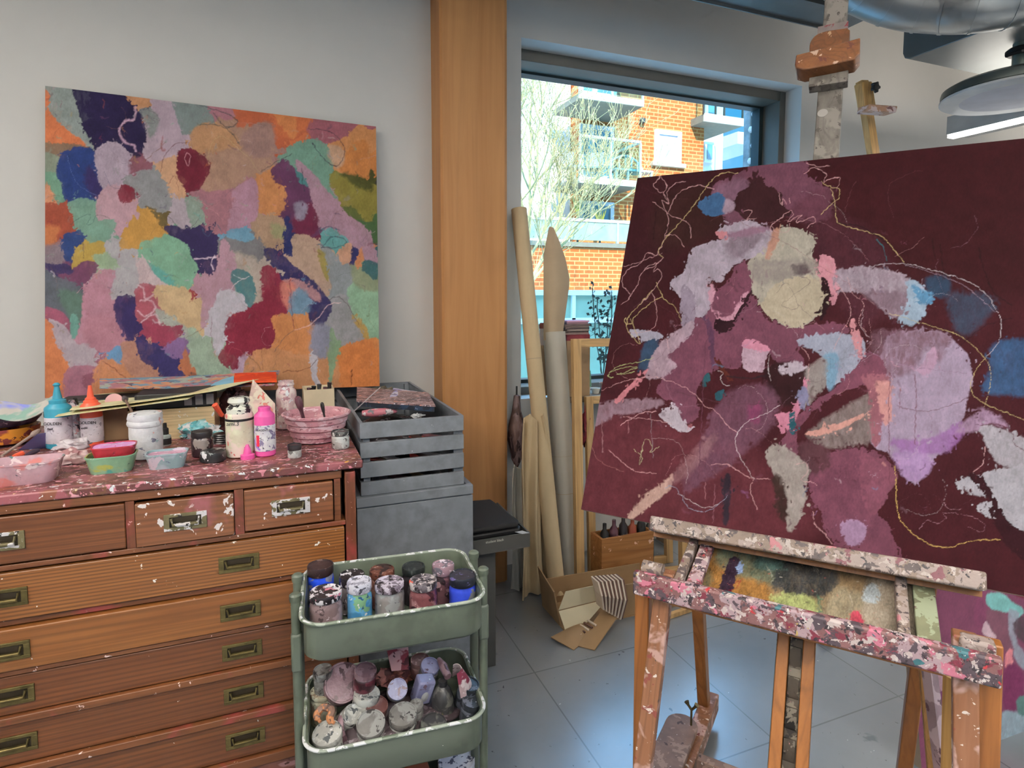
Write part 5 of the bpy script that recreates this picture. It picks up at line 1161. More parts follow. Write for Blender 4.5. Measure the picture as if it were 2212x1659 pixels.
def drawer(x0, x1, z0, z1, m, hs, mh, pulled=0):
    d = co_('drawer', B().box(x0, x1, CF-pulled, CF+.022, z0, z1).box(x0+.01, x1-.01, CF+.022, CF+.08, z0+.005, z1-.015), m, bev=.003)
    for hx in hs: handle(d, hx, (z0+z1)/2-.001, mh, pulled)
drawer(CXL+.055, -.381, .794, .914, m_dr[2], [-.648], m_brassp)
drawer(-.358, -.121, .792, .910, m_dr[3], [-.240], m_brassp, .004)
drawer(-.094, .146, .796, .914, m_dr[3], [.029], m_brassp, .002)
co_('small_rail', B().box(-.380, -.360, CF+.004, CF+.05, .79, .918), m_chz); co_('small_rail', B().box(-.119, -.096, CF+.004, CF+.05, .79, .918), m_chz)
for i, (z0, z1, m, mh, pl) in enumerate(((.650, .772, m_dr[0], m_brass, .004), (.521, .629, m_dr[1], m_brass, .010), (.403, .503, m_dr[2], m_brass, .0), (.269, .379, m_dr[2], m_brass, .0), (.129, .245, m_dr[2], m_brass, .0))):
    drawer(CXL+.055, .176, z0, z1, m, [-.648, -.112], mh, pl)
SPM = 1.8
# ---------------------------------------------------------------- things on the chest
def at(px, py, z=CT): return AZ(px, py, z)
def lab(M_, pr, text, x, z, size, r, m, par):
    """text wrapped flat on the front of a bottle facing the room"""
    text_mesh('lettering', text, size, m, par, Matrix.Translation((x, -r-.0008, z)) @ Matrix.Rotation(PI/2, 4, 'X'))
m_ink = plain('ink_black', C(24, 22, 26), .6)
m_lab = splat('bottle_label', C(190, 184, 190, 2), [(C(150, 140, 150), 30, .62), (C(110, 100, 110), 60, .7)], .5)
def bottle(p, r, h, body, cap, label, cat, capprof, rz=0, labz=None, lm=None, name='paint_bottle', txt=None, shoulder=.86, wob=0):
    t = thing(name, label, cat, p, rz)
    prof = [(r*.85, 0), (r, .004), (r, h*shoulder*.96), (r*.96, h*shoulder), (r*.62, h*(shoulder+.07)), (r*.42, h), (0, h)]
    obj('bottle_body', B().lathe(prof, seg=32, wob=wob), body, t)
    if labz: obj('paper_label', B().lathe([(r*1.002, labz[0]*h), (r+.0008, labz[0]*h+.001), (r+.0008, labz[1]*h-.001), (r*1.002, labz[1]*h)], seg=32), lm or m_lab, t)
    obj('cap', B().lathe([(a*r, h*shoulder+b_*h) for a, b_ in capprof], seg=24), cap, t)
    if txt: 
        for (s, z_, sz) in txt: text_mesh('lettering', s, sz, m_ink, t, Matrix.Rotation(-.25, 4, 'Z') @ Matrix.Translation((-len(s)*sz*.29, -r-.0012, z_*h)) @ Matrix.Rotation(PI/2, 4, 'X'))
    return t
m_teal_p = plain('teal_paint', C(48, 128, 150, 1.9), .35, 0, .1); m_org = plain('orange_paint', C(214, 84, 58, 1.9), .35, 0, .08)
m_pinkp = plain('magenta_paint', C(206, 82, 146, 1.9), .35, 0, .08)
noz = [(.62, .02), (.62, .10), (.40, .13), (.34, .16), (.20, .34), (.10, .42), (0, .42)]
bottle(at(130, 966), .037, .155, m_teal_p, m_teal_p, 'teal paint bottle with a pointed nozzle and white label in the cardboard box corner', 'bottle', [(.62, .02), (.62, .14), (.36, .17), (.30, .25), (.18, .42), (.30, .46), (.14, .50), (0, .5)], labz=(.12, .66), txt=[('GOLDEN', .52, .013), ('Fluid', .42, .009)])
bottle(at(201, 962), .031, .155, m_org, m_org, 'orange paint bottle with an orange nozzle and white label', 'bottle', [(.66, .02), (.66, .10), (.5, .12), (.5, .15), (.32, .18), (.16, .42), (0, .42)], labz=(.1, .62), txt=[('GOLDEN', .5, .013), ('acrylic', .4, .008)])
m_messw = splat('smeared_white', C(176, 168, 172), [(C(120, 104, 112), 10, .54, .05), (C(50, 44, 50), 16, .66), (C(200, 150, 150), 12, .62), (C(228, 224, 224), 30, .6)], .5)
bottle(at(160, 960), .027, .14, m_messw, m_messw, 'grey and white smeared squeeze bottle between the teal and orange bottles', 'bottle', [(.7, .0), (.66, .06), (.4, .10), (.3, .2), (0, .2)], wob=.03, rz=.5)
# cream bottle with black and white cap, pink bottle
m_creamb = splat('cream_bottle', C(206, 192, 166, 2), [(C(214, 196, 184), 8, .55, .05), (C(60, 70, 100), 22, .73), (C(190, 100, 96), 9, .68), (C(80, 70, 70), 40, .72)], .4)
m_bw = splat('black_white_cap', C(28, 28, 30), [(C(226, 222, 200), 26, .50), (C(230, 226, 205), 9, .6)], .4)
t = bottle(at(520, 984), .040, .165, m_creamb, m_bw, 'cream paint bottle with a black and white splashed cap and black ring', 'bottle', [(.88, -.04), (.90, .10), (.80, .11), (.80, .13), (.62, .16), (.80, .22), (.72, .29), (.42, .31), (0, .31)], txt=[('ami.3', .62, .017)], shoulder=.80)
obj('ring', B().lathe([(.0395, .112), (.0412, .113), (.0412, .119), (.0395, .12)], seg=32), m_black, t)
t = bottle(at(574, 983), .030, .148, m_pinkp, m_pinkp, 'magenta paint bottle with a white printed label, beside the cream bottle', 'bottle', [(.60, .02), (.60, .15), (.52, .165), (0, .165)], labz=(.12, .66), lm=splat('pink_label', C(196, 190, 200, 2), [(C(120, 110, 140), 26, .60), (C(60, 56, 70), 40, .66), (C(150, 120, 200), 12, .66)], .5), txt=[('MAGENTA', .55, .009)])
obj('red_block', B().box(-.024, -.016, -.0262, -.0215, .035, .068), plain('label_red', C(210, 40, 70), .5), t)
# pink nozzle
q = at(535, 990)
tag(obj('nozzle_cap', B().lathe([(.020, 0), (.020, .012), (.012, .014), (.009, .03), (.004, .042), (0, .042)], q, 24), m_pinkp), 'loose pink nozzle cap standing in front of the cream bottle', 'cap')
# white jar
m_wjar = splat('white_painty_jar', C(206, 202, 202, 2), [(C(96, 96, 112), 22, .68), (C(204, 160, 150), 14, .66), (C(150, 170, 170), 20, .72), (C(240, 238, 234), 18, .55)], .45, bump=.8)
t = thing('white_jar', 'white lidded jar smeared with white paint behind the orange tub', 'jar', at(318, 988))
obj('jar_body', B().lathe([(.036, 0), (.042, .004), (.045, .07), (.044, .098), (.040, .102)], seg=36, wob=.012), m_wjar, t)
obj('lid', B().lathe([(.046, .100), (.048, .106), (.047, .112), (.045, .116), (.047, .122), (.044, .137), (.028, .141), (0, .140)], seg=36, wob=.035), m_wjar, t)
# dropper bottle
t = thing('dropper_bottle', 'tiny clear dropper bottle with a black cap and black label', 'bottle', at(358, 962))
obj('bottle_body', B().lathe([(.014, 0), (.0165, .003), (.0165, .032), (.009, .038), (0, .038)], seg=24), plain('dropper_clear', C(150, 160, 156, 1.8), .15), t)
obj('paper_label', B().lathe([(.0170, .005), (.0172, .006), (.0172, .024), (.0170, .025)], seg=24), m_black, t)
obj('cap', B().lathe([(.0105, .037), (.0105, .056), (.006, .060), (.0055, .074), (0, .075)], seg=20), m_black, t)
# tubs
def tub(p, L, Wd, h, rz, name, label, mo, mi, fill=.6, rim=.004, flare=.82, bits=None):
    t = thing(name, label, 'tub', p, rz)
    def rr(l, w, r=.3, n=6):
        o = []; r = min(l, w)*r
        for cx, cy, a0 in ((l/2-r, w/2-r, 0), (-l/2+r, w/2-r, 90), (-l/2+r, -w/2+r, 180), (l/2-r, -w/2+r, 270)):
            for k in range(n+1):
                a = math.radians(a0+90*k/n); o.append((cx+r*math.cos(a), cy+r*math.sin(a)))
        return o
    rings = [(flare, 0.0, 0), (flare+.02, .003, 0), (1, h-.004, 0), (1+.03, h-.004, 0), (1.03, h, 0), (.97, h, 0), (flare-.03, .006, 0)]
    b = B(); vs = []; 
    for s, z, _ in rings: vs += [Vector((x, y, z)) for x, y in rr(L*s, Wd*s)]
    n = len(rr(1, 1)); fs = [tuple(range(n))[::-1]]
    for i in range(len(rings)-1): fs += [(i*n+k, i*n+(k+1) % n, (i+1)*n+(k+1) % n, (i+1)*n+k) for k in range(n)]
    fs.append(tuple(range((len(rings)-1)*n, len(rings)*n))); b.add(vs, fs)
    obj('tub_wall', b, mo, t)
    zf = h*fill; s = flare+(1-flare)*fill-.035
    out = rr(L*s, Wd*s); cvs = [Vector((x, y, zf)) for x, y in out]
    inner = [Vector((x*.6, y*.6, zf+random.uniform(-.002, .004))) for x, y in out]; c0 = [Vector((0, 0, zf+.002))]
    fs = [(k, (k+1) % n, n+(k+1) % n, n+k) for k in range(n)]+[(n+k, n+(k+1) % n, 2*n) for k in range(n)]
    obj('paint_filling', B().add(cvs+inner+c0, fs), mi, t, smooth=80)
    return t
m_t1 = splat('tub_pink_grey', C(176, 144, 152), [(C(190, 120, 116), 8, .56, .06), (C(60, 110, 100), 9, .63, .04), (C(214, 196, 196), 12, .62), (C(50, 54, 60), 20, .72)], .4)
m_t1i = splat('tub_pale_inside', C(206, 180, 184), [(C(226, 206, 206), 10, .5), (C(190, 130, 134), 12, .62), (C(60, 50, 56), 22, .72)], .4)
t = tub((AZ(48, 1050, CT)+V(-.01, .05, 0)), .165, .10, .057, .02, 'plastic_tub', 'pink-grey smeared plastic tub at the left front corner of the chest top', m_t1, m_t1i, .35)
tag(obj('brush_end', B().tube([AZ(22, 993, CT+.030)+V(0, .03, 0), AZ(40, 985, CT+.034)+V(0, .03, 0)], .008, 10), m_org), 'orange lump lying inside the pink-grey tub', 'paint lump')
tag(obj('palette_knife_tip', B().tube([AZ(46, 990, CT+.036)+V(0, .03, 0), AZ(60, 984, CT+.038)+V(0, .03, 0), AZ(74, 978, CT+.04)+V(0, .03, 0)], [.004, .007, .006], 10), plain('dark_purple', C(50, 40, 54), .5)), 'dark brush handle end inside the pink-grey tub', 'brush')
m_tg = splat('tub_green', C(112, 150, 122), [(C(150, 160, 84), 7, .56, .06), (C(74, 140, 130), 9, .58, .05), (C(180, 190, 170), 14, .66), (C(40, 70, 60), 20, .70), (C(120, 50, 60), 24, .74)], .4)
gp = AZ(234, 1026, CT)+V(0, .048, 0)
tub(gp, .118, .085, .048, .04, 'plastic_tub', 'green smeared plastic tub underneath the bright pink one', m_tg, m_tg, .5)
m_tr = splat('tub_red', C(150, 40, 50), [(C(110, 30, 40), 10, .55, .05), (C(180, 70, 110), 12, .62)], .35); m_tp = splat('bright_pink_paint', C(232, 140, 190, 1.9), [(C(240, 170, 206, 1.9), 14, .54, .05), (C(170, 50, 70), 40, .72)], .3, bump=.8)
tub(gp+V(.006, .004, .036), .105, .075, .036, .10, 'plastic_tub', 'red plastic tub full of bright pink paint, resting in the green tub', m_tr, m_tp, .93, flare=.85)
m_tl = splat('tub_pale_blue', C(150, 166, 172), [(C(120, 146, 150), 8, .54, .06), (C(190, 180, 190), 12, .6), (C(80, 90, 110), 26, .7), (C(206, 160, 170), 10, .66)], .4); m_tli = splat('dusty_pink_paint', C(200, 150, 172, 1.8), [(C(216, 176, 192, 1.8), 16, .52, .05), (C(120, 70, 84), 40, .72)], .35, bump=.8)
tub(AZ(357, 1016, CT)+V(0, .042, 0), .104, .072, .044, .02, 'plastic_tub', 'pale blue-grey tub filled with dusty pink paint', m_tl, m_tli, .86)
# crumpled cloth by the tubs
def crumple(c, rx, ry, rz_, seed, amp=.35, n=3):
    bm = bmesh.new(); bmesh.ops.create_icosphere(bm, subdivisions=n, radius=1)
    r = np.random.default_rng(seed); ph = r.random((6, 4))*6.28
    for v in bm.verts:
        k = 1+amp*sum(math.sin(v.co.x*(2+i*1.3)*ph[i, 3]*.5+ph[i, 0])*math.sin(v.co.y*(2+i)*1.2+ph[i, 1])*math.sin(v.co.z*(2+i)+ph[i, 2]) for i in range(6))*.6
        v.co = Vector((v.co.x*rx*k, v.co.y*ry*k, v.co.z*rz_*k))
        v.co += Vector(c)
    zmin = min(v.co.z for v in bm.verts)
    b = B().add([v.co.copy() for v in bm.verts], [tuple(v.index for v in f.verts) for f in bm.faces]); bm.free(); return b
m_cloth = splat('painty_cloth', C(190, 160, 158), [(C(206, 184, 182), 12, .5, .05), (C(150, 110, 112), 10, .58, .05), (C(214, 80, 60), 6, .70, .03)], .7, bump=.5)
p = at(148, 1005)
tag(obj('crumpled_cloth', crumple(p+V(0, .02, .02), .034, .026, .022, 3, .5), m_cloth, smooth=60), 'crumpled pale pink cloth between the pink-grey and green tubs', 'cloth')
tag(obj('cling_film_lump', crumple(p+V(0, .055, .048), .040, .028, .016, 8, .4), splat('film_grey', C(176, 164, 168), [(C(206, 196, 198), 10, .5, .06), (C(120, 104, 112), 14, .62)], .3), smooth=60), 'crumpled greyish plastic film resting behind the pale pink cloth', 'plastic film')
p = at(120, 1003)
tag(obj('red_paint_rag', crumple(p+V(.005, .01, .012), .012, .012, .012, 5, .3), splat('rag_red', C(200, 60, 50), [(C(226, 110, 90), 14, .55)], .5), smooth=60), 'small red painted rag beside the pink-grey tub', 'rag')
# teal and white plastic wrap, dark jars
p = at(425, 952)
tag(obj('plastic_wrap', crumple(p+V(0, .05, .026), .064, .035, .028, 12, .45), splat('wrap_teal_white', C(150, 196, 198), [(C(90, 160, 168), 8, .5, .06), (C(226, 232, 230), 9, .54, .03), (C(40, 50, 56), 20, .68)], .25, bump=.7), smooth=60), 'crumpled teal and white plastic wrap behind the dark jar', 'plastic wrap')
m_dj = splat('dark_brown_jar', C(62, 42, 44), [(C(120, 110, 106), 10, .54, .04), (C(170, 160, 156), 26, .68), (C(40, 26, 30), 14, .55)], .25)
def jar(p, r, h, body, lidm, label, tilt=None, lidr=1.0, lidh=.016, wob=.01, name='paint_jar', neck=True, cat='jar', extra=None, group=None, seg=36):
    t = thing(name, label, cat, p, random.uniform(0, 6), group)
    if tilt: t.rotation_euler = tilt
    hb = h-lidh
    prof = [(r*.9, 0), (r, .004), (r, hb*.80), (r*.97, hb*.88)]+([(r*.90, hb*.93)] if neck else [])+[(r*.90, hb)]
    obj('jar_body', B().lathe(prof+[(0, hb)], seg=seg, wob=wob), body, t)
    R_ = r*lidr
    obj('lid', B().lathe([(R_*.97, hb-.002), (R_, hb), (R_, h-.003), (R_*.97, h), (R_*.90, h), (R_*.88, h-.0025), (0, h-.002)], seg=seg, wob=wob*.7), lidm, t)
    if extra: extra(t, r, h)
    return t
m_bl = splat('lid_black_smear', C(34, 30, 32), [(C(96, 84, 84), 16, .62, .03), (C(180, 170, 170), 34, .74)], .3)
jar(at(436, 988)+V(0, .02, 0), .030, .078, m_dj, m_bl, 'brown glass jar with a dark lid, behind the black tin')
m_tin = splat('black_tin_white', C(24, 26, 28), [(C(214, 220, 218), 14, .58, .01), (C(120, 126, 124), 30, .66)], .35, bump=.8)
p = at(459, 1001)
tag(obj('black_tin_lid', B().lathe([(.031, 0), (.035, .003), (.036, .020), (.034, .030), (.028, .033), (0, .034)], p+V(0, .03, 0), 36, wob=.03), m_tin), 'flat black tin with white paint blobs on top, in front of the dark jar', 'tin')
p = at(487, 962)
stk = B()
for k in range(5): stk.lathe([(.026, k*.007), (.028, k*.007+.002), (.026, k*.007+.005), (.02, k*.007+.0065)], p+V(-.012, .04, 0), 28, wob=.02)
tag(obj('dark_lid_stack', stk, m_bl), 'stack of dark grey lids between the dark jar and the cream bottle', 'lids')
# small pot and glass jar at the right
m_clear = splat('cloudy_glass', C(150, 148, 144), [(C(180, 184, 180), 12, .52, .05), (C(90, 88, 86), 20, .62), (C(226, 226, 226), 34, .70)], .15)
t = jar(at(637, 990)+V(0, .015, 0), .020, .040, m_clear, m_bl, 'tiny glass pot with a dark ragged lid near the front edge', lidr=1.05, lidh=.014, wob=.03)
m_lg = splat('lid_grey_dark', C(84, 84, 82), [(C(50, 50, 50), 20, .52), (C(190, 190, 186), 26, .62)], .25)
jar(at(737, 970)+V(0, .02, 0), .028, .056, m_clear, m_lg, 'squat clear glass jar with a grey lid beside the pink bowl', lidh=.012)
# collapsible pink bowl
bc = at(684, 964)+V(.008, .095, 0)
m_bowl = splat('bowl_pink_grey', C(170, 120, 128), [(C(190, 146, 152), 8, .5, .06), (C(206, 176, 182), 14, .60), (C(130, 84, 92), 18, .64), (C(60, 44, 50), 40, .74), (C(226, 214, 214), 50, .70)], .5, (1, 1, 2.5), bump=.5)
bw = thing('mixing_bowl', 'large collapsible pink bowl streaked with paint, spoons standing in it', 'bowl', bc)
R0 = .108
outer = [(.062, 0), (.078, .004), (.080, .018), (.086, .022), (.088, .040), (.095, .045), (.096, .062), (.101, .066), (.104, .082), (.112, .088), (.113, .094), (.107, .096)]
inner = [(.100, .086), (.098, .070), (.090, .064), (.086, .045), (.080, .040), (.076, .020), (.05, .010), (0, .010)]
obj('bowl_wall', B().lathe(outer+inner, seg=56, wob=.006), m_bowl, bw)
obj('paint_filling', B().lathe([(.079, .041), (.05, .044), (0, .043)], seg=40, wob=.02), splat('bowl_paint', C(150, 110, 124), [(C(180, 140, 150), 8, .54, .05), (C(206, 196, 214), 12, .64)], .25), bw)
def spoon(pb, pt_, r, m, lb, cat='spoon', name='spoon'):
    d = (pt_-pb); t = thing(name, lb, cat, pb)
    obj('handle', B().tube([(0, 0, 0), d*.6], [r*.35, r*.5], 10), m, t)
    obj('tip', B().tube([d*.55, d*.68, d*.85, d*.96, d], [r*.5, r*.8, r, r*.8, r*.3], 12), m, t)
m_dsp = plain('dried_plum_paint', C(76, 48, 56, 1.6), .25, 0, .2, 30)
spoon(bc+V(-.035, -.01, .045), AY(642, 856, bc.y-.02), .013, m_dsp, 'plum-coated spoon handle standing in the left of the pink bowl')
spoon(bc+V(.03, -.01, .045), AY(695, 869, bc.y-.01), .007, m_black, 'short black brush handle end standing in the pink bowl', 'brush', 'brush')
s0, s1 = AY(765, 888, bc.y+.02), AY(822, 836, 2.1)
tag(obj('mixing_stick', B().bar(s0, s1, .005, .003), plain('stick_grey', C(150, 140, 140, 1.5), .5)), 'thin flat mixing stick sticking out of the pink bowl to the right', 'stick')
# glass jar pink-white behind the bowl
m_pj = splat('jar_pink_white', C(196, 166, 166), [(C(214, 196, 190), 10, .5, .05), (C(160, 116, 122), 16, .58), (C(228, 222, 214), 28, .62), (C(110, 70, 80), 40, .72)], .4, bump=.8)
p = at(622, 940)+V(.0, .12, 0); hj = AY(622, 822, p.y).z-CT
t = thing('open_glass_jar', 'tall open jar coated in pinkish white paint, behind the bowl', 'jar', p)
obj('jar_wall', B().lathe([(.030, 0), (.036, .004), (.036, hj*.74), (.034, hj*.80), (.027, hj*.86), (.026, hj*.9), (.029, hj*.91), (.029, hj*.94), (.027, hj*.95), (.027, hj), (.023, hj), (.022, hj*.86), (.031, hj*.78), (.031, .01), (0, .01)], seg=36, wob=.01), m_pj, t)
# cream box with brushes, wooden box, cardboard box at the back
def openbox(name, label, cat, x0, x1, y0, y1, z0, z1, m, th=.006, taper=0):
    t = thing(name, label, cat, ((x0+x1)/2, (y0+y1)/2, z0))
    obj('front_panel', B().box(x0, x1, y0, y0+th, z0, z1), m, t, world=True, bev=.001); obj('back_panel', B().box(x0, x1, y1-th, y1, z0, z1), m, t, world=True)
    obj('side_panel', B().box(x0, x0+th, y0+th, y1-th, z0, z1), m, t, world=True); obj('side_panel', B().box(x1-th, x1, y0+th, y1-th, z0, z1), m, t, world=True)
    obj('base_panel', B().box(x0+th, x1-th, y0+th, y1-th, z0, z0+th), m, t, world=True)
    return t
m_card = plain('cardboard_tan', C(150, 122, 92, 1.6), .8, 0, .12, 12)
m_lw = wood('pale_box_wood', C(196, 172, 128, 1.7), C(210, 190, 150, 1.7), 'X', 1, .6, rings=9, layers=[(C(230, 224, 212), 20, .66, .03)])
Yb = 2.33
a, c = AY(656, 862, Yb), AY(722, 834, Yb)
openbox('brush_box', 'small cream box holding dark brush ends behind the pink bowl', 'box', a.x, c.x, Yb, Yb+.12, CT, c.z-.01, plain('cream_card', C(196, 180, 150, 1.7), .7))
for k, (px, py) in enumerate(((668, 838), (678, 834), (690, 830), (703, 836), (712, 826))):
    e = AY(px, py, Yb+.05); b0 = V(e.x-.01, Yb+.06, CT+.01)
    tag(obj('brush', B().tube([b0, b0+(e-b0)*.8, e], [.004, .006, .009], 8), [m_dsp, m_black, m_lg, m_dsp, m_bl][k]), ('leftmost', 'second from the left', 'middle', 'second from the right', 'rightmost')[k]+' of the dark brush ends in the cream box', 'brush', 'brushes in the cream box')
Yw = 2.30
a, c = AY(292, 930, Yw), AY(462, 866, Yw)
wb_ = openbox('wooden_box', 'pale wooden box in the middle at the back of the chest top', 'box', AY(276, 900, Yw).x, c.x, Yw, Yw+.2, CT, CT+.105, m_lw, .008)
z1 = CT+.105
tape = thing('black_case', 'long black case with grey clasps lying on the wooden box', 'case', ((a.x+c.x)/2, Yw+.1, z1))
a2, c2 = AY(372, 860, Yw+.0), AY(462, 846, Yw+.0)
obj('case_body', B().box(a.x, c2.x-.005, Yw+.01, Yw+.17, z1, c2.z), m_black, tape, world=True, bev=.003)
for k in range(3): obj('clasp', B().box(a2.x+.035+k*.034, a2.x+.058+k*.034, Yw+.005, Yw+.01, z1+.008, c2.z-.008), plain('clasp_grey', C(120, 118, 118, 1.6), .4), tape, world=True)
Yc = 2.36
a, c = AY(97, 960, Yc), AY(276, 884, Yc)
openbox('cardboard_box', 'open brown cardboard box behind the teal and orange bottles', 'box', a.x, c.x, Yc, Yc+.2, CT, c.z+.012, m_card, .005)
cz = c.z
tag(obj('black_bag', B().box(a.x+.02, c.x+.02, Yc+.04, Yc+.16, CT+.006, cz+.035), m_black, bev=.012), 'black folded bag lying in the cardboard box', 'bag')
def brush(p0, p1, r, m1, m2, lb, name='brush'):
    t = thing(name, lb, 'brush', p0); d = p1-p0
    obj('handle', B().tube([(0, 0, 0), d*.8], r, 8), m1, t); obj('brush_head', B().tube([d*.78, d*.86, d], [r*1.3, r*2.4, r*1.6], 10), m2, t)
p0 = AY(166, 905, Yc-.0); brush(V(p0.x, Yc+.03, CT+.01), AY(162, 860, Yc-.01), .0035, m_black, m_black, 'thin dark brush with a bent head in the cardboard box, between teal and orange bottles')
brush(AY(287, 893, 2.12), AY(268, 858, 2.3), .004, plain('handle_brown', C(90, 70, 56), .4), m_bl, 'black-headed brush leaning beside the white jar')
tag(obj('pink_tape_roll', B().lathe([(.012, 0), (.026, 0), (.026, .018), (.012, .018)], AY(249, 868, Yc-.005), 28, M=rotm('X', 75)), plain('tape_pink', C(196, 150, 150, 1.7), .5)), 'roll of pink tape resting on the cardboard box', 'tape roll')
p0 = at(552, 940)+V(0, .06, 0); brush(p0, AY(552, 836, p0.y), .003, m_black, m_black, 'upright brush with a round black head, behind the magenta bottle')
tag(obj('orange_scraper', B().tube([at(486, 915)+V(0, .10, .006), AY(478, 896, 2.22), AY(464, 874, 2.20)], [.005, .008, .010], 8), m_org), 'orange plastic handle sticking out left of the cream bottle', 'handle')
tag(obj('dark_rag_heap', crumple(at(480, 930)+V(.03, .18, .07), .05, .04, .06, 33, .3), splat('rag_brown', C(96, 66, 66), [(C(150, 116, 116), 12, .55, .05), (C(40, 30, 34), 14, .6)], .7), smooth=60), 'brownish rag heap behind the cream bottle', 'rag')
# paper sheets and triangular scrap
m_pap = splat('cream_paper', C(212, 186, 140, 1.9), [(C(224, 204, 166, 1.9), 6, .5, .08), (C(190, 150, 110), 10, .68, .04)], .75, bump=0)
def sheetpx(name, label, tl_, tr_, bl2, br2, m, sag=0, th=.002, wave=0, n=16):
    tl_, tr_, bl2, br2 = map(Vector, (tl_, tr_, bl2, br2))
    def f(u, v):
        a = bl2.lerp(br2, u); b = tl_.lerp(tr_, u); p = a.lerp(b, v)
        return p+V(0, 0, -sag*math.sin(PI*u)+wave*math.sin(u*9)*math.sin(v*3))
    return tag(obj(name, B().sheet(f, n, 6, th), m, smooth=60), label, 'paper')
sheetpx('paper_sheet', 'large cream paper sheet lying across the boxes at the back of the chest', AY(180, 858, 2.66)+V(0, 0, .006), AY(600, 812, 2.66)+V(0, 0, .006), AY(150, 890, 2.24)+V(0, 0, .006), AY(474, 846, 2.24)+V(0, 0, .006), m_pap, .004, .0015, .004)
sheetpx('paper_sheet', 'second cream paper sheet lying under the topmost cream sheets', AY(165, 868, 2.60), AY(470, 831, 2.6), AY(118, 900, 2.22), AY(405, 862, 2.22), m_pap, .0, .0015, .003)
m_pp = Mat('painted_paper', .7)
c_ = M_ = m_pp
c_ = m_pp.mix(m_pp.ramp(m_pp.noise(m_pp.vec(), 9, 3), .45, .55), C(188, 130, 96), C(150, 100, 110))
c_ = m_pp.splats(c_, [(C(96, 130, 150), 7, .56, .04), (C(60, 50, 70), 12, .63, .03), (C(150, 160, 150), 8, .6)], rnd=False); m_pp.base(c_); m_pp = m_pp.m
sheetpx('painted_paper', 'long painted sheet in tan, plum and blue lying in front of the leaning painting', AY(215, 818, 2.71), AY(605, 800, 2.71), AY(215, 838, 2.44), AY(592, 832, 2.44), m_pp, .005, .002, .002)
sheetpx('orange_card', 'orange-red painted card strip lying on the painted sheet', AY(507, 806, 2.64), AY(596, 803, 2.64), AY(505, 828, 2.46)+V(0, 0, .006), AY(598, 826, 2.46)+V(0, 0, .006), splat('orange_red_card', C(214, 74, 30), [(C(190, 56, 24), 8, .5, .06)], .6), 0, .006, .002)
sheetpx('blue_paper', 'light blue paper strip left of the orange card', AY(470, 822, 2.6)+V(0, 0, .0), AY(505, 812, 2.6), AY(455, 834, 2.45)+V(0, 0, .003), AY(505, 830, 2.45)+V(0, 0, .004), plain('light_blue_paper', C(120, 168, 190, 1.8), .7), 0, .002)
p1_, p2_, p3_ = AY(546, 819, 2.28), AY(594, 872, 2.20), AY(535, 872, 2.22)
tag(obj('paper_triangle', B().prism([p1_, p2_, V(p2_.x, p2_.y, CT), V(p3_.x, p3_.y, CT), p3_], (.0, .003, 0)), splat('triangle_pink', C(206, 176, 164), [(C(226, 200, 180), 9, .5, .05), (C(190, 110, 100), 10, .62)], .7)), 'upright pinkish triangular paper offcut behind the magenta bottle', 'paper')
# left end: curled sheet, dark bowl, orange bowl, wooden stick, blue card
def curl(u, v):
    p = AY(-60+190*u, 893-8*math.sin(u*5)-(28*u*u), 2.45-.08*v)
    return p+V(0, -.14*(1-v)-.0, -.004+.03*v*(.3+u)+.012*math.sin(u*7))
M_ = Mat('curled_sheet_paint', .7)
M_.base(M_.splats(C(176, 170, 162), [(C(120, 126, 190), 5, .55, .08), (C(120, 150, 138), 6, .54, .08), (C(150, 140, 130), 9, .62, .05)], rnd=False))
tag(obj('curled_sheet', B().sheet(curl, 24, 6, .002), M_.m, smooth=70), 'curled grey and blue painted sheet at the left back of the chest top', 'paper')
p = at(10, 975)+V(-.03, .12, 0)
m_db = splat('bowl_dark_purple', C(52, 42, 58), [(C(90, 78, 96), 8, .55, .06), (C(160, 150, 160), 30, .7)], .35); m_ob = splat('bowl_orange', C(150, 74, 50), [(C(206, 140, 50), 7, .52, .05), (C(110, 50, 50), 10, .58), (C(60, 30, 30), 20, .66)], .4)
ob = thing('orange_bowl', 'orange and rust smeared bowl at the left, under the dark purple one', 'bowl', p)
obj('bowl_wall', B().lathe([(.04, 0), (.07, .01), (.086, .045), (.088, .06), (.082, .06), (.06, .02), (0, .012)], seg=40), m_ob, ob)
db = thing('purple_bowl', 'dark purple smeared bowl stacked at the far left of the chest top', 'bowl', p+V(0, .0, .061))
obj('bowl_wall', B().lathe([(.03, 0), (.075, .006), (.092, .026), (.093, .043), (.086, .044), (.07, .012), (0, .01)], seg=40), m_db, db)
brush(at(4, 985, CT+.03), AZ(84, 930, CT+.055), .004, plain('stick_wood_grey', C(160, 140, 130, 1.6), .5), plain('stick_wood_grey', C(160, 140, 130, 1.6), .5), 'wooden brush handle lying diagonally at the left, over the pink-grey tub')
tag(obj('blue_card', B().prism([at(40, 972), at(98, 968), AY(98, 935, 2.24), AY(80, 938, 2.24)], (0, .003, 0)), plain('periwinkle_card', C(110, 116, 170, 1.8), .7)), 'periwinkle blue card standing left of the cardboard box', 'card')
SPM = 1.0
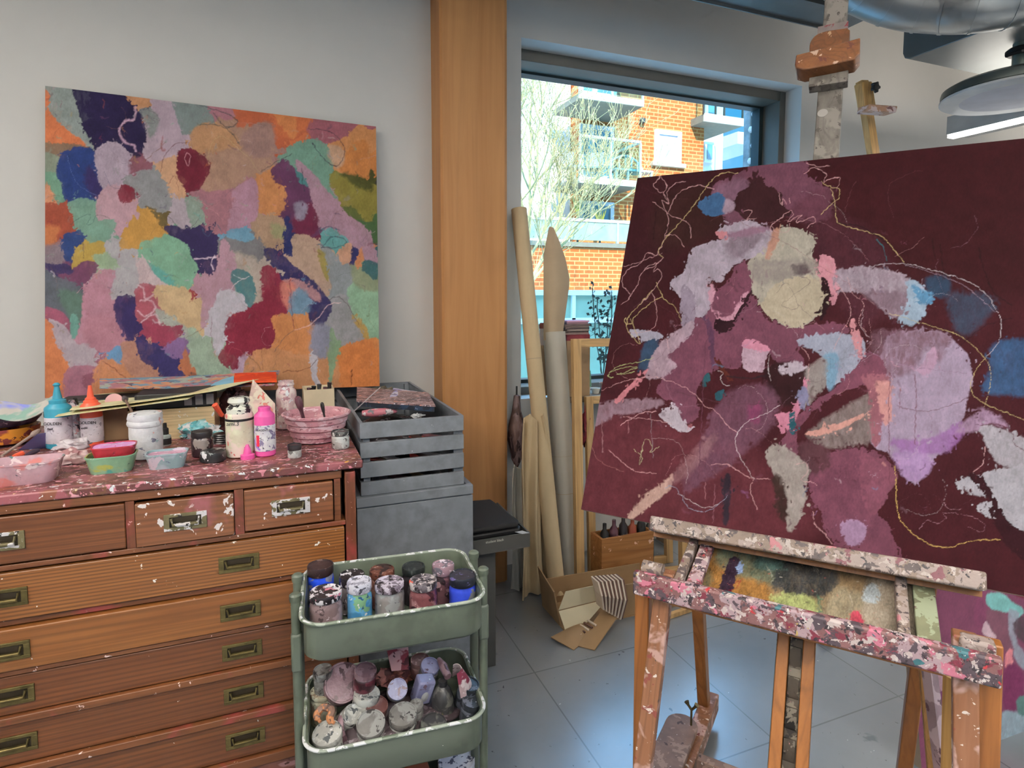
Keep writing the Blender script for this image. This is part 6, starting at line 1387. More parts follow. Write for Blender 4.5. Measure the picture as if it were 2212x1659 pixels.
# ================================================================ CRATES BESIDE THE CHEST
m_gc = splat('crate_grey_paint', C(104, 108, 114, 1.55), [(C(107, 111, 117, 1.55), 5, .5, .2), (C(190, 190, 194), 60, .76)], .55, bump=.15)
XL, XR, Yf, Yb2 = .252, .612, 2.0, 2.90
cr_ = thing('slatted_crate', 'grey slatted crate full of paint tubes and papers, on top of the plain grey box', 'crate', ((XL+XR)/2, (Yf+Yb2)/2, .79))
SL = ((.984, 1.038), (.918, .970), (.851, .903), (.79, .836))
for z0, z1 in SL:
    obj('slat', B().box(XL, XR, Yf, Yf+.014, z0, z1), m_gc, cr_, world=True, bev=.0015); obj('slat', B().box(XL, XR, Yb2-.014, Yb2, z0, z1), m_gc, cr_, world=True)
    obj('slat', B().box(XL, XL+.012, Yf+.014, Yb2-.014, z0, z1), m_gc, cr_, world=True, bev=.0015)
obj('end_panel', B().box(XR-.012, XR, Yf+.014, Yb2-.014, .79, 1.038), m_gc, cr_, world=True)
for x in (XL+.012, XR-.034):
    for y in (Yf+.014, Yb2-.036): obj('corner_post', B().box(x, x+.022, y, y+.022, .79, 1.03), m_gc, cr_, world=True)
obj('crate_base', B().box(XL+.012, XR-.012, Yf+.014, Yb2-.014, .79, .80), m_gc, cr_, world=True)
BX0, BX1, BY0, BY1 = .236, .640, 1.985, 2.88
gb_ = thing('grey_box', 'plain grey painted wooden box standing on the floor under the slatted crate', 'box', ((BX0+BX1)/2, (BY0+BY1)/2, 0))
obj('box_body', B().box(BX0, BX1, BY0, BY1, 0, .752), m_gc, gb_, world=True, bev=.002)
obj('box_collar', B().box(BX0-.001, BX1+.001, BY0-.001, BY0+.02, .756, .789).box(BX0, BX1, BY1-.02, BY1, .756, .789).box(BX1-.02, BX1+.001, BY0+.02, BY1-.02, .756, .789).box(BX0-.001, BX0+.02, BY0+.02, BY1-.02, .756, .789).box(BX0+.02, BX1-.02, BY0+.02, BY1-.02, .753, .770).box(BX0+.004, BX1-.004, BY0+.004, BY0+.02, .752, .756), m_gc, gb_, world=True, bev=.002)
for o in (cr_,): o.location.z += 0
SPM = 1.8
# tubes of paint in the crate
random.seed(4)
tubcols = [('white and red', (206, 200, 200), (170, 30, 50)), ('crimson', (130, 30, 44), (190, 180, 180)), ('cream', (190, 170, 130), (60, 50, 50)), ('brown', (70, 40, 34), (30, 26, 28)), ('scarlet', (200, 60, 50), (200, 190, 190)), ('silver', (160, 160, 168), (40, 60, 90)), ('black', (30, 28, 32), (140, 140, 140)), ('mauve', (120, 76, 84), (200, 190, 190))]
spots = [(.30, .806, 'silver'), (.335, .806, 'white and red'), (.39, .806, 'black'), (.44, .806, 'mauve'), (.49, .808, 'cream'), (.54, .81, 'silver'), (.575, .81, 'brown'),
         (.31, .868, 'cream'), (.36, .873, 'crimson'), (.405, .876, 'white and red'), (.445, .876, 'scarlet'), (.50, .878, 'brown'), (.545, .88, 'silver'),
         (.30, .935, 'cream'), (.355, .935, 'silver'), (.40, .945, 'brown'), (.43, .947, 'black'), (.475, .945, 'brown'), (.52, .942, 'scarlet'), (.565, .944, 'mauve')]
cm = {n: (plain('tube_'+n.replace(' ', '_'), C(*a, 1.7), .35, .2), plain('tubecap_'+n.replace(' ', '_'), C(*b_, 1.7), .4)) for n, a, b_ in tubcols}
ORD = ('first', 'second', 'third', 'fourth', 'fifth', 'sixth', 'seventh', 'eighth')
for k, (x, z, cn) in enumerate(spots):
    row = 'bottom' if z < .83 else ('middle' if z < .9 else 'upper')
    t = thing('paint_tube', '%s paint tube in the %s gap of the slatted crate, %s from the left' % (cn.replace(' and ', '-'), row, ORD[[s_[0] for s_ in spots if abs(s_[1]-z) < .03].index(x)]), 'paint tube', (x, Yf+.03, z), random.uniform(-.5, .5), 'paint tubes in the slatted crate')
    b = B(); L_ = .12
    ring = []
    for i in range(6):
        f = i/5; rx = .015+.006*f; rz_ = .013*(1-f)+.0015
        ring.append([(rx*math.cos(a), .02+L_*f, rz_*math.sin(a)) for a in [2*PI*j/14 for j in range(14)]])
    vs = sum(ring, []); fs = [(i*14+j, i*14+(j+1) % 14, (i+1)*14+(j+1) % 14, (i+1)*14+j) for i in range(5) for j in range(14)]+[tuple(range(14))[::-1], tuple(range(70, 84))]
    obj('tube_body', b.add(vs, fs), cm[cn][0], t); obj('cap', B().lathe([(.009, 0), (.010, .012), (.008, .016), (0, .017)], (0, .021, 0), 14, M=rotm('X', 90)), cm[cn][1], t)
tag(obj('crate_filling', crumple(((XL+XR)/2, 2.40, .89), .15, .22, .085, 6, .06, 4), splat('tube_heap', C(60, 50, 54), [(C(180, 176, 180), 14, .6), (C(130, 50, 60), 12, .62), (C(30, 26, 30), 10, .5)], .5), smooth=50), 'dark jumbled heap of paint tubes filling the slatted crate', 'paint tubes')['kind'] = 'stuff'
# palette board stack on top of the crate
m_pal = splat('palette_top', C(112, 84, 84), [(C(150, 120, 120), 9, .5, .05), (C(60, 46, 54), 12, .58), (C(196, 130, 110), 8, .66), (C(206, 196, 200), 34, .64), (C(40, 32, 40), 30, .66)], .5, (1, 2, 1))
m_nav = splat('navy_edge', C(32, 46, 66), [(C(20, 24, 34), 10, .5), (C(190, 190, 200), 34, .70), (C(110, 90, 130), 14, .68)], .4)
z = 1.040
a, b2, c = AZ(766, 873, z+.018), AZ(940, 880, z+.018), AZ(925, 852, z+.018)
t = thing('palette_board', 'thick navy-edged palette board crusted with mauve paint, lying across the slatted crate', 'palette', (a+c)/2)
a = AZ(770, 868, z+.02); b2 = AZ(941, 879, z+.02); d = b2-a; d.z = 0; side = V(-d.y, d.x, 0).normalized()*.26
c2 = AZ(925, 850, z+.02)
obj('board', B().prism([a, b2, c2, a+ (c2-b2)+V(.0, .05, 0)], (0, 0, .004)), m_pal, t, world=True)
obj('edge_block', B().prism([a+V(.004, .003, -.018), b2+V(-.004, .002, -.018), c2+V(-.006, -.003, -.018), a+(c2-b2)+V(.004, .04, -.018)], (0, 0, .017)), m_nav, t, world=True)
tag(obj('flattened_tube', B().tube([AZ(782, 893, 1.03), AZ(806, 892, 1.03), AZ(832, 890, 1.03), AZ(858, 888, 1.03)], [.010, .016, .015, .005], 12), splat('tube_pink_white', C(196, 186, 186), [(C(170, 100, 110), 10, .54, .02), (C(90, 86, 90), 16, .62)], .4)), 'pink and white paint tube lying in the top of the crate, under the palette board', 'paint tube')
tag(obj('white_scrap', crumple(AZ(905, 900, 1.03)+V(0, .03, -.003), .02, .012, .008, 14, .5), m_white, smooth=60), 'crumpled white scrap at the top front of the crate', 'paper')
sheetpx('violet_papers', 'violet and white papers at the back of the crate, behind the palette board', AZ(850, 838, 1.06), AZ(902, 846, 1.05), AZ(842, 857, 1.065), AZ(905, 856, 1.06), splat('violet_paper', C(140, 130, 180), [(C(200, 196, 210), 9, .5, .03), (C(60, 50, 80), 16, .6)], .6), 0, .002, .004)
tag(obj('dark_rag', crumple(AZ(832, 850, 1.03)+V(0, .02, 0), .05, .06, .02, 17, .5), splat('rag_olive', C(58, 54, 44), [(C(90, 84, 70), 10, .55, .05)], .8), smooth=60), 'dark olive rag in the back corner of the crate', 'rag')
# ================================================================ BLACK CASE ON A TRAY
m_dg = plain('dark_grey_card', C(62, 61, 58, 1.5), .7, 0, .05)
p1, p2 = AY(990, 1158, 2.06), AY(1145, 1150, 2.06)
hh = (AY(1145, 1150, 2.06)-AY(1145, 1181, 2.06)).length
zt_ = p2.z; zb_ = zt_-hh
tr = thing('card_tray', 'dark grey cardboard tray with small pale lettering, under the black case', 'tray', ((.64+p2.x)/2+.01, 2.24, zb_))
obj('tray_front', B().box(.646, p2.x, 2.06, 2.066, zb_, zt_), m_dg, tr, world=True); obj('tray_end', B().box(p2.x-.006, p2.x, 2.066, 2.42, zb_, zt_), m_dg, tr, world=True)
obj('tray_base', B().box(.646, p2.x-.006, 2.066, 2.42, zb_, zb_+.006), m_dg, tr, world=True)
tx = text_mesh('lettering', 'student black', .0135, plain('pale_lettering', C(190, 188, 176, 1.6), .6), tr, _inv[tr.name] @ Matrix.Translation((AY(1049, 1172, 2.06).x, 2.0592, AY(1049, 1174, 2.06).z)) @ Matrix.Rotation(PI/2, 4, 'X'))
zc = zt_+.001
cs = smoothpts([V(AZ(1085, 1092, zc+.03).x, 2.40, 0), V(AZ(1128, 1122, zc+.02).x, 2.26, 0), V(AZ(1134, 1135, zc+.02).x-.005, 2.13, 0)], 5)
case = thing('black_case', 'black padded fabric case lying on the dark grey tray', 'case', (.76, 2.25, zc))
cb_ = B()
cb_.prism([(.646, 2.085, zc-.012), (p2.x-.035, 2.085, zc-.012), (p2.x-.02, 2.11, zc-.012), (p2.x-.04, 2.39, zc-.012), (.646, 2.41, zc-.012)], (0, 0, .022))
obj('lower_half', cb_, m_black, case, world=True, bev=.006)
obj('upper_half', B().prism([(.646, 2.09, zc+.012), (p2.x-.04, 2.09, zc+.012), (p2.x-.025, 2.115, zc+.012), (p2.x-.045, 2.385, zc+.012), (.646, 2.41, zc+.012)], (0, 0, .022)), plain('black_fabric', C(20, 19, 20), .8, 0, .1, 60), case, world=True, bev=.009)
sheetpx('paper_corner', 'white paper corner sticking out from under the black case', AZ(1128, 1146, zc), AZ(1144, 1151, zc), AZ(1112, 1149, zc), AZ(1128, 1153, zc), m_white, 0, .001)
tag(obj('dark_pedestal', B().box(.655, .775, 2.12, 2.40, 0, zb_-.001), m_dg, bev=.002), 'dark grey pedestal under the card tray, beside the grey box', 'pedestal')
# ================================================================ CANVAS ROLLS ETC IN THE CORNER
m_cv = plain('raw_canvas', C(184, 162, 128, 1.6), .85, 0, .05, 8, .1); m_cvw = plain('primed_canvas', C(178, 172, 160, 1.6), .8, 0, .04, 8, .1)
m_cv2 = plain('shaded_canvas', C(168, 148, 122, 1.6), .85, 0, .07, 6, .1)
# long leaning roll
r0_ = AY(1201, 1262, 2.42); top = AY(1121, 452, 2.86)
r0_ = AZ(1204, 1282, .03)
roll = thing('canvas_roll', 'long cream canvas roll leaning across in front of the window edge', 'canvas roll', (r0_.x, r0_.y, 0))
d = (top-r0_); n_ = 14
obj('rolled_canvas', B().tube([r0_+d*(i/n_) for i in range(n_+1)], .040, 36), m_cv, roll, world=True)
seam = d*.60; obj('seam_band', B().tube([r0_+d*.595, r0_+d*.598], .0406, 36), m_cv2, roll, world=True)
# white roll
w0 = AZ(1222, 1240, .0); w0 = V(w0.x, 2.66, 0); w1 = AY(1197, 717, 2.80)
wr = thing('white_canvas_roll', 'thick white primed canvas roll standing behind the long cream one', 'canvas roll', w0)
d = w1-w0
obj('rolled_canvas', B().tube([w0+d*(i/12) for i in range(13)], .058, 40), m_cvw, wr, world=True)
obj('rolled_edge', B().tube([w0+d*.35, w0+d*.352], .0588, 40), m_cv2, wr, world=True); obj('rolled_edge', B().tube([w0+d*.5, w0+d*.501], .0586, 40), m_cv2, wr, world=True)
# pointed roll standing in the white one: a sheet curled into a half tube with a cut top
pts = [(1172, 720), (1174, 640), (1180, 540), (1186, 488), (1196, 492), (1208, 520), (1222, 560), (1230, 598), (1216, 628), (1213, 700), (1212, 722)]
def crv(px): return 2.80-.035*math.sin(max(0, min(1, (px-1170)/60))*PI)
cx_ = AY(1199, 650, 2.8)
b = B(); L_ = 14
zb0 = w1.z-.12
outl = {}
def topy(px):
    L2 = [(1172, 560), (1180, 520), (1186, 488), (1196, 492), (1208, 520), (1222, 560), (1230, 598)]
    for (x0, y0), (x1, y1) in zip(L2, L2[1:]):
        if px <= x1: return y0+(y1-y0)*max(0, (px-x0))/(x1-x0)
    return 598
def fpt(u, v):
    ptop = 1174+56*u; pbot = 1174+40*u
    yt = topy(ptop); yb = 735
    # keep the kink at the right
    px = pbot+(ptop-pbot)*min(1, max(0, (735-(yb+(yt-yb)*v))/120.)) if u > .0 else pbot
    py = yb+(yt-yb)*v
    Y = 2.80-.045*math.sin(PI*u)
    return AY(px, py, Y)
tag(obj('cut_canvas_tube', B().sheet(fpt, 20, 24, .004), m_cv2, smooth=60), 'pointed curl of grey-cream canvas standing up out of the white roll against the window', 'canvas')
# hanging folded canvases
def folded(px0, px1, ytop, ybot, Yv, label, m, seed):
    r = np.random.default_rng(seed); ph = r.random(3)*6
    a, c = AY(px0, ytop, Yv), AY(px1, ytop, Yv); e = AZ(px0, ybot, .0)
    def f(u, v):
        w_ = (c.x-a.x)*(.72+.55*(1-v)**.7); x = (a.x+c.x)/2+w_*(u-.5)+.006*math.sin(v*5+u*6)
        return V(x, Yv-.06*(1-v)+.030*math.sin(u*12+ph[0]+v*.8)*(1-.3*v)+.008*math.sin(u*31+ph[1]-v*2), a.z*v*(1-.05*abs(math.sin(u*5+ph[1])))+.012+.010*math.sin(u*9+ph[2])*(1-v))
    return tag(obj('folded_canvas', B().sheet(f, 40, 14, .004), m, smooth=70), label, 'canvas')
folded(1100, 1150, 1008, 1262, 2.70, 'folded canvas hanging in soft pleats right beside the timber column', m_cvw, 1)
folded(1122, 1186, 900, 1262, 2.62, 'folded cream canvas with long pleats, behind the long roll', m_cv, 5)
# closed brown umbrella
um = thing('closed_umbrella', 'closed brown umbrella hanging point down beside the column', 'umbrella', AY(1116, 1010, 2.84))
u0, u1 = AY(1118, 1012, 2.84), AY(1118, 838, 2.84)
obj('canopy', B().lathe([(.006, 0), (.026, .05), (.050, .15), (.046, .22), (.024, .30), (.016, .38), (.008, .385)], (0, 0, 0), 20, wob=.12), splat('umbrella_brown', C(84, 62, 56), [(C(120, 100, 100), 8, .52, .06), (C(50, 34, 34), 14, .58)], .6, (1, 1, .3)), um)
obj('shaft', B().tube([(0, 0, .37), (0, 0, .43)], .005, 8), m_black, um); obj('ferrule', B().tube([(0, 0, 0), (.002, 0, -.09)], .005, 8), m_black, um)
# ---------------------------------------------------------------- stretcher frames
m_st = wood('stretcher_pine', C(190, 150, 98, 1.55), C(206, 170, 120, 1.55), 'Z', 1, .6, rings=6, bump=.1)
m_stx = wood('stretcher_pine_cross', C(190, 150, 98, 1.55), C(206, 170, 120, 1.55), 'X', 1, .6, rings=6, bump=.1)
def stretcher(p, W, H, bw, th, lean, label, yaw=0):
    t = thing('stretcher_frame', label, 'stretcher frame', p, yaw)
    t.rotation_euler = (math.radians(-lean), 0, yaw)
    for x in (0, W-bw): obj('side_bar', B().box(x, x+bw, 0, th, 0, H), m_st, t, bev=.002)
    for z in (0, H-bw): obj('cross_bar', B().box(bw, W-bw, .001, th-.001, z, z+bw), m_stx, t, bev=.002)
    return t
s0 = AZ(1256, 1262, 0); yst = 2.56
xa = AY(1248, 1200, yst).x; ztop = AY(1250, 735, 2.66).z
stretcher((xa-.002, yst, .0), .62, ztop+.012, .042, .045, 4.2, 'pale pine stretcher frame leaning in front of the window, nearest the canvas rolls', -.16)
xb = AY(1279, 1200, 2.62).x; zt3 = AY(1290, 858, 2.68).z
stretcher((xb+.01, 2.66, .0), .5, zt3, .040, .03, 4.0, 'shorter pine stretcher frame standing behind the first one', -.08)
# ---------------------------------------------------------------- low shelf under the window with its things
zs = AY(1290, 853, 2.80).z
sh = thing('low_shelf', 'low shelf under the window board, mostly hidden by the frames and the big painting', 'shelf', (2.1, 2.86, 0))
m_shf = plain('shelf_board', C(110, 92, 74, 1.4), .6, 0, .1)
obj('shelf_top', B().box(1.42, 3.05, 2.78, 2.925, zs-.03, zs), m_shf, sh, world=True)
for x in (1.42, 2.1, 3.03): obj('shelf_upright', B().box(x, x+.02, 2.79, 2.925, 0, zs-.03), m_shf, sh, world=True)
def on_sill(px, Yv): return AY(px, 500, Yv).x
t = thing('green_cup', 'upturned green tumbler on a white pot behind the stretcher frame', 'cup', (on_sill(1270, 2.84), 2.84, zs+.044))
zc_ = AY(1270, 800, 2.84).z-(zs+.044)
obj('cup_body', B().lathe([(.028, 0), (.022, zc_), (.019, zc_), (.0, zc_-.004)], seg=28), plain('green_tumbler', C(100, 146, 116, 1.4), .3), t)
t = thing('white_pot', 'white lidded pot on the shelf under the green tumbler', 'pot', (on_sill(1268, 2.84), 2.84, zs))
obj('pot_body', B().lathe([(.024, 0), (.027, .03), (0, .03)], seg=28), m_white, t); obj('lid', B().lathe([(.029, .03), (.029, .042), (.027, .0435), (0, .0435)], seg=28), m_white, t)
for k, (px, cc, h_, lb) in enumerate(((1290, (206, 206, 200), .03, 'small white dish'), (1298, (60, 60, 64), .02, 'flat dark tin'), (1308, (150, 120, 110), .05, 'small brown pot'))):
    tag(obj('small_dish', B().lathe([(.018, 0), (.026, h_), (.023, h_), (.015, .005), (0, .005)], (on_sill(px, 2.85)+.012*k, 2.85+.02*k, zs), 24), plain('dish_%d' % k, C(*cc, 1.6), .5)), lb+' on the shelf beside the white pot', 'dish')
tag(obj('red_cloth', crumple((on_sill(1270, 2.74), 2.735, zs-.16), .03, .02, .10, 41, .25), splat('maroon_cloth', C(96, 22, 34), [(C(140, 60, 74), 8, .56, .04), (C(50, 12, 20), 12, .56)], .8, (1, 1, .4)), smooth=60), 'dark red cloth hanging from the shelf, seen between the stretcher frames', 'cloth')
# paper stack by the window
zp = AY(1230, 731, 2.95).z
xs0, xs1 = AY(1196, 720, 2.93).x, AY(1250, 720, 2.93).x
tag(obj('storage_carton', B().box(1.425, xs1+.0, 2.80, 2.92, zs, zp-.001), m_card), 'tall brown carton on the shelf behind the white canvas roll', 'carton')
hz = AY(1230, 690, 2.95).z-zp; n = 9; cols = [(96, 24, 34), (120, 100, 96), (70, 56, 54), (130, 116, 110), (60, 48, 50), (110, 96, 92), (84, 70, 70), (140, 110, 120), (196, 150, 176)]
zz = zp
for k in range(n):
    hk = hz*(.30 if k == 0 else .70/(n-1)); w_ = (xs1-xs0)*(.92 if k == 0 else random.uniform(.85, 1.02))
    tag(obj('paper_pad', B().box(xs1-w_-.0, xs1-random.uniform(0, .012), 2.80+random.uniform(0, .01), 2.92, zz, zz+hk-.0006), plain('pad_%d' % k, C(*cols[k], 1.6), .7)),
        ('dark red pad at the bottom of the paper stack by the window' if k == 0 else ('lilac-topped pad crowning the paper stack by the window' if k == n-1 else 'worn painted pad in the paper stack by the window, %s from the bottom' % ('second', 'third', 'fourth', 'fifth', 'sixth', 'seventh', 'eighth')[k-1])), 'paper pad', 'paper stack by the window')
    zz += hk
p = AY(1160, 712, 2.97)
t = thing('small_brush_pot', 'small pot with a reddish brown top in the gap between the rolls by the window', 'pot', (p.x, 2.90, p.z-.08))
obj('pot_body', B().lathe([(.014, 0), (.016, .09), (0, .09)], seg=20), plain('pot_pale', C(190, 170, 160, 1.6), .6), t); obj('pot_top', B().lathe([(.017, .09), (.018, .11), (.012, .12), (0, .12)], seg=20), plain('pot_rust', C(120, 60, 46, 1.6), .6), t)
obj('pot_stand', B().box(-.03, .03, -.02, .02, -(p.z-.08)+zs+.001, 0), m_card, t)
# wooden crate and dark clutter
wx0, wx1 = AZ(1308, 1205, .06).x-.02, AZ(1408, 1195, .06).x+.05
yv = 2.50
wx0, wx1 = AY(1300, 1180, yv).x, AY(1412, 1180, yv).x; zt4 = AY(1350, 1158, yv).z
t = thing('wooden_crate', 'old wooden crate on the floor behind the cardboard box, full of dark things', 'crate', ((wx0+wx1)/2, yv+.1, 0))
m_cr = wood('crate_old_wood', C(150, 98, 50, 1.3), C(168, 116, 66, 1.3), 'X', .8, .6, knots=5, layers=[(C(196, 160, 140), 12, .68)], rings=6)
obj('front_board', B().box(wx0, wx1, yv, yv+.015, .0, zt4), m_cr, t, world=True); obj('side_board', B().box(wx0, wx0+.015, yv+.015, yv+.11, 0, zt4), m_cr, t, world=True); obj('side_board', B().box(wx1-.015, wx1, yv+.015, yv+.11, 0, zt4), m_cr, t, world=True); obj('back_board', B().box(wx0+.015, wx1-.015, yv+.10, yv+.11, 0, zt4), m_cr, t, world=True)
for k in range(6):
    x = wx0+.05+k*.055; hk = .05+.03*((k*37) % 5)/5
    tag(obj('dark_bottle', B().lathe([(.022, 0), (.022, hk+zt4-.05), (.01, hk+zt4-.03), (.01, hk+zt4), (0, hk+zt4)], (x, yv+.06, .005), 16), [m_black, m_dsp, m_bl, plain('rust_bottle', C(130, 60, 40, 1.5), .5), m_black, m_dg][k]), '%s dark bottle from the left in the old wooden crate' % ORD[k], 'bottle', 'bottles in the old wooden crate')
# ---------------------------------------------------------------- cardboard box with packing on the floor
m_cb = plain('brown_cardboard', C(140, 112, 80, 1.6), .8, 0, .08, 10, .1); m_cbp = plain('paper_lining', C(206, 192, 160, 1.7), .8, 0, .05)
cb0 = AZ(1212, 1330, 0); cb1 = AZ(1362, 1344, 0)
bx = thing('open_cardboard_box', 'torn open brown cardboard box lying on the floor beneath the window', 'cardboard box', (1.42, 2.30, 0))
zt5 = .17; P0, P1 = AZ(1205, 1255, zt5), AZ(1240, 1385, .0)
A_ = AZ(1222, 1380, .0); Bq = AZ(1378, 1342, 0); back = V(.0, .22, 0)
A_ = V(A_.x+.02, A_.y+.06, 0); Bq = V(Bq.x+.18, A_.y-.02, 0)
hgt = AY(1350, 1262, Bq.y).z
obj('back_wall', B().obox(A_+back, Bq-A_, V(0, .006, 0), V(0, 0, AY(1300, 1228, A_.y+.22).z)), m_cb, bx, world=True)
obj('end_wall', B().hexa([A_+V(0, .03, 0), A_+V(.006, .03, 0), A_+back+V(.006, 0, 0), A_+back], [A_+V(-.03, .04, .16), A_+V(-.024, .04, .16), A_+back+V(-.02, 0, .20), A_+back+V(-.026, 0, .20)]), m_cb, bx, world=True)
obj('base_panel', B().obox(A_, Bq-A_, back, V(0, 0, .005)), m_cb, bx, world=True)
fs_ = AZ(1358, 1345, 0); obj('front_wall', B().obox(V(fs_.x-.03, A_.y+.0, 0), V(.42, -.02, 0), V(0, .006, 0), V(0, 0, .15)), m_cb, bx, world=True)
def lin_f(u, v): return AZ(1212, 1340, .09).lerp(AZ(1312, 1280, .15), u)+V(0, -.10, -.075)*(1-v)*(1)+V(0, .02, .012*math.sin(v*5))
lin_f = lambda u, v: (AZ(1207, 1318, .075)*(1-u)+AZ(1312, 1292, .09)*u)*(1-v)+(AZ(1222, 1278, .155)*(1-u)+AZ(1300, 1262, .165)*u)*v
tag(obj('paper_lining', B().sheet(lin_f, 10, 8, .003), m_cbp, smooth=60), 'cream paper sheet folded over inside the torn cardboard box', 'paper')
lin2 = lambda u, v: (AZ(1222, 1364, .01)*(1-u)+AZ(1262, 1352, .012)*u)*(1-v)+(AZ(1207, 1320, .073)*(1-u)+AZ(1312, 1294, .088)*u)*v
tag(obj('paper_fold', B().sheet(lin2, 10, 8, .003), m_cbp, smooth=60), 'shaded lower fold of cream paper hanging out of the cardboard box', 'paper')
fl = lambda u, v: (AZ(1190, 1376, .02)*(1-u)+AZ(1240, 1404, .002)*u)*(1-v)+(AZ(1262, 1338, .015)*(1-u)+AZ(1296, 1356, .01)*u)*v+V(0, 0, .02*math.sin(PI*u)*math.sin(PI*v))
tag(obj('cardboard_flap', B().sheet(fl, 10, 8, .004), m_cb, smooth=60), 'torn cardboard piece on the floor with its edge curled, left', 'cardboard')
fl2 = lambda u, v: (AZ(1245, 1394, .004)*(1-u)+AZ(1284, 1404, .004)*u)*(1-v)+(AZ(1300, 1318, .05)*(1-u)+AZ(1332, 1334, .045)*u)*v
tag(obj('cardboard_flap', B().sheet(fl2, 8, 8, .005), m_cb, smooth=60), 'folded cardboard strip pointing out over the floor, right', 'cardboard')
m_cor1, m_cor2 = plain('corrugation_dark', C(92, 64, 52, 1.5), .8), plain('corrugation_pale', C(206, 188, 168, 1.6), .8)
for k in range(7):
    a_ = AZ(1293+k*9.5, 1262+(-1)*k*.8, .14); 
    top_, mid_, bot_ = AY(1291+k*8.5, 1258-k*.8, 2.17), AY(1299+k*8.5, 1288+k*1.5, 2.15), AY(1303+k*6, 1318+k*3.5, 2.18)
    w_ = V(.011, 0, 0)
    t = thing('corrugated_strip', ('%s of the upright corrugated cardboard strips beside the torn box' % ('leftmost', 'second from the left', 'third from the left', 'middle', 'third from the right', 'second from the right', 'rightmost')[k]), 'cardboard strip', bot_, 0, 'corrugated strips by the torn box')
    for j, (m__, o_) in enumerate(((m_cor2, 0), (m_cor1, .0075))):
        o3 = V(o_, 0, 0); ww = V(.0075, 0, 0)
        b = B().hexa([bot_+o3, bot_+o3+ww, bot_+o3+ww+V(0, .06, 0), bot_+o3+V(0, .06, 0)], [mid_+o3, mid_+o3+ww, mid_+o3+ww+V(0, .06, 0), mid_+o3+V(0, .06, 0)])
        b.hexa([mid_+o3, mid_+o3+ww, mid_+o3+ww+V(0, .06, 0), mid_+o3+V(0, .06, 0)], [top_+o3, top_+o3+ww, top_+o3+ww+V(0, .06, 0), top_+o3+V(0, .06, 0)])
        obj('liner' if j == 0 else 'flute', b, m__, t, world=True)
for k in range(5):
    a_ = AZ(1236+k*8, 1362-k*5, .016+.004*k)
    tag(obj('corrugated_scrap', B().obox(a_, V(.014, -.05, .0), V(.008, .003, 0), V(0, 0, .006)), m_cor2 if k % 2 == 0 else m_cor1), 'short striped cardboard sliver on the flap, %s from the left' % ('first', 'second', 'third', 'fourth', 'fifth')[k], 'cardboard', 'striped slivers on the cardboard flap')
p = AZ(1785, 1388, 0)
tag(obj('wood_offcut', B().box(p.x-.025, p.x+.02, p.y-.015, p.y+.02, 0, .03), m_st), 'small wooden offcut on the floor seen under the easel tray', 'offcut')
p = AZ(1485, 1318, 0)
tag(obj('batten_on_floor', B().bar(AZ(1440, 1332, .012), AZ(1500, 1312, .012), .02, .02), m_st), 'short batten lying on the floor seen under the left of the easel tray', 'batten')
SPM = 1.0
# ================================================================ TROLLEY
m_tv = splat('trolley_green', C(86, 95, 82, 1.2), [(C(93, 102, 90, 1.2), 4, .5, .1), (C(214, 216, 208), 44, .775, .01)], .42, bump=.08)
TC = V(.262, 1.502, 0); TA = math.radians(-4.5)
tr_ = thing('utility_trolley', 'grey-green metal utility trolley with three trays, standing in front of the plan chest', 'trolley', TC, TA)
TR = Matrix.Rotation(TA, 3, 'Z')
def Tw(x, y, z): return TC+TR @ V(x, y, z)
def rrect(l, w, r, n=8):
    o = []
    for cx, cy, a0 in ((l/2-r, w/2-r, 0), (-l/2+r, w/2-r, 90), (-l/2+r, -w/2+r, 180), (l/2-r, -w/2+r, 270)):
        for k in range(n+1):
            a = math.radians(a0+90*k/n); o.append((cx+r*math.cos(a), cy+r*math.sin(a)))
    return o
def basket(z0, z1, L=.425, W=.300):
    rings = [(-.012, z0, .045), (0, z0+.012, .05), (0, z1-.002, .05), (.006, z1, .05), (.006, z1+.004, .05), (-.002, z1+.004, .05), (-.004, z1-.004, .048), (-.004, z0+.014, .046), (-.016, z0+.004, .042)]
    vs = []
    for off, z, r in rings: vs += [Vector((x, y, z)) for x, y in rrect(L+2*off, W+2*off, r)]
    n = 36; fs = [tuple(range(n))[::-1]]
    for i in range(len(rings)-1): fs += [(i*n+k, i*n+(k+1) % n, (i+1)*n+(k+1) % n, (i+1)*n+k) for k in range(n)]
    fs.append(tuple(range((len(rings)-1)*n, len(rings)*n)))
    return B().add(vs, fs)
Z1, Z2, Z3 = .720, .418, .115
for z in (Z1, Z2, Z3):
    tb_ = obj('tray', basket(z-.098, z-.004), m_tv, tr_, smooth=50)
    rim = B().tube([Vector((x, y, z)) for x, y in rrect(.437, .312, .056)]+[Vector((*rrect(.437, .312, .056)[0], z))], .0042, 8, cap=False)
    obj('tray_rim', rim, splat('trolley_rim_worn', C(150, 158, 144, 1.5), [(C(220, 222, 214), 30, .56, .02), (C(90, 100, 86), 16, .6)], .4), tb_)
for sx in (-1, 1):
    for y in (-.052, .052):
        x = sx*.231
        obj('post', B().tube([(x, y, .04), (x, y, .735)], .0115, 20), m_tv, tr_)
        obj('post_cap', B().lathe([(.0135, .733), (.0145, .738), (.0145, .748), (.010, .752), (0, .753)], (x, y, 0), 20), m_tv, tr_)
        obj('caster', B().lathe([(.006, -.008), (.022, -.008), (.024, 0), (.022, .008), (.006, .008)], (x, y, .024), 24, M=rotm('Y', 90)), m_black, tr_)
    obj('sleeve', B().box(sx*.231-.013, sx*.231+.013, -.066, -.040, .56, .655), m_tv, tr_, bev=.006)
SPM = 2.3
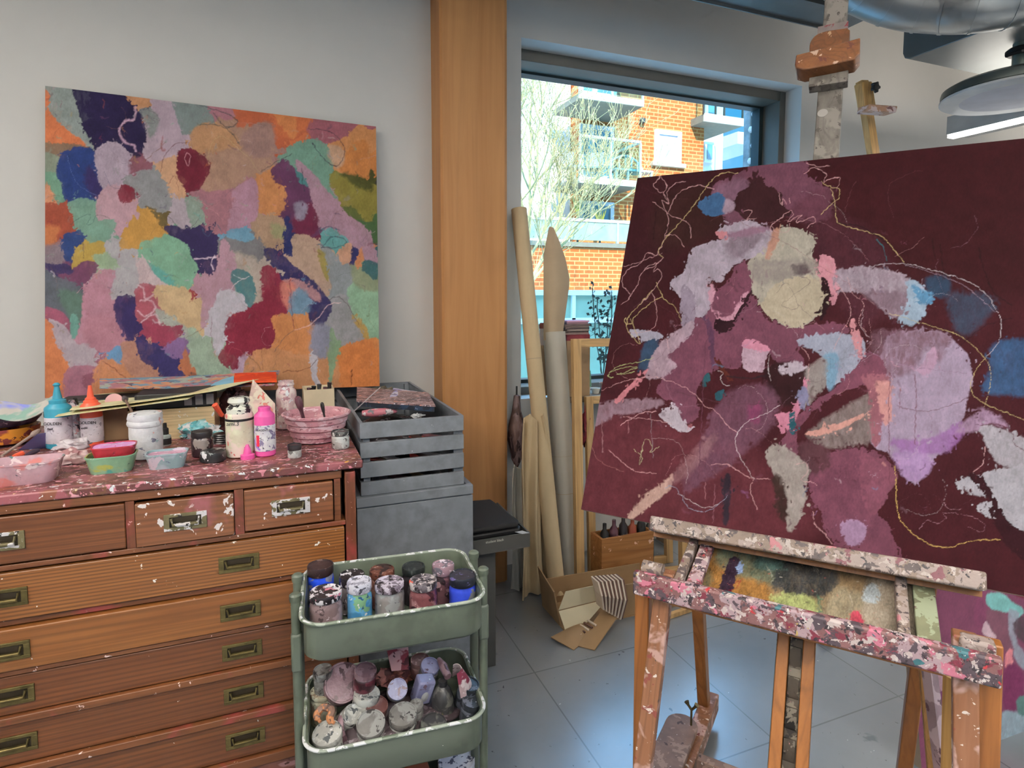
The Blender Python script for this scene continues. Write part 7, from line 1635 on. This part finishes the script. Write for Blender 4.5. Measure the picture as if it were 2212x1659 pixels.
# ---------------------------------------------------------------- jars on the top tray
FLZ = Z1-.092
def spl(n, base, *L, rough=.35, bump=.5): return splat(n, base, list(L), rough, bump=bump)
W_, K_ = C(214, 208, 212), C(30, 26, 30)
top = [  # px, py of the lid centre, radius, top z, label, body material, lid material
 (703, 1276, .0385, .742, 'grey-brown jar with a black, white and pink lid, front left of the top tray', spl('j1b', C(116, 98, 100), (C(150, 130, 134), 8, .5, .06), (C(196, 190, 196), 26, .68), (C(60, 48, 50), 14, .62)), spl('j1l', K_, (W_, 26, .55), (C(200, 120, 140), 18, .64))),
 (776, 1254, .0300, .755, 'tall blue smeared jar with a whitish lid in the front row of the top tray', spl('j2b', C(58, 116, 158), (C(90, 150, 190), 8, .5, .06), (C(110, 150, 116), 9, .60), (C(214, 214, 220), 24, .66), (C(24, 60, 96), 16, .64)), spl('j2l', C(160, 158, 172), (C(206, 204, 214), 24, .5), (C(60, 60, 70), 34, .62))),
 (841, 1256, .0365, .742, 'wide jar of grey paint with a marbled lid, mid front row of top tray', spl('j3b', C(112, 108, 108), (C(136, 138, 140), 9, .5, .06), (C(226, 222, 226), 22, .70), (C(50, 50, 60), 20, .66)), spl('j3l', C(110, 100, 112), (C(190, 180, 192), 22, .52), (C(44, 36, 40), 26, .56))),
 (914, 1252, .0350, .745, 'maroon-grey jar with an orange patch on its lid, front row of the top tray', spl('j4b', C(98, 58, 62), (C(130, 96, 100), 9, .52, .06), (C(206, 170, 160), 26, .68), (C(50, 24, 30), 14, .58)), spl('j4l', C(90, 84, 90), (C(180, 170, 170), 24, .54), (C(40, 34, 38), 26, .58), (C(214, 96, 76), 6, .68))),
 (999, 1240, .0345, .740, 'blue jar with a black lid and grey label, front right of the top tray', spl('j5b', C(44, 64, 176, 2.0), (C(120, 122, 130), 7, .54, .02), (C(190, 190, 200), 24, .72)), spl('j5l', C(26, 28, 38), (C(90, 84, 130), 14, .64), (C(190, 190, 200), 30, .72))),
 (692, 1219, .0340, .742, 'bright blue jar with a dark brown-black lid, back left corner of the top tray', spl('j6b', C(30, 66, 190, 2.0), (C(110, 114, 140), 7, .60, .02)), spl('j6l', C(40, 28, 30), (C(100, 80, 76), 24, .66))),
 (760, 1240, .0330, .728, 'black and white splashed jar hidden behind the tall blue one', spl('j7b', C(90, 84, 86), (W_, 16, .60), (K_, 20, .6)), spl('j7l', K_, (W_, 22, .60))),
 (825, 1229, .0330, .728, 'jar with a rust-brown lid in the back row of the top tray', spl('j8b', C(80, 50, 44), (C(120, 90, 80), 12, .56)), spl('j8l', C(80, 46, 36), (C(140, 110, 100), 22, .64), (C(40, 24, 22), 16, .58))),
 (893, 1222, .0310, .728, 'jar with a wrinkled black lid in the back row of the top tray', spl('j9b', K_, (C(70, 66, 66), 14, .6)), spl('j9l', C(28, 32, 32), (C(60, 64, 64), 14, .6, .04))),
 (957, 1218, .0300, .735, 'jar with a pinkish grey lid in the back row, beside the front right blue jar', spl('j10b', C(96, 66, 72), (C(40, 30, 34), 9, .52), (C(150, 120, 126), 20, .62)), spl('j10l', C(146, 118, 128), (C(90, 86, 96), 16, .54), (C(206, 196, 204), 28, .64))),
]
for px, py, r, zt, lb, mb, ml in top:
    p = AZ(px, py, zt+.0); jar(V(p.x, p.y, FLZ), r, zt-FLZ, mb, ml, lb, wob=.008, lidh=.022 if 'blue' in lb else .016)
p = AZ(956, 1300, FLZ+.01); tag(obj('loose_lid', B().lathe([(.02, 0), (.021, .008), (0, .009)], V(p.x-.0, p.y+.03, FLZ), 28), m_cvw), 'small pale lid lying on the top tray between the maroon and the blue jar', 'lid')
# ---------------------------------------------------------------- heap of jars on the middle tray
FM = Z2-.092
g1 = spl('m_grey_white', C(150, 150, 146), (C(190, 190, 184), 10, .5, .06), (C(70, 74, 76), 18, .6), (C(226, 226, 220), 30, .66)); g2 = spl('m_grey', C(108, 106, 104), (C(140, 140, 138), 9, .5, .06), (C(60, 58, 58), 16, .6))
mr = spl('m_maroon', C(72, 30, 40), (C(110, 74, 80), 9, .55, .06), (C(40, 16, 22), 12, .56)); br = spl('m_brown', C(86, 56, 54), (C(116, 90, 88), 9, .55, .06), (C(180, 150, 150), 24, .68)); dk = spl('m_dark', C(44, 44, 46), (C(84, 84, 80), 10, .56, .06), (C(104, 100, 60), 9, .66, .04)); lil = spl('m_lilac', C(120, 120, 152), (C(146, 146, 176), 8, .5, .08), (C(90, 70, 84), 18, .62), (C(190, 190, 200), 40, .7)); pk = spl('m_mauve', C(110, 84, 92), (C(136, 112, 120), 9, .5, .07), (C(70, 50, 56), 14, .6))
crm = spl('m_cream', C(190, 182, 156), (C(206, 206, 186), 7, .5, .06), (C(150, 130, 110), 12, .62), (C(90, 76, 60), 22, .66)); nv = spl('m_blackglass', C(36, 40, 46), (C(80, 84, 96), 12, .56), (C(200, 200, 210), 22, .70))
def tj(px, py, z, r, h, tx, ty, mb, ml, lb, name='paint_jar', **k):
    """jar whose lid centre shows at px,py with that height; tx,ty tilt in degrees"""
    p = AZ(px, py, z); R_ = Matrix.Rotation(math.radians(ty), 3, 'Y') @ Matrix.Rotation(math.radians(tx), 3, 'X')
    base = p-(R_ @ V(0, 0, h))
    t = jar(base, r, h, mb, ml, lb, name=name, **k); t.rotation_euler = R_.to_euler()
    return t
tj(697, 1446, .470, .0255, .075, 4, -3, g2, g2, 'grey screw-lidded bottle neck at the far left end of the middle tray', lidh=.018, name='paint_bottle')
t = jar(AZ(697, 1446, .470)-V(0, 0, .143), .034, .085, crm, crm, 'cream bottle body at the left end of the middle tray, below the grey screw lid', lidh=.01)
tj(742, 1474, .440, .050, .055, 50, 8, pk, pk, 'big grey-brown jar lying tilted behind the stacked maroon one', lidh=.02)
tj(790, 1446, .478, .0290, .055, 10, 6, mr, pk, 'upright maroon jar with a mauve lid, raised highest in the middle tray', lidh=.014)
tj(793, 1496, .425, .0340, .07, 6, 8, g1, g1, 'grey-white rimmed glass jar directly beneath the upright maroon jar', lidh=.016)
tj(859, 1488, .440, .0260, .05, 48, -6, g2, lil, 'jar with a lilac lid facing forward in the middle of the middle tray', lidh=.012)
tj(930, 1437, .448, .0260, .05, 24, 8, g2, lil, 'jar with a lilac-grey lid near the back of the middle tray', lidh=.012)
tj(908, 1424, .446, .0270, .05, 8, 0, br, br, 'jar with a brown ringed lid at the back of the middle tray', lidh=.01)
tj(815, 1521, .405, .0290, .05, 16, 10, br, br, 'jar with a chipped brown lid in the centre front of the middle tray', lidh=.01)
tj(870, 1541, .402, .0345, .06, 14, -4, g1, g2, 'round grey jar with a pale rim at the front centre of the middle tray', lidh=.018, lidr=1.03)
tj(801, 1561, .398, .0345, .055, 22, -4, g1, g2, 'round jar with a plain grey lid, front left of centre on the middle tray', lidh=.014, lidr=1.04)
tj(899, 1521, .405, .0190, .05, 10, 0, g2, g2, 'small grey-lidded jar wedged behind the round front jar', lidh=.01)
tj(937, 1562, .384, .0330, .04, 12, 0, dk, dk, 'low jar with a dark grey-green lid at the front right of the middle tray', lidh=.01)
tj(1014, 1476, .430, .0270, .065, 12, 10, nv, nv, 'black glass jar at the right end of the middle tray', lidh=.016)
tj(1020, 1512, .408, .0260, .06, 10, 6, nv, nv, 'black jar with white spots at the right front of the middle tray', lidh=.016)
tj(706, 1582, .392, .0350, .058, 12, -6, g1, g1, 'white and grey crusted jar at the front left corner of the middle tray', lidh=.016, lidr=1.03, wob=.02)
tj(763, 1542, .402, .0250, .05, 30, 30, g1, g1, 'small white-grey jar lying on its side near the front left of the middle tray', lidh=.012)
p = AZ(748, 1574, .365)
tag(obj('jar_ring', B().lathe([(.030, -.008), (.036, -.008), (.038, 0), (.036, .008), (.030, .008), (.028, 0), (.030, -.008)], p, 36, M=rotm('Z', -20) @ rotm('Y', 70)), pk), 'mauve-brown ring lid standing on edge between the front jars', 'lid ring')
# square bottle, pointed dark bottle
t = thing('square_bottle', 'square grey-lilac bottle with a white paint blob, leaning in the middle tray', 'bottle', AZ(906, 1512, .375)); t.rotation_euler = (math.radians(14), math.radians(12), .1)
obj('bottle_body', B().box(-.024, .024, -.018, .018, 0, .072), lil, t, bev=.005); obj('white_blob', B().lathe([(0, 0), (.010, .001), (.006, .003), (0, .004)], (.002, -.0185, .028), 16, M=rotm('X', 90), sy=1.6), m_white, t)
t = thing('dark_bottle', 'dark grey pointed bottle with a yellowish smear, right of centre in the middle tray', 'bottle', AZ(957, 1543, .34)); 
obj('bottle_body', B().lathe([(.028, 0), (.030, .004), (.030, .05), (.022, .07), (.012, .082), (.012, .096), (0, .097)], seg=24, wob=.03), dk, t)
# paper cup scraps, peel, box
def cone(u, v):
    a = -2.2+u*3.6; r = .034*(1-v)+.014*v
    return Vector((r*math.cos(a), r*math.sin(a), .075*v))
t0_ = AZ(996, 1478, .425)
o = tag(obj('paper_cone', B().sheet(cone, 18, 5, .0012), splat('cone_pink', C(176, 150, 152), [(C(206, 190, 190), 7, .5, .03), (C(110, 40, 60), 6, .56, .03)], .7), smooth=60), 'torn pink and maroon paper cup at the right back of the middle tray', 'paper cup')
o.location = t0_; o.rotation_euler = (math.radians(14), math.radians(-20), .4)
b = B().prism([AZ(836, 1402, .47), AZ(882, 1396, .47), AZ(884, 1446, .43), AZ(846, 1450, .43)], (0, .03, .0))
tag(obj('maroon_carton', b, splat('maroon_pink', C(110, 40, 54), [(C(176, 136, 142), 7, .52, .03), (C(60, 20, 30), 10, .56)], .7)), 'torn maroon and pink carton piece at the back centre of the middle tray', 'carton')
tag(obj('rust_rag', crumple(AZ(850, 1462, .40), .055, .03, .022, 51, .45), splat('rust_rag', C(96, 54, 44), [(C(130, 84, 80), 8, .52, .06), (C(60, 28, 30), 12, .56)], .7), smooth=60), 'rust-brown rag lying at the back centre of the middle tray', 'rag')
pl2 = smoothpts([AZ(692, 1560, .40), AZ(684, 1545, .405), AZ(698, 1528, .415), AZ(716, 1534, .415), AZ(712, 1552, .408), AZ(722, 1562, .404)], 5)
tag(obj('dried_paint_peel', B().tube(pl2, [.004]*3+[.009]*(len(pl2)-6)+[.004]*3, 8), splat('peel', C(120, 92, 80), [(C(190, 130, 90), 8, .54), (C(70, 54, 50), 14, .58)], .5)), 'curled brown skin of dried paint on the cream bottle in the middle tray', 'dried paint')
tag(obj('pink_tube', B().tube([AZ(948, 1424, .455), AZ(958, 1440, .455), AZ(968, 1462, .445)], [.006, .012, .010], 12), pk), 'mauve squeezed tube lying against the torn paper cup', 'paint tube')
# a dark filling under the heap so the jars rest on something
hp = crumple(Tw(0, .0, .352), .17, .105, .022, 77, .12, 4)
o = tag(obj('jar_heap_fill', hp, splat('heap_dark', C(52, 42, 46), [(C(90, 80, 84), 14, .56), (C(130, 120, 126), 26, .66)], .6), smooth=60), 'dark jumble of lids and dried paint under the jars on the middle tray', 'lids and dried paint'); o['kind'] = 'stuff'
# ---------------------------------------------------------------- bottom tray
p = AZ(986, 1640, .155); jar(V(p.x, p.y, Z3-.092), .052, .155-Z3+.092, spl('spotted_white', C(196, 196, 210), (C(80, 84, 110), 22, .62), (C(150, 120, 130), 10, .64)), spl('spotted_lid', C(190, 192, 210), (C(60, 64, 90), 26, .60)), 'big white tub spotted with dark blue dots on the bottom tray', lidh=.014)
p = AZ(915, 1668, .13); tag(obj('rust_box', B().box(p.x-.045, p.x+.02, p.y-.03, p.y+.05, Z3-.092, .13), plain('rust_card', C(120, 60, 34, 1.5), .6), bev=.003), 'rust-brown box on the bottom tray beside the spotted tub', 'box')
# ================================================================ CAMERA, SUN, SKY
cam = bpy.data.cameras.new('camera'); co = bpy.data.objects.new('camera', cam); col.objects.link(co)
co.location = O; co.rotation_euler = (PI/2-PITCH, 0, -YAW)
cam.sensor_width = 36; cam.lens = 36*FL/2212; cam.shift_y = -(829.5-CY)/2212; cam.clip_start = .02; cam.clip_end = 200
bpy.context.scene.camera = co
sun = bpy.data.lights.new('sun', 'SUN'); sun.energy = 6.0; sun.angle = .009; sun.color = (1, .93, .80)
so = bpy.data.objects.new('sun', sun); col.objects.link(so); so.rotation_euler = Vector((.35, 1, -.62)).to_track_quat('-Z', 'Y').to_euler()
wd = bpy.data.worlds.new('world'); bpy.context.scene.world = wd; wd.use_nodes = True; nt = wd.node_tree
bg = nt.nodes['Background']; tc = nt.nodes.new('ShaderNodeTexCoord'); sx = nt.nodes.new('ShaderNodeSeparateXYZ'); rp = nt.nodes.new('ShaderNodeValToRGB')
nt.links.new(tc.outputs['Generated'], sx.inputs[0]); nt.links.new(sx.outputs['Z'], rp.inputs[0]); nt.links.new(rp.outputs[0], bg.inputs[0])
e = rp.color_ramp.elements; e[0].position = .30; e[0].color = (.018, .068, .120, 1); e[1].position = .62; e[1].color = (.22, .50, .86, 1)
bg.inputs[1].default_value = 8.5
sc = bpy.context.scene
sc.view_settings.view_transform = 'Standard'; sc.view_settings.look = 'None'; sc.view_settings.gamma = 1; sc.view_settings.use_curve_mapping = False; sc.view_settings.exposure = 0.0
sc.cycles.max_bounces = 5; sc.cycles.diffuse_bounces = 3; sc.cycles.use_adaptive_sampling = True; sc.cycles.adaptive_threshold = .1; sc.cycles.adaptive_min_samples = 20; sc.cycles.use_light_tree = True; sc.cycles.glossy_bounces = 2; sc.cycles.transparent_max_bounces = 10; sc.cycles.transmission_bounces = 4
sc.cycles.use_denoising = True; sc.cycles.sample_clamp_indirect = 4; sc.cycles.caustics_reflective = False; sc.cycles.caustics_refractive = False
